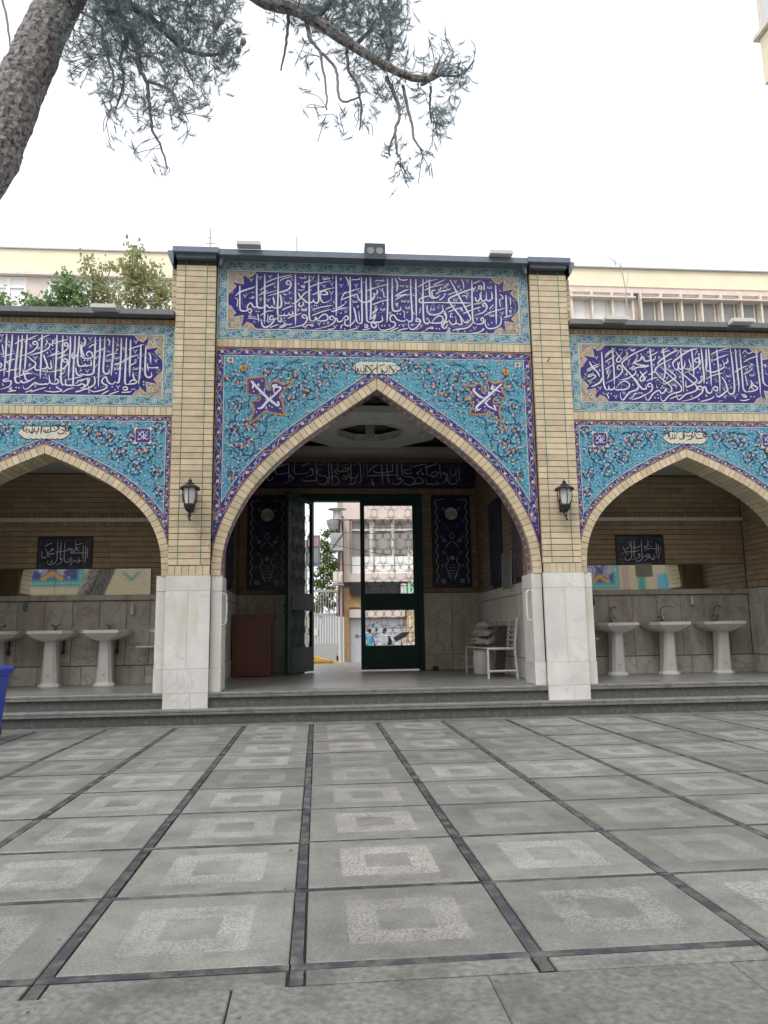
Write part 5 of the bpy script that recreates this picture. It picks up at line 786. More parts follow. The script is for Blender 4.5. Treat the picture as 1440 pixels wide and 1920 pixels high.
# bits of dry leaf and grit blown over the paving
b = MB(); rg = random.Random(77)
for k in range(170):
    x, y = rg.uniform(-6, 7), -.2-7.6*rg.random()**1.3; a_ = rg.random()*6.3; s_ = rg.uniform(.004, .013)
    b.add([(x+s_*cos(a_), y+s_*sin(a_), .0045), (x+s_*.5*cos(a_+1.7), y+s_*.5*sin(a_+1.7), .009), (x-s_*cos(a_), y-s_*sin(a_), .0045), (x+s_*.5*cos(a_-1.7), y+s_*.5*sin(a_-1.7), .0048)], [(0, 1, 2, 3)], k % 3 if k % 3 < 2 else 0)
tag(build('fallen_litter', b, ['litter', 'capgrey']), 'scattered bits of dry leaf and grit on the grey paving', 'litter', kind='stuff')
# ---------------------------------------------------------------- steps
st = thing('stone_steps', None, None, (0, -.1, 0), kind='structure')
def nosing(x0, x1, y, z, name='tread'):
    """a tread stone with a double-moulded nose"""
    b = MB(); prof = [(y+.30, z), (y+.008, z), (y, z-.008), (y, z-.030), (y+.006, z-.036), (y+.006, z-.042), (y+.002, z-.046), (y+.004, z-.066), (y+.03, z-.07), (y+.30, z-.07)]
    n = len(prof); g_ = .0015
    b.add([(x0+g_, a, c) for a, c in prof]+[(x1-g_, a, c) for a, c in prof], [tuple(range(n))[::-1], tuple(range(n, 2*n))]+[(i, (i+1) % n, (i+1) % n+n, i+n) for i in range(n)])
    build(name, b, 'step', st)
def riser(x0, x1, y, z0, z1):
    b = MB(); b.box(x0+.0015, x1-.0015, y, y+.04, z0, z1); build('riser', b, 'step_dark', st)
xs = [-9.6, -7.9, -6.2, -4.6, -2.55, -.62, 1.28, 2.95, 4.6, 6.3, 8.2, 9.9]
for a, c in zip(xs[:-1], xs[1:]): nosing(a, c, -.115, .19); riser(a+.2, c+.2, -.075, -.02, .12)
PS = [(-9.6, -6.67), (-6.13, -2.80), (-2.245, 2.245), (2.80, 6.13), (6.67, 9.6)]
for (p, q) in PS:
    n = max(1, round((q-p)/1.75)); L = (q-p)/n
    for i in range(n):
        a = p+i*L; nosing(a, a+L, .02, .385); riser(a, a+L, .06, .18, .315)
# platform paving behind the steps
pl = build('platform_floor', (lambda b: (b.box(-9.6, 9.6, .31, 5.2, -.2, .372), b.box(-9.6, 9.6, 5.2, 9.6, -.9, .374), b)[2])(MB()), 'slate', kind='structure')
def floor_tiles(x0, x1, y0, y1, s):
    nx, ny = max(1, round((x1-x0)/s)), max(1, round((y1-y0)/s)); w, h = (x1-x0)/nx, (y1-y0)/ny
    k = ('ft', round(w, 3), round(h, 3))
    if k not in BM:
        b = MB(); b.box(-w/2+.001, w/2-.001, -h/2+.001, h/2-.001, -.012, 0); BM[k] = b.mesh('floor_tile', 'floor')
    for i in range(nx):
        for j in range(ny): link('floor_tile', BM[k], pl, (x0+(i+.5)*w, y0+(j+.5)*h, .386+random.uniform(-.0006, .0006)))
floor_tiles(-2.83, 2.83, .321, 5.2, .6); floor_tiles(-2.4, 2.6, 5.2, 9.6, .7)
floor_tiles(-6.45, -2.83, .321, 2.2, .6); floor_tiles(2.83, 6.45, .321, 2.2, .6)
# ================================================================ PIERS
def pier(cx, top, label, full=True):
    s = 1 if cx > 0 else -1
    t = thing('brick_pier', label, 'pier', (cx, 0, .2), group='brick piers along the arcade')
    L = cx-.2715; Rr = cx+.2715
    b = MB(); b.box(L+.004, Rr-.004, .028, .6, .2, top); b.box(L-.08, Rr+.08, .135, .6, .2, top); build('core', b, 'mortar', t)
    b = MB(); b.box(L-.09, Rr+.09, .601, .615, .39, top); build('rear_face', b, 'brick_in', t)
    z0 = 2.025
    # green vertical joints and three columns of face bricks
    e = [(L, L+.118), (L+.127, Rr-.127), (Rr-.118, Rr)]
    nrow = int((top-.04-z0)/PH)
    for r in range(nrow):
        z = z0+(r+.5)*PH
        for a, c in e: piece('brick', t, (a+c)/2, 0, z, c-a, PH-.0085, 'brick', .05)
    j = MB(); j.box(L+.1182, L+.1268, .0015, .03, 2.02, top-.06); j.box(Rr-.1268, Rr-.1182, .0015, .03, 2.02, top-.06); build('joint_strip', j, 'joint', t)
    soldiers(t, 0, 0, 0, L, Rr, 1.895, 2.02, 'brick', .085)
    j = MB()
    for i in range(1, 6): j.box(L+i*(Rr-L)/6-.0028, L+i*(Rr-L)/6+.0028, .007, .028, 1.9, 2.018)
    build('joint_strip', j, 'joint', t)
    # returns beside the face (narrow bricks on the set-back strips)
    for sx in (-1, 1):
        a, c = (L-.082, L-.002) if sx < 0 else (Rr+.002, Rr+.082)
        inner = (sx*s < 0)
        zz = [(1.895, 2.34)]
        if not inner or True: zz.append((5.56, top-.05))
        if abs(cx) < 4 and inner: zz = [(1.895, 2.30)]
        for q0, q1 in zz:
            n = int((q1-q0)/PH)
            if q0 < 2:
                piece('brick', t, (a+c)/2, .105, 1.957, c-a, .12, 'brick', .04); q0 = 2.02; n = int((q1-q0)/PH)
                if True: continue
            for r in range(n): piece('brick', t, (a+c)/2, .105, q0+(r+.5)*PH, c-a, PH-.0085, 'brick', .04)
    # white marble base
    def slab(x0, x1, y, z0, z1, d=.05):
        b = MB(); b.box(x0, x1, y, y+d, z0, z1); build('marble_slab', b, 'marble', t)
    g_ = .0015; h = .012
    slab(L-h, cx-g_, -.014, .69+g_, 1.69-g_); slab(cx+g_, Rr+h, -.014, .69+g_, 1.69-g_)
    slab(L-h, Rr+h, -.014, 1.69+g_, 1.892, .06); slab(L-h, Rr+h, -.018, .385+g_, .69-g_, .06)
    slab(L-h, cx+.06, -.018, .192, .385-g_, .06); slab(cx+.063, Rr+h, -.018, .192, .385-g_, .06)
    for sx in (-1, 1):
        a, c = (L-.155, L-h-g_) if sx < 0 else (Rr+h+g_, Rr+.155)
        slab(a, c, .092, .69+g_, 1.69-g_); slab(a, c, .088, 1.69+g_, 1.892); slab(a-.004, c+.004, .084, .387, .69-g_)
    # dark cap
    b = MB(); T_ = top
    for (dx, dy, za, zb) in ((.045, .12, T_+.03, T_+.105), (.0, .06, T_-.03, T_+.03)):
        b.box(L-dx, Rr+dx, -dy, .6, za, zb)
    # flared wings over the set-back sides
    for sx in (-1, 1):
        xa = L-.045 if sx < 0 else Rr+.045; xo = xa+sx*.085
        b.add([(xa, -.03, T_+.09), (xo, -.03, T_+.085), (xo, -.03, T_+.03), (xa+sx*.02, -.03, T_-.11), (xa, -.03, T_-.11), (xa, .6, T_+.09), (xo, .6, T_+.085), (xo, .6, T_+.03), (xa+sx*.02, .6, T_-.11), (xa, .6, T_-.11)],
              [(0, 1, 2, 3, 4), (9, 8, 7, 6, 5), (0, 5, 6, 1), (1, 6, 7, 2), (2, 7, 8, 3), (3, 8, 9, 4)])
    build('cap', b, 'capstone', t)
    return t
pier(-2.5225, 6.36, 'tall buff brick pier on a white marble base, left of the central archway')
pier(2.5225, 6.36, 'tall buff brick pier on a white marble base, right of the central archway')
pier(-6.40, 5.44, 'brick pier at the outer end of the left washing bay')
pier(6.40, 5.44, 'brick pier at the outer end of the right washing bay')
# ================================================================ CENTRAL PORTAL
M['tile_c'] = boxtile('navy_and_teal_tile_c', -2.085, 2.09, 5.345, 6.235, C['navy'], C['bteal'])
M['tile_l'] = boxtile('navy_and_teal_tile_l', -5.98, -2.955, 4.355, 5.235, C['navy'], C['bteal'])
M['tile_r'] = boxtile('navy_and_teal_tile_r', 2.96, 5.98, 4.345, 5.215, C['navy'], C['bteal'])
port = thing('portal_wall', 'tall central portal wall with a big pointed arch and blue tiled spandrels', 'wall', (0, .1, .38))
archwall(port, 'wall_core', offs(ARC_C, .012), 0, -2.25, 2.25, 6.46, 1.89, .119, .40, 'mortar')
inscription(port, -2.243, 2.243, 5.212, 6.373, .145, 'center', 22, 'tile_c', 'navy tiled band of white calligraphy in a teal floral border')
soldiers(port, 0, .085, 0, -2.245, 2.245, 5.085, 5.205, 'brick', .083)
j = MB()
nn = round(4.49/.083)
for i in range(1, nn): j.box(-2.245+i*4.49/nn-.0025, -2.245+i*4.49/nn+.0025, .091, .118, 5.087, 5.203)
build('joint_strip', j, 'joint', port)
soldiers(port, 0, .085, 0, -2.245, 2.245, 6.376, 6.452, 'brick_in', .083)  # darker brick paints the shade under the cap onto this course
voussoirs(port, ARC_C, 0, .128, .078, .17, 'brick', .083, 2.246)
CIRC = [(1.32, 4.50, .30, 1, .3), (1.78, 3.75, .30, -1, 2.2), (.80, 4.62, .22, -1, 1.2), (1.88, 3.62, .20, 1, 2.), (1.72, 3.98, .27, -1, 1.), (1.5, 4.72, .16, 1, 0), (1.15, 4.66, .24, -1, 2.5), (.72, 4.80, .17, 1, 3.), (1.93, 4.6, .15, 1, 1.), (1.25, 4.35, .19, 1, 4.), (.95, 4.45, .2, 1, 5.), (1.95, 4.25, .14, -1, 3), (1.97, 3.25, .12, 1, 1), (.42, 4.87, .12, -1, 1), (1.6, 4.3, .33, 1, .5), (1.98, 3.92, .12, 1, 4)]
sp, d = spandrel(port, ARC_C, 0, 2.243, 2.33, 5.078, .115, .128, CIRC, 620, 22, 13, 'turquoise floral tile spandrels with a purple star medallion each side')
for ST, key in ((STARL, 'word_l'), (STARR, 'word_r')):
    cx_ = sum(p[0] for p in ST)/len(ST); cz_ = sum(p[1] for p in ST)/len(ST)
    s_ = cat(ST+[ST[0]], 3)
    # the medallion: scalloped purple star edged in gold, cut into triangles from its centre
    d.fan((cx_, cz_), s_[:-1], 'navy', 8)
    d.ribbon(s_, .014, 'gold', 9); 
    for i, p in enumerate(resample(s_, .034)):
        d.disc(p[0]+(cx_-p[0])*.07, p[1]+(cz_-p[1])*.07, .0095, random.choice(['peach', 'gold', 'gold']), 10, 5)
    letters(d, key, 'white', 12)
for s in (1, -1):                                        # gold leaf and small square flower in each top corner
    d.palmette(s*1.86, 4.78, .075, pi/2+s*.8, 8); d.disc(s*1.86, 4.78, .06, 'gold', 12, 6, .45); d.disc(s*1.86, 4.78, .02, 'red', 13)
    d.poly([(s*2.04-.04, 4.86), (s*2.04+.04, 4.86), (s*2.04+.04, 4.93), (s*2.04-.04, 4.93)], 'cream', 8); d.rosette(s*2.04, 4.895, .028, ('pink', 'red', 'navy'), 9)
def cartouche(d, key, x0, x1, z0, z1, l=8):
    h = (z1-z0); n = 7; P = [(x0, (z0+z1)/2), (x0+h*.5, z1-.01)]
    for i in range(n*2+1): P.append((x0+h*.6+(x1-x0-h*1.2)*i/(n*2), z1+(.006 if i % 2 else -.008)))
    P += [(x1-h*.5, z1-.01), (x1, (z0+z1)/2), (x1-h*.5, z0+.01)]
    for i in range(n*2+1): P.append((x1-h*.6-(x1-x0-h*1.2)*i/(n*2), z0-(.006 if i % 2 else -.008)))
    P += [(x0+h*.5, z0+.01)]
    d.fan(((x0+x1)/2, (z0+z1)/2), [((x-(x0+x1)/2)*1.02+(x0+x1)/2, (z-(z0+z1)/2)*1.12+(z0+z1)/2) for x, z in P], 'dknavy', l)
    d.fan(((x0+x1)/2, (z0+z1)/2), P, 'cream', l+1); letters(d, key, 'ink', l+2)
cartouche(d, 'cart_c', -.355, .345, 4.725, 4.905)
d.done('ornament', sp)
# mosaic lining of the arch
A_ = resample(ARC_C, .06)
b = MB(); 
for s in (1, -1):
    for i in range(len(A_)-1):
        for (ya, yb_), mi_ in (((.172, .212), 0), ((.212, .30), 1 if i % 2 else 2), ((.30, .345), 0)):
            (xa, za), (xb, zb) = A_[i], A_[i+1]; q = .004
            b.add([(s*(xa-q), ya, za), (s*(xb-q), ya, zb-q), (s*(xb-q), yb_-.002, zb-q), (s*(xa-q), yb_-.002, za)], [(0, 1, 2, 3)], mi_)
build('soffit_mosaic', b, ['pink', 'navy', 'peach'], port)
b = MB(); b.box(-2.25, 2.25, -.09, .5, 6.455, 6.53-.06); b.box(-2.25, 2.25, -.10, -.05, 6.345, 6.455); b.box(-2.25, 2.25, -.11, .6, 6.44, 6.475)
build('parapet_cap', (lambda b: (b.box(-2.205, 2.205, -.10, .62, 6.372, 6.455), b)[1])(MB()), 'capstone', port)
# ================================================================ SIDE BAYS
SC = [(1.22, 3.62, .24, -1, .7), (.72, 3.82, .18, 1, 2.), (1.35, 3.6, .17, 1, 0), (1.15, 3.78, .15, -1, 2), (.85, 3.80, .15, 1, 4), (.5, 3.88, .11, -1, 1), (1.48, 3.3, .1, 1, 2), (1.48, 3.9, .09, -1, 3), (.25, 3.93, .08, 1, 2), (1.2, 3.35, .13, 1, 1), (.95, 3.55, .13, -1, 1), (1.5, 3.02, .07, 1, 1)]
def bay(cx, key, cart, cxy, label, il, sl_, tm, sq):
    t = thing('arcade_wall', label, 'wall', (cx, .1, .38))
    archwall(t, 'wall_core', offs(ARC_S, .05), cx, cx-1.66, cx+1.66, 5.47, 1.89, .119, .30, 'mortar')
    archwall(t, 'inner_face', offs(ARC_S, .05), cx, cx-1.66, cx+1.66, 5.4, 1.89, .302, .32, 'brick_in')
    inscription(t, cx-1.652, cx+1.652, 4.212, 5.382, .145, key, 16, tm, il)
    soldiers(t, 0, .085, 0, cx-1.655, cx+1.655, 4.085, 4.205, 'brick', .083)
    j = MB(); n_ = round(3.31/.083)
    for i in range(1, n_): j.box(cx-1.655+i*3.31/n_-.0025, cx-1.655+i*3.31/n_+.0025, .091, .118, 4.087, 4.203)
    build('joint_strip', j, 'joint', t)
    soldiers(t, 0, .085, 0, cx-1.655, cx+1.655, 5.386, 5.465, 'brick_in', .083)  # shade below the parapet cap put into a darker brick colour
    voussoirs(t, ARC_S, cx, .110, .078, .55, 'brick', .083, 1.66)
    sp, d = spandrel(t, ARC_S, cx, 1.652, 2.33, 4.078, .078, .110, SC, 400, 16, 9, sl_)
    cartouche(d, cart, *cxy)
    for s in (1, -1):
        x, z = cx+s*1.27, 3.80
        d.poly([(x-.105, z-.105), (x+.105, z-.105), (x+.105, z+.105), (x-.105, z+.105)], 'pink', 8)
        for k in range(4): d.disc(x+.1*cos(k*pi/2+pi/4)*1.3, z+.1*sin(k*pi/2+pi/4)*1.3, .03, 'cream', 9, 6)
        d.poly([(x-.092, z-.092), (x+.092, z-.092), (x+.092, z+.092), (x-.092, z+.092)], 'navy', 10)
        for P in ([(-.07, .06), (-.02, 0), (.05, -.05), (.075, -.03)], [(.07, .07), (.02, .0), (-.05, -.06), (-.07, -.03)], [(-.06, -.01), (-.02, .04), (.03, .06)], [(.0, -.06), (.03, -.02), (.07, .02)], [(-.03, .07), (.01, .03), (.0, -.03)]):
            d.ribbon(cat([(x+u, z+v) for u, v in P], 4), .010, 'white', 11, (.6, .3))
        d.disc(x+.045, z-.005, .008, 'white', 11, 4); d.disc(x-.05, z-.045, .008, 'white', 11, 4)
    d.done('ornament', sp)
    build('parapet_cap', (lambda b: (b.box(cx-1.655, cx+1.655, -.05, .6, 5.485, 5.56), b)[1])(MB()), 'capgrey', t)
    return t
bayL = bay(-4.465, 'left', 'cart_l', (-4.83, -4.14, 3.745, 3.915), 'lower arcade wall with a pointed arch and blue tiles, left of the portal', 'navy tiled band of white calligraphy, left of the portal', 'turquoise tile spandrels over the left washing bay', 'tile_l', 1)
bayR = bay(4.465, 'right', 'cart_r', (4.13, 4.82, 3.745, 3.915), 'lower arcade wall with a pointed arch and blue tiles, right of the portal', 'navy tiled band of white calligraphy, right of the portal', 'turquoise tile spandrels over the right washing bay', 'tile_r', 1)
# ---------------------------------------------------------------- washing recesses
def recess(cx, s, label):
    xi, xo = cx-s*1.63, cx+s*1.96              # wall towards the portal, outer wall
    a, c = min(xi, xo), max(xi, xo)
    t = thing('washing_recess', label, 'alcove', (cx, 1.2, .386))
    b = MB(); b.box(a-.2, c+.2, 2.185, 2.45, .3, 5.4); b.box(a-.25, a-.035, .56, 2.185, .3, 5.4); b.box(c+.035, c+.25, .56, 2.185, .3, 5.4); build('wall_core', b, 'mortar', t)
    b = MB(); b.box(a-.034, c+.034, .56, 2.184, 3.72, 3.9); build('ceiling', b, 'plaster', t)
    px = cx+s*.0
    pq = (4.18, 5.0) if s > 0 else (-5.21, -4.39)
    # back wall: dado, ledge, brick
    ed = [a]+[x for x in ((3.98, 4.39, 4.82, 5.23, 5.64, 6.06) if s > 0 else (-5.88, -5.47, -5.06, -4.64, -4.23, -3.82, -3.46))]+[c]
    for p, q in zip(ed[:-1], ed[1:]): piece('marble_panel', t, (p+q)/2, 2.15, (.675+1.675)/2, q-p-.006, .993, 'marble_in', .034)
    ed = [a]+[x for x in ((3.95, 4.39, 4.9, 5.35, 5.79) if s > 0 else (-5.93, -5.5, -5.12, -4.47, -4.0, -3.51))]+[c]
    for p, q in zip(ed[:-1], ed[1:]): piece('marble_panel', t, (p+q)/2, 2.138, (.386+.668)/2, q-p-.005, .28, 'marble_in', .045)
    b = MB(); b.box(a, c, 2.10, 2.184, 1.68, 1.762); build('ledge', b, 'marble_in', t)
    holes = [(pq[0]-.01, pq[1]+.01, 2.0, 2.70)]
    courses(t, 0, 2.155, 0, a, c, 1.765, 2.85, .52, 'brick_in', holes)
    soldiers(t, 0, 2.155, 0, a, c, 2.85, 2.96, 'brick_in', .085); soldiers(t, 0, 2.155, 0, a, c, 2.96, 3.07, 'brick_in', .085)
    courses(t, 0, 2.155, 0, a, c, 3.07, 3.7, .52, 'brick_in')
    # side walls
    for sx, x, th in ((1, c, -pi/2), (-1, a, pi/2)):
        f = (lambda y: -y) if sx > 0 else (lambda y: y)
        u0, u1 = sorted((f(.57), f(2.14)))
        for k in range(4):
            L = (u1-u0)/4; cu = u0+(k+.5)*L; y = -cu if sx > 0 else cu
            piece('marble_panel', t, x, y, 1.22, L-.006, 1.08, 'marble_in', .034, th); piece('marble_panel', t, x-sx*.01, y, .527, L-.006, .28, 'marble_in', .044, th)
        if (sx > 0) == (s > 0):
            soldiers(t, x, 0, th, u0, u1, 1.775, 1.885, 'brick_in', .085, name='side_brick'); courses(t, x, 0, th, u0, u1, 1.89, 3.7, .42, 'brick_in', name='side_brick')
        else:
            b = MB(); b.box(x-.002, x+.03, .57, 2.14, 1.77, 3.7) if sx > 0 else b.box(x-.03, x+.002, .57, 2.14, 1.77, 3.7); build('brick_face', b, 'brick_in', t)
    # small square plaque
    x0, x1, z0, z1 = pq[0], pq[1], 2.18, 2.66
    p = thing('calligraphy_plaque', 'small dark plaque of pale calligraphy above the mirror in the %s washing bay' % ('right' if s > 0 else 'left'), 'plaque', ((x0+x1)/2, 2.15, 2.18), group=None)
    b = MB(); b.box(x0-.012, x1+.012, 2.135, 2.17, z0-.012, z1+.012); build('backing', b, 'ink', p)
    tilegrid(p, x0+.008, x1-.008, z0+.008, z1-.008, 2.128, 'dknavy', 4, 2)
    d = Deco(wallplace(2.127)); rectline(d, x0+.03, x1-.03, z0+.03, z1-.03, .006, 'dim', 2)
    for sx in (1, -1):
        for sz in (1, -1):
            for k in range(9):
                u, v = random.uniform(.04, .13), random.uniform(.04, .11); X = (x0+u) if sx > 0 else (x1-u); Z = (z0+v) if sz > 0 else (z1-v)
                d.ribbon([(X+.013*cos(q*.8+k), Z+.013*sin(q*.8+k)) for q in range(6)], .004, random.choice(['green', 'teal', 'dim']), 2)
    letters(d, 'plaq_r' if s > 0 else 'plaq_l', 'white', 4); d.done('lettering', p)
    # mirror
    mx0, mx1 = (3.60, 6.40) if s > 0 else (-6.40, -3.46)
    m = thing('wall_mirror', 'long low mirror above the basins in the %s washing bay' % ('right' if s > 0 else 'left'), 'mirror', ((mx0+mx1)/2, 2.14, 1.77))
    b = MB(); cuts = [mx0, mx0+(mx1-mx0)*.5, mx1]
    for p_, q_ in zip(cuts[:-1], cuts[1:]):
        b = MB(); b.box(p_+.002, q_-.002, 2.127, 2.134, 1.766, 2.172); build('mirror_pane', b, 'mirror', m)
    b = MB(); b.box(mx0, mx1, 2.134, 2.142, 1.764, 2.174); build('backing', b, 'ink', m)
    # fluorescent batten between the soldier rows
    l_ = thing('light_batten', 'long pale unlit light batten high in the %s washing bay' % ('right' if s > 0 else 'left'), 'light fitting', (cx, 1.95, 2.93))
    b = MB(); b.box(a+.15, c-.1, 1.93, 2.0, 2.90, 2.955); build('housing', b, 'frost', l_)
    b = MB()
    for k in range(4): x = a+.35+k*(c-a-.6)/3; b.box(x-.012, x+.012, 1.96, 2.155, 2.93, 2.95)
    build('bracket', b, 'gategrey', l_)
    return t
recL = recess(-4.465, -1, 'brick and marble washing alcove under the left arch')
recR = recess(4.465, 1, 'brick and marble washing alcove under the right arch')
# ---------------------------------------------------------------- basins
def basin(cx, label, tap, cyc=0):
    t = thing('wash_basin', label, 'basin', (cx, 1.86, .386), group='pedestal basins along the washing bays')
    def oct_(hb, hf, yf, z, yb=2.125, ch=.1):
        return [(-hb, yb-1.86, z), (-hb, yf+ch-1.86+.05, z), (-hf, yf-1.86, z), (hf, yf-1.86, z), (hb, yf+ch-1.86+.05, z), (hb, yb-1.86, z)]
    z = lambda q: q-.386
    b = MB()
    rings = [oct_(.10, .07, 1.74, z(1.055), 2.05, .05), oct_(.20, .13, 1.68, z(1.085), 2.09, .07), oct_(.30, .20, 1.63, z(1.125), 2.12, .09), oct_(.338, .240, 1.592, z(1.166), 2.125, .12),
             oct_(.354, .252, 1.572, z(1.170), 2.13, .13), oct_(.356, .254, 1.57, z(1.212), 2.13, .13), oct_(.351, .25, 1.576, z(1.218), 2.125, .13),
             oct_(.32, .225, 1.60, z(1.216), 2.0, .12), oct_(.29, .20, 1.64, z(1.16), 1.96, .1), oct_(.20, .13, 1.70, z(1.11), 1.92, .07)]
    b.loft(rings); build('bowl', b, 'china', t, local=True)
    def sq(hw, yf, zz, yb=2.0): return [(-hw, yb-1.86, zz), (-hw, yf+.045-1.86, zz), (-hw*.62, yf-1.86, zz), (hw*.62, yf-1.86, zz), (hw, yf+.045-1.86, zz), (hw, yb-1.86, zz)]
    b = MB(); b.loft([sq(.152, 1.80, 0), sq(.150, 1.803, .02), sq(.122, 1.825, .045), sq(.119, 1.828, .06), sq(.098, 1.80, .4), sq(.088, 1.78, .69)])
    build('pedestal', b, 'china', t, local=True)
    b = MB(); b.lathe([(.02, .03), (.02, .034)], 0, 0, 12)
    # small round mark on the pedestal front
    q = MB(); q.tube([(.0+.016*cos(a_), 1.811-1.86+0, .16+.016*sin(a_)) for a_ in [i*2*pi/12 for i in range(13)]], .002, 4); build('badge', q, 'dim', t, local=True)
    b = MB(); ty = 2.05-1.86; zt = z(1.217)
    b.lathe([(.030, zt), (.030, zt+.02), (.022, zt+.03), (.020, zt+.07)], 0, ty, 10)
    for sg in (1, -1): b.tube([(0, ty, zt+.055), (sg*.05, ty, zt+.06+(.03 if tap else .02))], .012, 6); b.lathe([(.016, zt+.07), (.020, zt+.085), (.012, zt+.10)], sg*.055, ty, 6)
    if tap: 
        P = [(0, ty, zt+.06), (-.012*tap, ty, zt+.15), (-.004*tap, ty-.03, zt+.235), (.03*tap if tap > 1 else .012, ty-.09, zt+.26), (.085*tap if tap > 1 else .03, ty-.14, zt+.235)]
        b.tube(cat(P, 5), .010, 7)
    else: b.tube([(0, ty, zt+.06), (0, ty-.06, zt+.075), (0, ty-.11, zt+.05)], .011, 7)
    build('tap', b, 'chrome', t, local=True)
    b = MB(); b.tube(cat([(.12, 2.1-1.86, z(1.09)), (.13, 2.07-1.86, z(.95)), (.115, 2.1-1.86, z(.90)), (.11, 2.13-1.86, z(.88))], 4), .014, 6); b.lathe([(.022, z(.86)), (.026, z(.88)), (.02, z(.92))], .112, 2.11-1.86, 8)
    build('waste_pipe', b, 'black', t, local=True)
    return t
for cx, lab, tap in ((-5.66, 'white pedestal basin at the left edge of the photo, behind the blue bin', 0), (-4.85, 'white pedestal basin directly under the left plaque', 0), (-4.045, 'white pedestal basin to the right of the left plaque, in the left bay', 0), (-3.02, 'white basin in the left bay almost hidden behind the tall pier', 0),
                     (3.98, 'white pedestal basin with a narrow curved tap, nearest the tall right pier', 1), (4.84, 'white pedestal basin with a wide curved tap, middle one of the right bay', 2), (5.76, 'white pedestal basin farthest right in the right bay', 1)):
    basin(cx, lab, tap)
def shelf(x0, x1, y, z, label):
    t = thing('wall_shelf', label, 'shelf', ((x0+x1)/2, y, z)); b = MB(); b.box(x0, x1, y-.07, y+.16, z-.008, z+.014); build('board', b, 'china', t)
    b = MB(); xm = (x0+x1)/2; b.tube([(xm, y-.02, z-.01), (xm+.1, y+.15, z-.22)], .006, 5); b.tube([(xm+.1, y+.15, z-.24), (xm+.1, y+.15, z-.01)], .006, 5); build('brace', b, 'sheetmetal', t)
shelf(-3.60, -3.10, 1.95, .955, 'small white wall shelf in the left bay, half behind the tall pier')
shelf(3.30, 3.69, 1.95, .965, 'small white wall shelf beside the basin nearest the right pier')
def soap(x, z, m, label, h=.12, hook=False):
    t = thing('soap_dispenser', label, 'dispenser', (x, 2.14, z)); b = MB()
    b.lathe([(.018, z-h/2), (.034, z-h/2+.02), (.03, z+h/2-.03), (.016, z+h/2)], x, 2.10, 8); build('body', b, m, t)
    b = MB(); b.tube([(x, 2.10, z-h/2), (x, 2.06, z-h/2-.02)], .007, 5); b.box(x-.02, x+.02, 2.12, 2.149, z-.03, z+.03); build('spout', b, 'chrome', t)
soap(-5.34, 1.60, 'green', 'dark green soap dispenser on the marble, left bay')
soap(-3.72, 1.53, 'china', 'slim white soap dispenser on the marble, left bay', .17)
soap(3.70, 1.58, 'black', 'black soap dispenser next to the tall right pier', .13)
soap(5.41, 1.57, 'china', 'white soap dispenser on the marble, right bay', .15)
t = thing('paper_notice', 'blank grey paper stuck to the mirror under the right plaque', 'paper', (4.63, 2.12, 1.98)); b = MB(); b.box(4.48, 4.77, 2.121, 2.124, 1.975, 2.19); build('sheet', b, 'paper', t)
# ================================================================ ENTRANCE HALL
hall = thing('entrance_hall', 'dim entrance hall with brown brick and dark tile panels behind the big arch', 'hall', (0, 2.5, .386))
b = MB()
b.box(-2.79, -2.375, .6, 4.73, .3, 5.3); b.box(2.375, 2.79, .6, 4.73, .3, 5.3)
b.box(-2.79, -1.14, 4.73, 5.0, .3, 5.3); b.box(1.245, 2.79, 4.73, 5.0, .3, 5.3); b.box(-1.14, 1.245, 4.73, 5.0, 3.84, 5.3)
build('wall_core', b, 'mortar', hall)
# roof slab with a sunken octagon
b = MB(); b.box(-2.79, 2.79, .40, 5.0, 5.05, 5.3); build('roof_slab', b, 'plaster', hall)
def ngon(r, n=8, cx=.12, cy=3.25, ph=pi/8, sy=1.): return [(cx+r*cos(2*pi*i/n+ph), cy+r*sy*sin(2*pi*i/n+ph)) for i in range(n)]
def ringslab(b, ro, ri, z0, z1, m=0):
    O, I = ngon(ro), ngon(ri)
    for i in range(8):
        j = (i+1) % 8
        b.add([(*O[i], z0), (*O[j], z0), (*I[j], z0), (*I[i], z0), (*O[i], z1), (*O[j], z1), (*I[j], z1), (*I[i], z1)], [(0, 1, 2, 3), (7, 6, 5, 4), (0, 4, 5, 1), (3, 2, 6, 7)], m)
b = MB(); ringslab(b, 1.34, .62, 4.74, 4.86); build('octagon_moulding', b, 'ceilwhite', hall)
b = MB(); ringslab(b, .66, .6, 4.72, 4.76)
for i in range(8):
    a_ = 2*pi*i/8; b.lathe([(.05, 4.73), (.03, 4.742)], .12+.95*cos(a_), 3.25+.95*sin(a_), 8)
build('rosette_moulding', b, 'marble', hall)
b = MB(); b.box(-2.37, 2.37, .62, 4.72, 4.92, 4.99); build('ceiling', b, 'darkceil', hall)
b = MB(); 
for (x0, x1, y0, y1) in ((-2.37, 2.37, 4.38, 4.72), (-2.37, -2.1, .62, 4.38), (2.1, 2.37, .62, 4.38)): b.box(x0, x1, y0, y1, 4.62, 4.76)
build('cornice', b, 'plaster', hall)
b = MB()
for k in range(-5, 6):                                   # pointed ribs on the ceiling nearest the arch
    for sg in (1, -1):
        P = [(.12+k*.34+sg*(.17-.17*(q/6)**1.8), 1.15+q*.13, 4.905) for q in range(7)]
        b.tube(P, .018, 4)
build('ceiling_ribs', b, 'ink', hall)
lt = thing('pendant_stub', 'short square lamp stub hanging in the ceiling octagon of the hall', 'lamp', (.12, 3.25, 4.92)); b = MB(); b.lathe([(.10, 4.60), (.11, 4.62), (.11, 4.90), (.04, 4.92)], .12, 3.25, 4, 0, pi/4); build('shade', b, 'plaster', lt)
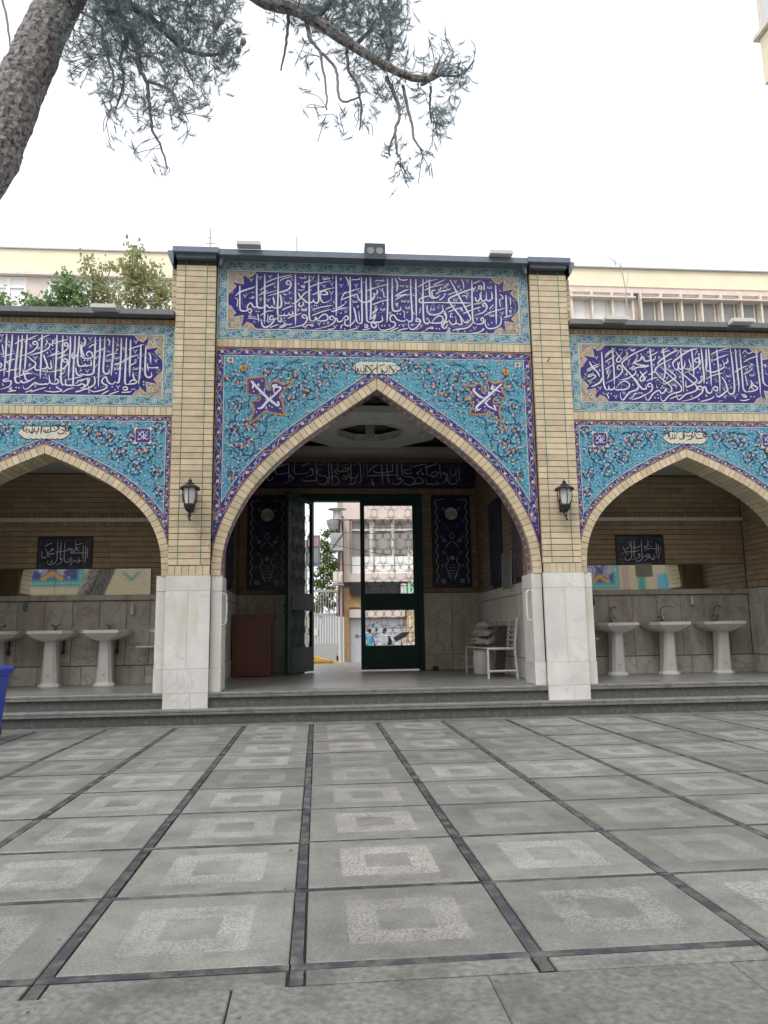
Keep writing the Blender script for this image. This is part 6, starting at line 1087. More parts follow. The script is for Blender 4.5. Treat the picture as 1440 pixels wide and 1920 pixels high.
# back wall
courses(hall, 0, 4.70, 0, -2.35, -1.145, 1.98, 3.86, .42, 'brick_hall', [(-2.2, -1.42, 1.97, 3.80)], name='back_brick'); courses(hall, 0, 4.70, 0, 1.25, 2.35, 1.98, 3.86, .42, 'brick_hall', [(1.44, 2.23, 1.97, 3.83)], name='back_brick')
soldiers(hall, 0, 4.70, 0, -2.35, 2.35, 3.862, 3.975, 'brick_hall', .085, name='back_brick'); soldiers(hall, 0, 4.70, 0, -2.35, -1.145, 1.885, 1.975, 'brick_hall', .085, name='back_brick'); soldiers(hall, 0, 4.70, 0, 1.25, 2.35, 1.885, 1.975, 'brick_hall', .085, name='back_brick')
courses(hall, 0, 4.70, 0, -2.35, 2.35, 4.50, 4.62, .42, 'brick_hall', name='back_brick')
for p, q in ((-2.35, -1.66), (-1.66, -1.145), (1.25, 1.8), (1.8, 2.35)):
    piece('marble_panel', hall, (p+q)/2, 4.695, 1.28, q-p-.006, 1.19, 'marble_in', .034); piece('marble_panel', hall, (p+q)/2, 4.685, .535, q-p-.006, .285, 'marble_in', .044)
# side walls
for sx, x, th in ((1, 2.35, -pi/2), (-1, -2.35, pi/2)):
    f = (lambda y: -y) if sx > 0 else (lambda y: y)
    u0, u1 = sorted((f(.62), f(4.70)))
    n = 7
    for k in range(n):
        L = (u1-u0)/n; cu = u0+(k+.5)*L; y = -cu if sx > 0 else cu
        piece('marble_panel', hall, x, y, 1.19, L-.006, .98, 'marble', .034, th); piece('marble_panel', hall, x-sx*.01, y, .54, L-.006, .30, 'marble', .044, th); piece('marble_panel', hall, x-sx*.004, y, 1.775, L-.006, .17, 'marble', .038, th)
    ho = []
    for y0, y1, zt in ((1.1, 1.92, 3.25), (2.62, 3.52, 3.42)):
        a_, c_ = sorted((f(y0), f(y1))); ho.append((a_-.01, c_+.01, 1.9, zt+.02))
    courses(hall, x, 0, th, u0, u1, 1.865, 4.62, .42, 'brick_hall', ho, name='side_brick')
    for y0, y1, zt in ((1.1, 1.92, 3.25), (2.62, 3.52, 3.42)):
        p = thing('arched_tile_panel', '%s tile panel with a pointed arch on the %s hall wall' % ('nearer dark' if y0 < 2 else 'farther dark', 'right' if sx > 0 else 'left'), 'tile panel', (x, (y0+y1)/2, 1.9))
        bx = MB(); bx.box(min(x-sx*.012, x+sx*.03), max(x-sx*.012, x+sx*.03), y0, y1, 1.94, zt); build('backing', bx, 'dgrout', p)
        nx = 4; nz = 6; w_, h_ = (y1-y0)/nx, (zt-1.94)/nz
        for i in range(nx):
            for q in range(nz): piece('tile', p, x-sx*.026, y0+(i+.5)*w_, 1.94+(q+.5)*h_, w_-.004, h_-.004, 'dknavy', .013, th, ch=.0015, jit=.0003)
        d = Deco(lambda u, v, l, x=x, sx=sx: (x-sx*(.027+l), u, v)); yc = (y0+y1)/2; hw_ = (y1-y0)/2
        arc = [(yc+hw_*.8*cos(a_)*(1 if a_ < pi/2 else 1), zt-.42+.38*sin(a_)**.8) for a_ in [pi*i/20 for i in range(21)]]
        d.ribbon([(yc+hw_*.8, 2.05)]+arc+[(yc-hw_*.8, 2.05)], .018, 'dim', 2)
        for i in range(46):
            u, v = random.uniform(y0+.06, y1-.06), random.uniform(2.0, zt-.08); d.flower(u, v, .02, random.choice(['dim', 'green', 'teal', 'lblue', 'dim']), 'navy', 3); d.ribbon([(u+.05*cos(q*.7), v+.05*sin(q*.7)) for q in range(6)], .006, random.choice(['green', 'teal', 'dim']), 2)
        d.done('ornament', p)
# leaning glazed frame on the right wall
t = thing('glass_frame', 'thin framed glass sheet hanging between the two tile panels on the right hall wall', 'frame', (2.33, 2.28, 1.8)); b = MB()
for P in ([(2.31, 1.98, 1.82), (2.33, 1.98, 2.42)], [(2.31, 2.58, 1.82), (2.33, 2.58, 2.42)], [(2.31, 1.98, 1.82), (2.31, 2.58, 1.82)], [(2.33, 1.98, 2.42), (2.33, 2.58, 2.42)]): b.tube(P, .009, 4)
build('rim', b, 'sheetmetal', t); b = MB(); b.box(2.322, 2.326, 1.99, 2.57, 1.83, 2.41); build('sheet', b, 'winglass', t)
# inscription band over the door
p = thing('calligraphy_band', 'long dark band of pale calligraphy above the green gate', 'tile band', (0, 4.66, 3.98)); b = MB(); b.box(-2.345, 2.345, 4.63, 4.70, 3.985, 4.495); build('backing', b, 'ink', p)
tilegrid(p, -2.30, 2.30, 4.02, 4.46, 4.612, 'dknavy', 22, 2)
d = Deco(wallplace(4.611)); rectline(d, -2.25, 2.25, 4.045, 4.435, .008, 'dim', 2)
for i in range(60):
    u, v = random.choice([random.uniform(1.75, 2.2), random.uniform(-2.2, -2.0)]), random.uniform(4.07, 4.41); d.ribbon([(u+.03*cos(q*.8), v+.03*sin(q*.8)) for q in range(6)], .005, 'dim', 2)
letters(d, 'band', 'cream', 4); d.done('lettering', p)
# tall panels beside the gate
def tallpanel(x0, x1, z0, z1, side):
    p = thing('floral_tile_panel', 'tall dark tile panel with a vase of flowers, %s of the green gate' % side, 'tile panel', ((x0+x1)/2, 4.68, z0)); b = MB(); b.box(x0, x1, 4.665, 4.70, z0, z1); build('backing', b, 'ink', p)
    tilegrid(p, x0+.04, x1-.04, z0+.04, z1-.04, 4.652, 'dknavy', 4, 8)
    d = Deco(wallplace(4.651)); cx = (x0+x1)/2; H = z1-z0
    for s in (1, -1):
        e = cx+s*((x1-x0)/2-.085)
        d.ribbon([(e+s*.022*sin(q*.9), z0+.08+q*(H-.16)/60) for q in range(61)], .011, 'cream', 3)
        for q in range(9): d.flower(e-s*.05, z0+.15+q*(H-.3)/8, .016, 'dim', 'navy', 3)
        d.ribbon([(cx+s*.30, z1-.08), (cx+s*.25, z1-.10), (cx+s*.18, z1-.07), (cx+s*.12, z1-.09)], .009, 'cream', 3)
        for (u, v, r, c) in ((.16, 1.55, .04, 'dim'), (.21, 1.0, .03, 'dim'), (.16, .92, .04, 'lblue'), (.17, .68, .04, 'dim'), (.2, .42, .03, 'pink'), (.19, .12, .045, 'lblue'), (.13, .45, .025, 'dim'), (.1, 1.2, .02, 'dim'), (.24, 1.32, .02, 'pink')):
            d.rosette(cx+s*u, z0+v*H/1.82, r, (c, 'navy', 'dim'), 4); d.ribbon([(cx, z0+(v-.12)*H/1.82), (cx+s*u*.5, z0+(v-.09)*H/1.82), (cx+s*u, z0+v*H/1.82)], .006, 'green', 2)
        d.ribbon(cat([(cx+s*.03, z0+.14), (cx+s*.13, z0+.42), (cx+s*.08, z0+.50), (cx+s*.11, z0+.60)], 5), .010, 'cream', 4); d.ribbon(cat([(cx+s*.02, z0+.9), (cx+s*.10, z0+.84), (cx+s*.13, z0+.78)], 4), .010, 'cream', 4)
        d.ribbon(cat([(cx, z0+.95), (cx+s*.05, z0+1.02), (cx, z0+1.1)], 4), .008, 'cream', 4)
    for k in range(5): d.ribbon([(cx-.10+.01*k, z0+.22+k*.055), (cx+.10-.01*k, z0+.22+k*.055)], .006, 'cream', 3)
    d.rosette(cx, z0+.58, .05, ('pink', 'navy', 'cream'), 5)
    zc = z0+H*.80; d.disc(cx, zc, .135, 'dim', 4, 10, .06); d.disc(cx, zc, .125, 'cream', 5, 10, .05)
    for P in ([(-.09, .05), (-.08, -.05), (-.05, -.07), (-.04, .04)], [(-.03, .08), (.02, -.07)], [(.03, .07), (-.02, -.08)], [(.04, .05), (.05, -.04), (.1, -.02), (.06, .02)], [(.0, .0), (.09, .02)], [(-.1, -.01), (-.02, .02)]): d.ribbon(cat([(cx+u, zc+v) for u, v in P], 4), .012, 'dknavy', 6, (.7, .3))
    d.done('ornament', p)
tallpanel(1.45, 2.225, 1.985, 3.825, 'right'); tallpanel(-2.195, -1.425, 1.985, 3.795, 'left')
# ---------------------------------------------------------------- green gate
gt = thing('green_gate', 'dark green metal double gate, left leaf swung open and right leaf shut', 'gate', (.1, 4.75, .386))
b = MB(); b.box(-1.14, -1.08, 4.66, 4.86, .386, 3.835); b.box(1.15, 1.245, 4.66, 4.86, .386, 3.835); b.box(-1.08, 1.15, 4.66, 4.86, 3.715, 3.835); build('frame', b, 'green_paint', gt)
def leaf(name, W_):
    t = bpy.data.objects.new(name, None); COL.objects.link(t); t.parent = gt
    b = MB(); st_ = .085
    b.box(0, st_, -.03, .03, 0, 3.30); b.box(W_-st_, W_, -.03, .03, 0, 3.30)
    for z0, z1 in ((0, .455), (1.135, 1.46), (3.215, 3.30)): b.box(st_, W_-st_, -.028, .028, z0, z1)
    o = build('leaf_frame', b, 'green_paint', t, local=True)
    b = MB(); b.box(st_+.05, W_-st_-.05, -.036, .036, .07, .39); build('panel', b, 'green_paint', t, local=True)
    b = MB(); b.box(st_+.05, W_-st_-.05, -.036, .036, 1.19, 1.40); build('panel', b, 'green_paint', t, local=True)
    def lattice(x0, x1, z0, z1):
        b = MB(); c = .34; rr = .0030
        def seg(p, q):
            # clip to the opening
            (xa, za), (xb, zb) = p, q; t0, t1 = 0., 1.
            for d_, a_, lo, hi in ((xb-xa, xa, x0, x1), (zb-za, za, z0, z1)):
                if abs(d_) < 1e-9:
                    if a_ < lo or a_ > hi: return
                else:
                    u, v = (lo-a_)/d_, (hi-a_)/d_; t0 = max(t0, min(u, v)); t1 = min(t1, max(u, v))
            if t1-t0 > .02: b.tube([(xa+(xb-xa)*t0, 0, za+(zb-za)*t0), (xa+(xb-xa)*t1, 0, za+(zb-za)*t1)], rr, 4, 0, False)
        i0, j0 = int(x0/c)-1, int(z0/c)-1
        for i in range(i0, int(x1/c)+2):
            for j in range(j0, int(z1/c)+2):
                cx_, cz_ = i*c+(c/2 if j % 2 else 0), j*c*.9
                P = [(cx_+(.175 if k % 2 else .10)*cos(k*pi/6), cz_+(.175 if k % 2 else .10)*sin(k*pi/6)) for k in range(13)]
                for u, v in zip(P[:-1], P[1:]): seg(u, v)
                for k in range(6):
                    a_ = k*pi/3+pi/6; seg((cx_+.175*cos(a_), cz_+.175*sin(a_)), (cx_+.26*cos(a_+.35), cz_+.26*sin(a_+.35))); seg((cx_+.175*cos(a_), cz_+.175*sin(a_)), (cx_+.26*cos(a_-.35), cz_+.26*sin(a_-.35)))
        for k in range(1, 4): seg((x0, z0+(z1-z0)*k/4), (x1, z0+(z1-z0)*k/4))
        build('lattice', b, 'green_paint', t, local=True)
    lattice(st_, W_-st_, .455, 1.135); lattice(st_, W_-st_, 1.46, 3.215)
    b = MB(); b.tube([(W_-.05, -.03, 1.05), (W_-.05, -.08, 1.08), (W_-.05, -.08, 1.2), (W_-.05, -.03, 1.23)], .012, 6); build('handle', b, 'black', t, local=True)
    return t
lf = leaf('gate_leaf', 1.135); lf.location = (1.147-.1, 0, .03); lf.rotation_euler = (0, 0, pi)
lf2 = bpy.data.objects.new('gate_leaf', None); COL.objects.link(lf2); lf2.parent = gt
for ch in list(lf.children):
    c_ = ch.copy(); COL.objects.link(c_); c_.parent = lf2
for z0_, z1_ in ((.455, 1.135), (1.46, 3.215)):
    b = MB(); b.box(.36, 1.04, -.02, -.015, z0_, z1_); build('sheet_backing', b, 'green_paint', lf2, local=True)
lf2.location = (-.93-.1, -.04, .03); lf2.rotation_euler = (0, 0, -(pi-math.atan2(1.06, -.43))-0.02)
lf2.rotation_euler = (0, 0, math.atan2(-1.04, -.46))
# ---------------------------------------------------------------- things in the hall
t = thing('wooden_cabinet', 'low red brown wooden cabinet against the left side of the hall', 'cabinet', (-1.98, 3.62, .386))
b = MB(); b.box(-2.30, -1.70, 3.50, 3.85, .40, 1.44); build('carcass', b, 'wood', t)
b = MB(); b.box(-2.33, -1.66, 3.475, 3.87, 1.44, 1.465); build('top', b, 'wood', t)
b = MB(); b.box(-1.70, -1.655, 3.48, 3.86, .388, 1.44); b.box(-2.32, -2.295, 3.48, 3.86, .388, 1.44); build('side_post', b, 'wood', t)
b = MB(); b.box(-2.27, -1.74, 3.488, 3.499, .46, 1.40); build('front_panel', b, 'wood', t)
t = thing('metal_bench', 'white tubular metal bench along the right wall of the hall', 'bench', (2.05, 2.3, .386))
r = .019; Y0_, Y1_ = 1.62, 3.35
def bt(name, Ps, rr=r):
    b = MB()
    for P in Ps: b.tube(P, rr, 6)
    build(name, b, 'white_metal', t)
for y in (Y0_, Y1_):
    bt('leg', [[(1.80, y, .387), (1.80, y, .84)]]); bt('leg', [cat([(2.26, y+.02, .387), (2.235, y+.02, .84), (2.26, y+.02, 1.1), (2.29, y+.02, 1.31)], 4)])
    bt('side_rail', [[(1.80, y, .84), (2.235, y+.02, .84)], [(1.80, y, .50), (2.25, y+.02, .50)]])
bt('seat', [[(1.80+k*.073, Y0_, .845), (1.80+k*.073, Y1_, .845)] for k in range(7)], .012)
bt('backrest', [[(2.237+.006*k, Y0_, .89+k*.078), (2.237+.006*k, Y1_, .89+k*.078)] for k in range(6)]+[[(2.24, y, .85), (2.288, y, 1.30)] for y in (Y0_+.5, Y0_+1.05, Y0_+1.4)], .011)
def sack(label, x, y, z, rx, ry, rz, sd, m='sack'):
    random.seed(sd); t = thing('sack', label, 'sack', (x, y, z), group=None); b = MB(); n, k = 8, 18
    rings = []
    for i in range(n+1):
        a_ = pi*i/n; rr = max(sin(a_), .05)**.6
        rings.append([(x+rx*rr*cos(q*2*pi/k)*(1+random.uniform(-.28, .28)), y+ry*rr*sin(q*2*pi/k)*(1+random.uniform(-.22, .22)), z+rz*(1-cos(a_))+random.uniform(-.022, .03)*(1 if 0 < i < n else 0)) for q in range(k)])
    b.loft(rings); build('bag', b, m, t, smooth=True); b = MB(); b.lathe([(.02, z+2*rz-.01), (.035, z+2*rz+.03), (.05, z+2*rz+.06)], x+.02, y, 7); build('tied_neck', b, m, t)
sack('crumpled pale sack lying lowest on the bench', 1.98, 2.72, .862, .20, .40, .075, 3)
sack('crumpled pale sack, middle of the pile on the bench', 2.0, 2.80, 1.0, .18, .34, .07, 5)
sack('crumpled pale sack on top of the pile on the bench', 2.05, 2.86, 1.13, .15, .28, .065, 8)
t = thing('plastic_drum', 'white plastic drum standing under the bench', 'drum', (1.97, 2.75, .387)); b = MB(); b.lathe([(.15, .388), (.17, .42), (.175, .70), (.16, .75), (.165, .78)], 1.97, 2.75, 18); build('body', b, 'china', t, smooth=True); b = MB(); b.lathe([(.17, .781), (.17, .80)], 1.97, 2.75, 18); build('lid', b, 'china', t)
t = thing('leaning_board', 'narrow brown board leaning behind the bench', 'board', (2.12, 2.3, .387)); b = MB(); b.loft([[(2.02, 2.15, .39), (2.18, 2.15, .39), (2.18, 2.19, .39), (2.02, 2.19, .39)], [(2.12, 2.2, 1.2), (2.27, 2.2, 1.2), (2.27, 2.24, 1.2), (2.12, 2.24, 1.2)]]); build('plank', b, 'darkwood', t)
t = thing('door_stop', 'small dark lump on the floor beside the gate', 'stop', (1.4, 4.5, .387)); b = MB(); b.lathe([(.05, .388), (.06, .42), (.04, .47), (.015, .48)], 1.42, 4.5, 8); build('knob', b, 'black', t)
for s in (1, -1):
    t = thing('grab_handle', 'white grab handle on the marble jamb on the %s of the archway' % ('right' if s > 0 else 'left'), 'handle', (s*2.11, .2, 1.45)); b = MB()
    b.tube(cat([(s*2.12, .19, 1.25), (s*2.055, .19, 1.27), (s*2.045, .19, 1.45), (s*2.055, .19, 1.64), (s*2.12, .19, 1.66)], 5), .013, 7); build('rail', b, 'white_metal', t)
    b = MB(); b.box(min(s*2.10, s*2.13), max(s*2.10, s*2.13), .165, .215, 1.225, 1.275); b.box(min(s*2.10, s*2.13), max(s*2.10, s*2.13), .165, .215, 1.635, 1.685); build('end_plate', b, 'white_metal', t)
    # marble lining of the archway jamb
    piece('marble_slab', port, s*2.10, .36, 1.19, .45, .995, 'marble', .05, -s*pi/2); piece('marble_slab', port, s*2.094, .36, .54, .45, .30, 'marble', .05, -s*pi/2); piece('marble_slab', port, s*2.10, .36, 1.792, .45, .195, 'marble', .05, -s*pi/2)
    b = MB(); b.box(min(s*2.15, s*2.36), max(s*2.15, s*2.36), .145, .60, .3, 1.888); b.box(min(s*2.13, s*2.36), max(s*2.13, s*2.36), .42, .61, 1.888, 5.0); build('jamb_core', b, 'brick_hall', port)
# ================================================================ LANTERNS, FLOODLIGHTS
def lantern(x, label):
    t = thing('wall_lantern', label, 'lantern', (x, 0, 2.65), group='lanterns on the tall piers'); Y = -.165; n = 6; Z = lambda q: q-.1
    def lb(name, b, m, **k): return build(name, b, m, t, local=True, **k)
    ro = [(.072, .16), (.098, .40)]
    b = MB()
    for i in range(n):
        a0, a1 = 2*pi*i/n+pi/6, 2*pi*(i+1)/n+pi/6
        b.add([(ro[0][0]*.86*cos(a0), Y+ro[0][0]*.86*sin(a0), .165), (ro[0][0]*.86*cos(a1), Y+ro[0][0]*.86*sin(a1), .165), (ro[1][0]*.9*cos(a1), Y+ro[1][0]*.9*sin(a1), .375), (ro[1][0]*.9*cos(a0), Y+ro[1][0]*.9*sin(a0), .375)], [(0, 1, 2, 3)])
    lb('glass_pane', b, 'frost')
    b = MB()
    for i in range(n):
        a0 = 2*pi*i/n+pi/6; b.tube(cat([(ro[0][0]*cos(a0)*.9, Y+ro[0][0]*sin(a0)*.9, .15), (.094*cos(a0), Y+.094*sin(a0), .22), (.10*cos(a0), Y+.10*sin(a0), .30), (.094*cos(a0), Y+.094*sin(a0), .385)], 3), .0075, 5)
    lb('frame_bar', b, 'black')
    b = MB(); b.lathe([(.085, .37), (.125, .365), (.128, .385), (.105, .40), (.06, .425), (.045, .43), (.052, .436), (.052, .444), (.03, .45), (.022, .455), (.028, .475), (.018, .49), (.006, .50), (.003, .53)], 0, Y, 12); lb('roof', b, 'black')
    for i in range(6):
        a0 = 2*pi*i/6+pi/6; b.lathe([(.006, .445), (.012, .455), (.004, .475)], .04*cos(a0), Y+.04*sin(a0), 5)
    b = MB()
    for i in range(6): a0 = 2*pi*i/6+pi/6; b.lathe([(.018, .355), (.02, .37), (.008, .385)], .118*cos(a0), Y+.118*sin(a0), 6)
    lb('roof_knob', b, 'black')
    b = MB(); b.lathe([(.012, .045), (.04, .07), (.062, .10), (.07, .13), (.078, .15), (.072, .165)], 0, Y, 12); lb('cup', b, 'black')
    b = MB(); b.tube(cat([(0, -.01, .17), (0, -.05, .12), (0, -.10, .05), (0, Y, .0), (0, Y-.02, -.03), (.015, Y, -.05)], 5), .013, 7); b.lathe([(.02, -.01), (.026, .02), (.014, .05)], 0, Y, 8); b.box(-.03, .03, -.016, -.002, .08, .26); lb('bracket', b, 'black')
    return t
L1 = lantern(-2.505, 'black wall lantern on the tall pier left of the archway')
copytree(L1, (2.545, 0, 2.65), label='black wall lantern on the tall pier right of the archway')
def flood(x, z, y, label):
    t = thing('floodlight', label, 'floodlight', (x, y, z), group='white floodlights on the parapet')
    b = MB(); b.box(-.165, .165, -.07, .07, 0, .045); b.box(-.155, .155, -.06, .06, .045, .058); build('lamp_body', b, 'white_metal', t, local=True)
    b = MB(); b.box(-.15, .15, -.05, .05, -.004, -.0005); build('lamp_glass', b, 'frost', t, local=True)
    b = MB(); b.tube(cat([(-.16, .02, .03), (-.12, .05, .085), (-.04, .07, .09), (.02, .08, .06)], 4), .008, 5); build('bracket', b, 'white_metal', t, local=True); return t
F = flood(-1.79, 6.48, -.13, 'white floodlight on the portal parapet, left of the black lamp box')
for x, z, l in ((1.80, 6.46, 'white floodlight on the portal parapet, right of the black lamp box'), (-3.72, 5.50, 'white floodlight on the lower parapet left of the portal'), (3.45, 5.50, 'white floodlight on the right lower parapet, nearest the portal'), (5.36, 5.51, 'white floodlight on the right lower parapet, farthest from the portal')):
    copytree(F, (x, -.13, z), label=l)
t = thing('twin_lamp_box', 'black box with two round lamps over the middle of the portal', 'lamp box', (-.02, -.18, 6.32)); b = MB(); b.box(-.165, .125, -.16, .05, 6.34, 6.575); build('housing', b, 'lampbox', t)
for x in (-.085, .045):
    b = MB(); n = 16
    b.add([(x+.052*cos(q*2*pi/n), -.166, 6.46+.052*sin(q*2*pi/n)) for q in range(n)]+[(x+.052*cos(q*2*pi/n), -.15, 6.46+.052*sin(q*2*pi/n)) for q in range(n)], [tuple(range(n))]+[(q, (q+1) % n, (q+1) % n+n, q+n) for q in range(n)]); build('round_lamp', b, 'winglass', t)
t = thing('wall_hook', 'small rusty hook sticking out of the right tall pier', 'hook', (2.46, 0, 4.95)); b = MB(); b.tube([(2.46, .01, 4.93), (2.46, -.05, 4.93), (2.47, -.06, 4.97)], .008, 5); build('hook_bar', b, 'black', t)
def aerial(label, P, arms, r=.02):
    t = thing('rooftop_aerial', label, 'aerial', P[0]); b = MB(); b.tube(P, r, 5); build('mast', b, 'sheetmetal', t)
    b = MB()
    for A in arms: b.tube(A, r*.6, 4)
    if arms: build('arm', b, 'sheetmetal', t)
aerial('thin aerial with small side arms above the left tall pier', [(-3.54, 8, 5.3), (-3.54, 8, 11.35)], [[(-3.66, 8, 10.95), (-3.42, 8, 10.95)], [(-3.6, 8, 11.1), (-3.5, 8, 11.1)]], .018)
aerial('plain thin mast above the portal parapet', [(-1.35, 8, 5.3), (-1.35, 8, 11.2)], [], .018)
aerial('slanting television aerial over the right roof', [(10.02, 14, 5), (10.02, 14, 12.9), (9.91, 14, 13.8)], [[(9.91, 14, 13.8), (9.42, 14, 14.2)], [(10.02, 14, 12.9), (10.17, 14, 13.65)], [(9.8, 13.8, 13.85), (10.02, 14.2, 13.75)], [(9.6, 13.8, 14.0), (9.8, 14.2, 13.95)]], .02)
# ================================================================ BLUE BIN
t = thing('wheeled_bin', 'blue plastic wheeled bin at the left edge with white lettering', 'bin', (-4.52, -1.2, 0))
b = MB(); cx, cy = -4.585, -1.18
ring = lambda hw, hd, z: [(cx-hw, cy-hd, z), (cx+hw, cy-hd, z), (cx+hw, cy+hd, z), (cx-hw, cy+hd, z)]
b.loft([ring(.19, .20, .03), ring(.235, .25, .70), ring(.26, .275, .71), ring(.26, .275, .75)]); build('body', b, 'bin', t)
b = MB(); b.loft([ring(.275, .29, .752), ring(.275, .29, .775), ring(.25, .265, .80), ring(.12, .15, .815)]); build('lid', b, 'bin', t)
b = MB()
for s in (1, -1): b.tube([(cx+s*.14, cy+.2, .08), (cx+s*.18, cy+.2, .08)], .08, 12)
build('wheel', b, 'black', t)
b = MB()
for (z, w_) in ((.62, .03), (.56, .05), (.50, .02), (.44, .05), (.36, .03), (.30, .05), (.22, .04)):
    x = cx+.235*(.85+.0)-(.75-z)*.06
    b.box(x-w_-.05, x-.03, cy-.30+.055*(.75-z)+.01, cy-.295+.055*(.75-z)+.03, z-.012, z+.012)
build('lettering', b, 'white', t)
# ================================================================ PLANTS
def canopy(parent, blobs, per, m, seed, lw=.03, name='foliage', needles=False, depth=1.0, skel=None, dens=1.):
    rd = random.Random(seed); b = MB(); tw = MB()
    for (x, y, z, r) in blobs:
        n = max(3, int(per*(r/.2)**2*dens))
        for k in range(n):
            u, v = rd.gauss(0, .48)*r, rd.gauss(0, .48)*r; w_ = rd.gauss(0, .6)*min(max(r, .25), .6)*depth
            p = Vector((x+u, y+w_, z+v))
            if needles:
                a0 = rd.random()*6.3; el = rd.uniform(-1.0, .5); ax = Vector((cos(a0)*cos(el), sin(a0)*cos(el), sin(el)))
                tw.tube([p-ax*.10-Vector((0, 0, -.03)), p-ax*.04, p], [.003, .0025, .002], 3, 0, False)
                for q in range(24):
                    dv = (ax*1.5+Vector((rd.gauss(0, .5), rd.gauss(0, .5), rd.gauss(0, .5)-.2))).normalized(); ln = rd.uniform(.06, .125)
                    sd = dv.cross(Vector((rd.gauss(0, 1), rd.gauss(0, 1), rd.gauss(0, 1)))).normalized()*.0018
                    s0 = p-ax*rd.uniform(0, .09); b.add([s0-sd, s0+sd, s0+dv*ln], [(0, 1, 2)])
            else:
                for q in range(3):
                    c = p+Vector((rd.gauss(0, .05), rd.gauss(0, .05), rd.gauss(0, .05))); a = Vector((rd.gauss(0, 1), rd.gauss(0, 1), rd.gauss(0, 1)-.4)).normalized(); s_ = a.cross(Vector((rd.gauss(0, 1), rd.gauss(0, 1), rd.gauss(0, 1)))).normalized()
                    L = lw*rd.uniform(.8, 1.6); b.add([c, c+a*L*.5+s_*L*.28, c+a*L, c+a*L*.5-s_*L*.28], [(0, 1, 2, 3)])
    build(name, b, m, parent, kind='stuff')
    if tw.f: build('twigs', tw, 'twig', parent, kind='stuff')
pine = thing('pine_tree', 'big leaning pine with grey scaly trunk and drooping branches at the top left', 'tree', (-6.7, -3.0, 0))
# trunk: thick, leaning, scaly bark pushed in and out
tp = [(-6.75, -3.2, -.02), (-6.5, -3.1, .6), (-5.9, -3.0, 2.0), (-5.2, -3.0, 3.6), (-4.55, -3.0, 4.75)]+[(x, y, z) for x, y, z in reversed(TRUNK[:-1])]+[(-2.6, -2.9, 9.0), (-2.2, -2.8, 10.2)]
tp = cat(tp, 7); b = MB(); seg = 30; n = len(tp); rr0 = .285; rd = random.Random(4); rings = []
for i, p in enumerate(tp):
    P = Vector(p); d_ = (Vector(tp[min(i+1, n-1)])-Vector(tp[max(i-1, 0)])).normalized(); a = d_.cross(Vector((0, 1, 0))).normalized(); c = d_.cross(a)
    rr = rr0*(1-.42*i/n)+.12*max(0, 1-i/5)
    rings.append([tuple(P+(a*cos(2*pi*k/seg)+c*sin(2*pi*k/seg))*rr*(1+.05*sin(k*2.1+i*.7)+rd.uniform(-.028, .028))) for k in range(seg)])
b.loft(rings); build('trunk', b, 'bark', pine)
for br in BRN:
    b = MB(); rd = random.Random(int(br[0][0]*1000)); dy = rd.uniform(-.25, .25)
    P = cat([(x, y+dy*i/len(br), z, r_) for i, (x, y, z, r_) in enumerate(br)], 5)
    pts = [(p[0]+rd.uniform(-.006, .006), p[1], p[2]+rd.uniform(-.006, .006)) for p in P]; b.tube(pts, [max(p[3], .004) for p in P], 8)
    build('branch', b, 'bark' if br[0][3] > .03 else 'twig', pine)
rd = random.Random(9); b = MB()
allp = [(p, q) for br in BRN for p, q in zip(br[:-1], br[1:])]
for bl in PB1+PB2:                                         # small crooked shoots tying the needle masses to the limbs
    for k in range(3 if bl[3] < .12 else 6):
        e = Vector((bl[0]+rd.gauss(0, .4)*bl[3], bl[1]+rd.gauss(0, .15), bl[2]+rd.gauss(0, .4)*bl[3]))
        best = min(((Vector(p[:3])*(1-f)+Vector(q[:3])*f) for p, q in allp for f in (.2, .6, 1.)), key=lambda v: (v-e).length+abs(v.x-e.x)*.2)
        if (best-e).length > .9: continue
        mid = (best+e)/2+Vector((rd.uniform(-.05, .05), rd.uniform(-.05, .05), rd.uniform(-.02, .08)))
        b.tube(cat([tuple(best), tuple(mid), tuple(e)], 4), .0042, 4, 0, False)
build('shoots', b, 'twig', pine, kind='stuff')
canopy(pine, PB1+PB2, 60, 'needle', 5, needles=True)
b = MB(); rd = random.Random(2)
for (px_, pz_) in ((-1.83, 7.36), (-1.78, 7.30), (-1.7, 7.2), (-1.66, 7.27), (-1.9, 7.42), (-1.6, 7.1), (-1.95, 7.12), (-2.3, 7.35), (-2.42, 7.3), (-2.15, 7.1), (-1.75, 6.98)):
    b.lathe([(.01, pz_-.045), (.028, pz_-.02), (.034, pz_), (.024, pz_+.03), (.008, pz_+.04)], px_+rd.uniform(-.05, .05), -3+rd.uniform(-.2, .2), 7)
build('pine_cones', b, 'twig', pine)
def bush(name, label, blobs, m, seed, trunk, cat_='tree', lw=.06, per=26, dens=1.):
    t = thing(name, label, cat_, (*trunk[0][:2], trunk[0][2])); b = MB(); rd = random.Random(seed)
    b.tube(cat(trunk, 4), [.06*(1-.7*i/(len(cat(trunk, 4))-1)) for i in range(len(cat(trunk, 4)))], 7); build('trunk', b, 'bark', t)
    b = MB(); top = Vector(trunk[-1]); lo = Vector(trunk[-2])
    for x, y, z, r in blobs:
        s0 = lo.lerp(top, rd.random()); e = Vector((x, y+rd.gauss(0, .1), z)); b.tube(cat([tuple(s0), tuple((s0+e)/2+Vector((rd.gauss(0, .05), 0, -.04))), tuple(e+Vector((0, 0, r*.5)))], 3), .010, 4, 0, False)
    build('branches', b, 'bark', t); canopy(t, blobs, per, m, seed, lw, dens=dens); return t
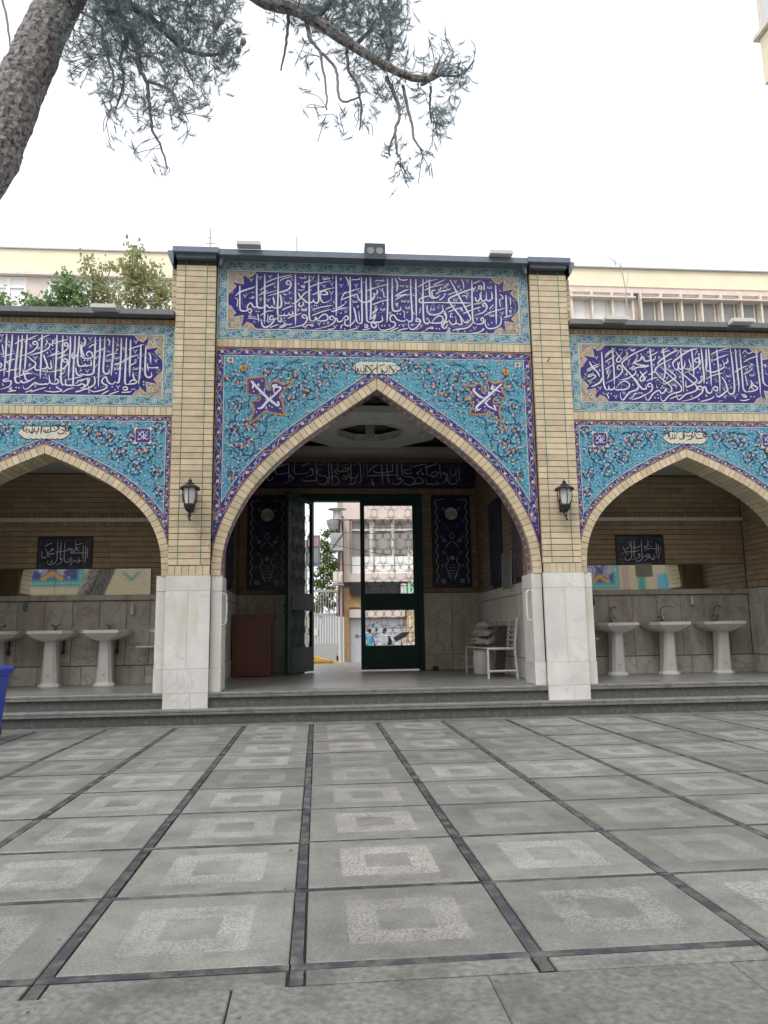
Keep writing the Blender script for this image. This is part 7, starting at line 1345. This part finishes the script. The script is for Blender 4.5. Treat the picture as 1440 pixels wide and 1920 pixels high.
bush('garden_tree', 'sparse olive green tree behind the left parapet, nearest the tall pier', TA, 'leaf2', 21, [(-4.2, 4.2, 3), (-4.3, 4.2, 6), (-4.35, 4.2, 7.6), (-4.3, 4.2, 8.4)], lw=.075, per=62)
bush('garden_tree', 'upright thin olive tree behind the left parapet, in the middle', TB, 'leaf2', 22, [(-5.0, 4.4, 3), (-5.05, 4.4, 6), (-5.2, 4.4, 7.3), (-5.3, 4.4, 8.3)], lw=.07, per=62)
bush('leafy_bush', 'dense green bush behind the left parapet, under the white window', TC, 'leaf', 23, [(-5.7, 4.0, 3), (-5.7, 4.0, 5.5), (-5.8, 4.0, 6.6), (-5.7, 4.0, 7.3)], 'bush', .08, 95)
bush('leafy_bush', 'small dense green bush at the far left edge above the parapet', TD, 'leaf', 24, [(-6.9, 4.1, 3), (-6.9, 4.1, 5.5), (-6.9, 4.1, 6.4), (-6.8, 4.1, 6.9)], 'bush', .08, 95)
# ================================================================ BEYOND THE GATE
b = MB(); b.box(-80, 80, 9.62, 120, -.9, -.43); build('street', b, 'asphalt', kind='structure')
t = thing('yellow_ramp', 'yellow painted metal ramp wedge outside the gate', 'ramp', (-.9, 9.1, .386))
b = MB(); b.loft([[(-1.9, 9.05, .376), (-.17, 9.05, .376), (-.17, 9.5, .376), (-1.9, 9.5, .376)], [(-1.9, 9.06, .62), (-.9, 9.06, .56), (-.9, 9.48, .56), (-1.9, 9.48, .62)]])
build('wedge', b, 'yellow', t); b = MB(); 
for k in range(11): x = -1.85+k*.13; b.box(x, x+.09, 9.03, 9.045, .43+.0*k, .47)
build('tread_slot', b, 'ocher', t)
# right-hand street building (five storeys), front at Y = 30
rb = thing('street_building', 'pinkish five-storey concrete building across the street with roller shutters', 'building', (15, 30, -.43))
b = MB(); b.box(.57, 60, 30.25, 42, -.43, 22.0); build('wall', b, 'pinkwall', rb)
b = MB(); b.box(.57, 60, 29.75, 30.25, 3.82, 4.27); b.box(.57, 60, 29.9, 30.25, 7.2, 8.3); b.box(.57, .9, 29.95, 30.25, 4.27, 7.2); build('concrete_band', b, 'pinkwall', rb)
b = MB(); b.box(.93, 60, 30.0, 30.25, 4.27, 5.12)
for k in range(40): b.box(.98+k*.14, 1.04+k*.14, 29.985, 30.0, 4.3, 5.1)
build('window_apron', b, 'blind', rb)
def win(x0, x1, z0, z1, y, tr=None, m='blind', par=rb, fr=.09, fm='winframe'):
    f = MB(); f.box(x0, x0+fr, y-.08, y, z0, z1); f.box(x1-fr, x1, y-.08, y, z0, z1); f.box(x0+fr, x1-fr, y-.08, y, z0, z0+fr); f.box(x0+fr, x1-fr, y-.08, y, z1-fr, z1)
    if tr: f.box(x0+fr, x1-fr, y-.10, y, tr, tr+fr)
    o = build('window', f, fm, par); g_ = MB(); g_.box(x0+fr, x1-fr, y-.02, y, z0+fr, tr or z1-fr)
    if tr: g_.box(x0+fr, x1-fr, y-.02, y, tr+fr, z1-fr)
    build('pane', g_, m, o); return o
for x0, x1 in ((.95, 2.08), (2.08, 3.27), (3.27, 4.45), (4.45, 5.6), (5.6, 6.8)): win(x0, x1, 5.12, 7.2, 30.22, 6.6, 'winbeige')
b = MB(); b.box(.93, 60, 29.7, 30.2, 3.1, 3.82); build('painted_soffit_shade', b, 'ink', rb)  # ink box painted as the shade under the concrete slab
b = MB(); b.box(.57, .86, 29.95, 30.25, -.43, 3.5); build('stone_pier', b, 'ocher', rb)
b = MB(); b.box(.86, 3.9, 30.0, 30.25, 2.5, 3.25); build('stained_fascia', b, 'ocher', rb)
b = MB(); b.box(.86, 3.80, 29.85, 30.25, 1.95, 2.38); build('shutter_box', b, 'pinkwall', rb)
sh = build('roller_shutter', (lambda q: (q.box(.90, 3.75, 30.2, 30.25, -.43, 1.95), q)[1])(MB()), 'shutter', rb)
for k in range(26):
    b = MB(); z = -.40+k*.09; b.box(.92, 3.73, 30.17, 30.198, z, z+.082); build('slat', b, 'shutter', sh)
# the shop's lettering and logo on the shutter
def text3d(name, s, x, y, z, size, m, par, rx=pi/2, rz=0):
    c = bpy.data.curves.new(name, 'FONT'); c.body = s; c.size = size; c.extrude = .004; o = bpy.data.objects.new(name, c); COL.objects.link(o)
    dg = bpy.context.evaluated_depsgraph_get(); me = bpy.data.meshes.new_from_object(o.evaluated_get(dg)); bpy.data.objects.remove(o)
    me.materials.clear(); me.materials.append(M[m]); q = link(name, me, par, (x, y, z), (rx, 0, rz)); return q
text3d('lettering', 'e-point', 1.17, 30.155, .90, .40, 'navy', rb)
b = MB(); y = 30.16
for pts, mi in (([(2.05, 1.42), (2.2, 1.5), (2.2, 1.68), (2.06, 1.6)], 0), ([(2.25, 1.66), (2.42, 1.62), (2.36, 1.78)], 1), ([(2.26, 1.22), (2.40, 1.28), (2.30, 1.46)], 2)): b.prism(pts, y, y+.01, mi)
build('logo', b, ['teal', 'orange', 'navy'], rb)
d = Deco(lambda u, v, l: (u, 30.165-l, v))
for P in ([(2.75, 1.42), (2.85, 1.35), (2.95, 1.42)], [(2.98, 1.5), (3.02, 1.36), (3.15, 1.37)], [(3.2, 1.36), (3.3, 1.45), (3.38, 1.36), (3.5, 1.36)], [(3.55, 1.55), (3.56, 1.36)]): d.ribbon(cat(P, 4), .025, 'navy', 2)
d.done('lettering', rb)
t = thing('green_sign', 'bright green shop sign under the dark canopy, seen through the gate lattice', 'sign', (4.1, 29.3, 3.1)); b = MB(); b.box(3.85, 4.8, 29.3, 29.38, 3.05, 3.68); build('sign_face', b, 'greenplastic', t); b = MB(); b.box(3.55, 3.84, 29.32, 29.4, 3.05, 3.68); build('sign_end', b, 'china', t)
# upper right part with its window band
def winband(x0, x1, n, z0, z1, tr, m, fm='winframe', par=rb):
    w_ = (x1-x0)/n
    q_ = MB()
    for k in range(n): q_.box(x0+k*w_+w_*.72, x0+k*w_+w_*.78, 30.02, 30.1, z0, tr)
    build('mullion', q_, fm, par)
    for k in range(n): win(x0+k*w_, x0+(k+1)*w_-.02, z0, z1, 30.1, tr, m, par, .10, fm)
b = MB(); b.box(.57, 60, 29.85, 30.25, 20.95, 22.05); build('parapet', b, 'yellowwall', rb)
b = MB(); b.box(.57, 60, 29.7, 30.3, 22.05, 22.12); build('coping', b, 'sheetmetal', rb)
b = MB(); b.box(9, 17.6, 29.9, 30.25, 20.6, 20.95); b.box(17.6, 60, 29.9, 30.25, 20.6, 20.95); build('head_band', b, 'pinkwall', rb)
winband(13.85, 17.5, 3, 17.2, 20.6, 20.1, 'blind'); winband(18.0, 34, 13, 17.2, 20.6, 20.1, 'winbeige')
b = MB()
for k in range(14): x = 18+k*16/13; b.box(x-.05, x+.05, 29.72, 30.0, 17.2, 20.6)
for k in range(4): x = 13.85+k*3.65/3; b.box(x-.05, x+.05, 29.72, 30.0, 17.2, 20.6)
b.box(13.8, 17.6, 29.5, 30.0, 20.12, 20.2); b.box(18, 34, 29.5, 30.0, 20.12, 20.2); build('sun_fin', b, 'winframe', rb)
# left-hand street building
lb_ = thing('street_building', 'pale yellow building with white blinds behind the trees on the left', 'building', (-20, 30, -.43))
b = MB(); b.box(-60, -6, 30.25, 40, -.43, 22.0); build('wall', b, 'ocher', lb_)
b = MB(); b.box(-60, -6, 29.8, 30.25, 20.85, 22.18); build('parapet', b, 'yellowwall', lb_)
b = MB(); b.box(-60, -5.9, 29.7, 30.3, 22.18, 22.25); build('coping', b, 'sheetmetal', lb_)
b = MB(); b.box(-60, -6, 29.7, 30.25, 20.68, 20.85); build('head_band', b, 'winframe', lb_)
xs = [-23, -20.9, -18.6, -17.6, -16.65, -15.5, -13.9, -12.2, -10.4, -8.6, -7.0]
for k, (p, q) in enumerate(zip(xs[:-1], xs[1:])):
    if k in (4,): b = MB(); b.box(p, q, 30.0, 30.25, 16, 20.68); build('render_panel', b, 'pinkwall', lb_)
    else: win(p, q, 16.4, 20.65, 30.1, 20.0, 'blind', lb_, .11, 'blind')
# things on the corner of the alley
t = thing('horn_loudspeaker', 'pair of grey metal horn fixtures high on the corner post across the street', 'loudspeaker', (.2, 28.9, 6.2))
b = MB(); b.lathe([(.42, 6.98), (.46, 7.02), (.26, 7.08), (.22, 7.3), (.22, 7.45), (.27, 7.52), (.50, 7.56), (.48, 7.6)], .22, 28.9, 16); build('horn', b, 'sheetmetal', t, smooth=True)
b = MB(); b.lathe([(.10, 6.42), (.20, 6.5), (.30, 6.75), (.34, 6.95)], -.02, 28.7, 14); build('horn', b, 'greywall', t)
b = MB(); b.tube([(.40, 28.9, -.4), (.40, 28.9, 7.4)], .06, 8); build('post', b, 'greywall', t)
t = thing('evaporative_cooler', 'square louvred cooler box on a wall bracket above the alley gate', 'cooler', (.15, 28.6, 5.4))
b = MB(); b.box(-.14, .48, 28.3, 28.9, 5.50, 6.25); build('box', b, 'sheetmetal', t); b = MB()
for k in range(7): b.box(-.08+k*.075, -.05+k*.075, 28.28, 28.298, 5.56, 6.0)
build('louvre', b, 'greywall', t); b = MB(); b.box(-.16, .5, 28.28, 28.95, 5.35, 5.49); build('tray', b, 'sheetmetal', t); b = MB(); b.tube([(-.14, 28.26, 5.35), (.48, 28.26, 6.2)], .02, 5); build('stay', b, 'black', t)
t = thing('air_conditioner', 'cream air-conditioning unit with hanging cables beside the alley', 'air conditioner', (.15, 28.6, 3.7)); b = MB(); b.box(-.02, .46, 28.3, 28.8, 3.66, 4.25); build('casing', b, 'winframe', t); b = MB(); b.tube(cat([(.2, 28.27, 4.25), (.22, 28.25, 3.75), (.35, 28.25, 3.7), (.42, 28.27, 4.1)], 5), .018, 5); build('cable', b, 'greywall', t); b = MB(); b.box(-.06, .5, 28.3, 28.9, 3.56, 3.64); build('shelf', b, 'greywall', t)
t = thing('drainage_duct', 'dark brick-coloured duct running down the alley corner', 'duct', (.45, 29.3, -.4)); b = MB(); b.box(.28, .56, 29.4, 30.2, 2.0, 7.3); build('shaft', b, 'wood', t); b = MB(); b.box(.28, .56, 29.35, 30.2, -.43, 2.0); build('base', b, 'china', t)
t = thing('alley_gate', 'pale grey metal gate with upright bars and ribbed lower panel', 'gate', (-.5, 30, -.43))
gx0, gx1 = -2.4, .25
b = MB(); b.box(gx0, gx1, 29.95, 30.05, 3.31, 3.44); b.box(gx1-.08, gx1, 29.95, 30.05, -.25, 3.31); b.box(gx0, gx0+.08, 29.95, 30.05, -.25, 3.31); b.box(gx0, gx1, 29.95, 30.05, 2.07, 2.2); b.box(gx0, gx1, 29.95, 30.05, -.25, 0); build('frame', b, 'gategrey', t)
for k in range(18):
    b = MB(); x = gx0+.12+k*(gx1-gx0-.2)/18; b.box(x-.015, x+.015, 29.98, 30.02, 2.2, 3.31); build('bar', b, 'gategrey', t)
for k in range(18):
    b = MB(); x = gx0+.09+k*(gx1-gx0-.18)/18; b.box(x, x+.115, 29.97, 30.03, 0, 2.07); build('rib', b, 'gategrey', t)
b = MB(); b.box(-1.0, -.8, 29.9, 29.94, 1.05, 1.4); build('letter_box', b, 'china', t)
t = thing('light_box_sign', 'dark framed light box sign on a post outside the gate', 'sign', (-.9, 14, .3)); b = MB(); b.box(-1.15, -.74, 13.9, 14.06, 3.25, 4.24); build('frame', b, 'capstone', t); b = MB(); b.box(-1.1, -.79, 13.88, 13.898, 3.35, 3.8); build('panel', b, 'winglass', t); b = MB(); b.box(-1.12, -.78, 13.88, 13.898, 3.88, 4.16); build('panel', b, 'pink', t); b = MB(); b.tube([(-1.2, 14, -.4), (-1.2, 14, 4.1)], .05, 8); build('post', b, 'greywall', t)
TE2 = [(x, 34., z, r) for x, y, z, r in TE]
bush('street_tree', 'yellow green tree beyond the pale grey alley gate', TE2, 'leaf3', 31, [(-.6, 34, -.4), (-.55, 34, 2), (-.5, 34, 4), (-.4, 34, 6.5)], lw=.16, per=16)
t = thing('overhead_cable', 'sagging black cables strung across the street in front of the shops', 'cable', (2, 27, 5))
for k, (za, zb, sg) in enumerate(((5.6, 5.0, .35), (4.6, 4.9, .3), (3.75, 3.6, .2), (6.3, 6.9, .4))):
    b = MB(); b.tube([(-.5+7*q/14, 27+.3*k, za+(zb-za)*q/14-sg*sin(pi*q/14)) for q in range(15)], .013, 4); build('wire', b, 'black', t)
b = MB()
for x in (1.0, 2.2, 3.3): b.box(x-.03, x+.03, 29.95, 30.0, 3.85, 7.2)
build('drain_pipe', b, 'greywall', rb, kind='stuff')
# white lattice mast in the street
t = thing('lattice_post', 'white crossed metal lattice post in the street, seen through the lower gate panel', 'lattice post', (2.85, 19, -.43)); b = MB()
for x in (2.72, 3.10): b.box(x-.028, x+.028, 18.97, 19.03, -.43, 4.4)
build('upright', b, 'winframe', t); b = MB()
for k in range(13):
    z = -.3+k*.36
    b.tube([(2.74, 18.98, z), (3.08, 18.98, z+.36)], .018, 4); b.tube([(3.08, 19.02, z), (2.74, 19.02, z+.36)], .018, 4)
build('cross_bar', b, 'winframe', t)
b = MB(); b.box(3.9, 4.5, 29.9, 30.2, -.43, 2.3); build('stone_pier', b, 'ocher', rb)
# goods heap and black awning
t = thing('goods_heap', 'pale heap of wrapped goods in the street under a black awning', 'heap', (2.9, 25, -.43)); rd = random.Random(3)
for k in range(26):
    b = MB(); x, z = 2.7+rd.random()*1.6, -.4+rd.random()*.95; s_ = rd.uniform(.1, .22); b.lathe([(s_*.4, z), (s_, z+s_*.4), (s_*.8, z+s_*.9), (s_*.2, z+s_*1.2)], x, 25+rd.random(), 7, 0, rd.random()); build('wrapped_bundle', b, rd.choice(['sack', 'china', 'blind', 'greywall']), t)
t = thing('black_awning', 'small black slanting awning above the heap of goods', 'awning', (2.7, 24, -.43)); b = MB(); b.loft([[(2.62, 23.6, .90), (3.0, 23.6, 1.15), (3.28, 23.6, 1.15), (3.1, 23.6, .95), (2.72, 23.6, .76)], [(2.62, 24.6, .90), (3.0, 24.6, 1.15), (3.28, 24.6, 1.15), (3.1, 24.6, .95), (2.72, 24.6, .76)]]); build('canopy', b, 'darkcloth', t); b = MB(); b.tube([(2.95, 24.1, -.43), (2.95, 24.1, .95)], .02, 6); build('pole', b, 'greywall', t)
# two people in the street
def person(x, y, z, face, label, top, bag=False):
    t = thing('person', label, 'person', (x, y, z), face)
    V = [((0, 0, .93), .135), ((0, .0, 1.10), .125), ((0, .0, 1.28), .15), ((0, 0, 1.42), .115), ((0, -.01, 1.50), .055), ((0, -.02, 1.55), .06)]
    E = [(0, 1), (1, 2), (2, 3), (3, 4), (4, 5)]
    def ch(st_, pts):
        i0 = st_
        for p in pts: V.append(p); E.append((i0, len(V)-1)); i0 = len(V)-1
    for s in (1, -1):
        ch(0, [((s*.09, 0, .86), .10), ((s*.10, -.01+.02*s, .48), .062), ((s*.11, .02*s, .10), .042), ((s*.115, -.10+.02*s, .045), .036), ((s*.12, -.17+.02*s, .035), .026)])
        ch(3, [((s*.17, 0, 1.40), .062), ((s*.215, .02, 1.13), .044), ((s*.19, -.13, .98), .034), ((s*.16, -.22, 1.0), .028), ((s*.155, -.27, 1.0), .018)])
    ch(5, [((0, -.025, 1.62), .088), ((0, -.02, 1.69), .078)])
    me = bpy.data.meshes.new('body'); me.from_pydata([v for v, r in V], E, []); o = bpy.data.objects.new('body', me); COL.objects.link(o)
    sk = o.modifiers.new('s', 'SKIN'); 
    for i, (v, r) in enumerate(V): me.skin_vertices[0].data[i].radius = (r, r*(.72 if i in (0, 1, 2, 3) else 1))
    me.skin_vertices[0].data[0].use_root = True; o.modifiers.new('u', 'SUBSURF').levels = 2; o.modifiers['u'].render_levels = 2
    dg = bpy.context.evaluated_depsgraph_get(); m2 = bpy.data.meshes.new_from_object(o.evaluated_get(dg)); bpy.data.objects.remove(o)
    for q in (top, 'darkcloth', 'skin'): m2.materials.append(M[q])
    for p in m2.polygons:
        c = p.center; p.material_index = 2 if (c.z > 1.47 or (abs(c.x) > .12 and c.z < 1.12 and c.z > .9 and c.y < -.09)) else (1 if c.z < .93 else 0); p.use_smooth = True
    q = bpy.data.objects.new('body', m2); COL.objects.link(q); q.parent = t
    b = MB(); b.lathe([(.085, 1.63), (.094, 1.67), (.09, 1.71), (.06, 1.752), (.02, 1.762)], 0, -.008, 14); build('hair', b, 'hair', t, smooth=True, local=True)
    b = MB(); b.loft([[(-.045, -.105, 1.555), (.045, -.105, 1.555), (.05, -.05, 1.55), (-.05, -.05, 1.55)], [(-.055, -.112, 1.60), (.055, -.112, 1.60), (.075, -.03, 1.60), (-.075, -.03, 1.60)]]); build('beard', b, 'hair', t, local=True)
    b = MB(); b.lathe([(.012, 1.60), (.016, 1.615), (.006, 1.65)], 0, -.118, 6)
    for s in (1, -1): b.lathe([(.008, 1.61), (.016, 1.63), (.008, 1.655)], s*.09, -.02, 6)
    build('nose_and_ears', b, 'skin', t, local=True)
    b = MB()
    for s in (1, -1): b.lathe([(.006, 1.648), (.010, 1.656), (.006, 1.664)], s*.034, -.104, 6)
    build('eyes', b, 'hair', t, local=True)
    if bag:
        b = MB(); b.loft([[(-.14, .12, 1.02), (.14, .12, 1.02), (.13, .27, 1.02), (-.13, .27, 1.02)], [(-.15, .11, 1.25), (.15, .11, 1.25), (.13, .28, 1.22), (-.13, .28, 1.22)], [(-.1, .1, 1.43), (.1, .1, 1.43), (.08, .2, 1.4), (-.08, .2, 1.4)]]); build('backpack', b, 'darkcloth', t, local=True)
    return t
person(2.2, 24, -.43, radians(-70), 'bearded man in a light blue shirt with a black backpack, seen through the gate', 'shirtpale', True)
person(1.5, 24, -.43, radians(160), 'man in a bright blue top with his back turned, seen through the gate', 'shirtblue')
# tall building cut by the top right corner
t = thing('corner_tower', 'pale building with a projecting upper storey cut by the top right corner', 'building', (18, 10, 0))
b = MB(); b.box(14.6, 26, 1, 9.9, 0, 30); build('wall', b, 'pinkwall', t)
b = MB(); b.box(13.15, 14.6, 2, 9.9, 17.9, 19.5); build('projecting_storey', b, 'yellowwall', t)
b = MB(); b.box(13.25, 14.6, 2, 9.9, 19.75, 26); build('glazed_storey', b, 'frost', t)
b = MB(); b.box(13.0, 14.6, 1.8, 10.05, 19.52, 19.66); b.box(13.2, 13.26, 9.85, 9.95, 19.7, 26); build('cornice', b, 'winframe', t)
# ================================================================ THE OTHER SIDE OF THE COURTYARD (seen in the mirrors)
op = thing('courtyard_hall', 'buff brick courtyard building with tiled panels, seen only in the mirrors', 'building', (0, -26, 0))
b = MB(); b.box(-30, 32, -27, -26, 0, 7.2); build('wall', b, 'brick', op)
b = MB(); b.box(-30, 32, -27.2, -25.7, 7.2, 7.45); build('parapet_cap', b, 'capstone', op)
b = MB(); b.box(-30, 32, -40, -28.5, 0, 19); build('sky_blocking_storeys', b, 'yellowwall', op)  # unseen block added to cut sky light reaching the hall and recesses
b = MB(); b.box(-30, 32, -40.1, -28.3, 19, 19.3); build('sky_blocker_edge', b, 'sheetmetal', op)  # top trim of the added sky-blocking block
b = MB()
for k in range(60): b.box(-30, 32, -26.004, -25.994, .4+k*.13, .418+k*.13)
build('course_lines', b, 'mortar', op)
def opp(u, v, l): return (u, -25.98+l, v)
def oppanel(x0, x1, z0, z1, tip=False):
    p = (lambda b: (b.box(x0, x1, -25.998, -25.985, z0, z1), b)[1])(MB()); o = build('tile_panel', p, 'teal', op)
    d = Deco(opp); d.poly([(x0+.35, z0+.35), (x1-.35, z0+.35), (x1-.35, z1-.35), (x0+.35, z1-.35)], 'navy', 1)
    for k in range(int((x1-x0)*5)):
        d.flower(x0+.17+k*(x1-x0-.34)/((x1-x0)*5-1), z0+.17, .075, 'lblue', 'white', 3)
    for k in range(int((z1-z0)*5)):
        for e in (x0+.17, x1-.17): d.flower(e, z0+.17+k*(z1-z0-.34)/((z1-z0)*5-1), .075, 'lblue', 'white', 3)
    cx = (x0+x1)/2
    for q in range(9): d.disc(cx-.48+q*.12, z0+.42+.28*math.exp(-((q-4)/2)**2), .11, 'gold', 3, 8)
    for q in range(70): d.flower(random.uniform(x0+.4, x1-.4), random.uniform(z0+.4, z1-.4), .08, random.choice(['lblue', 'white', 'teal', 'gold']), 'navy', 2)
    for s in (1, -1):
        for r_ in (.2, .34): d.ribbon([(cx+s*(.6+r_*cos(a_*.35)), z0+.95+r_*sin(a_*.35)) for a_ in range(14)], .045, 'white', 3)
        d.rosette(cx+s*.6, z0+.95, .12, ('cream', 'gold', 'green'), 4)
    d.fan((cx, z0+1.7), [(cx, z0+1.2), (cx+.45, z0+1.65), (cx+.4, z0+2.1), (cx, z0+2.2), (cx-.4, z0+2.1), (cx-.45, z0+1.65)], 'white', 4)
    d.done('ornament', o)
def solid(x0, x1, z0, z1, m, name='panel'): b = MB(); b.box(x0, x1, -25.999, -25.975, z0, z1); build(name, b, m, op)
oppanel(-16.1, -12.9, 3.75, 6.6); oppanel(13.6, 15.8, 3.35, 6.4)
for x0, x1, z0, z1 in ((-16.3, -12.6, .2, 3.3), (-16.9, -16.4, .2, 6.9), (-12.3, -12.15, .2, 6.9), (19.9, 20.4, .2, 6.9)): solid(x0, x1, z0, z1, 'ink', 'painted_dark_patch')  # flat ink sheets painted as the dark under an arch and dark uprights
for x in (16.05, 16.25): solid(x, x+.1, .4, 6.9, 'pink', 'tile_strip')
solid(16.9, 17.3, .4, 4.1, 'teal', 'tile_strip')
b = MB(); b.prism([(18.0, 2.6), (20, 2.6), (20, 4.4), (18.0, 4.1)], -25.985, -25.99); build('tile_panel', b, 'turq', op)
b = MB(); b.prism([(18.2, 2.6), (19.0, 3.6), (19.8, 2.6), (19.6, 2.6), (19.0, 3.35), (18.4, 2.6)], -25.965, -25.975); build('arch_ring', b, 'cream', op)
b = MB(); b.prism([(-11.0, 4.5), (-10.5, 4.0), (-10.0, 4.5), (-10.15, 4.5), (-10.5, 4.15), (-10.85, 4.5)], -25.975, -25.99); build('tile_chevron', b, 'teal', op)
flush_over()
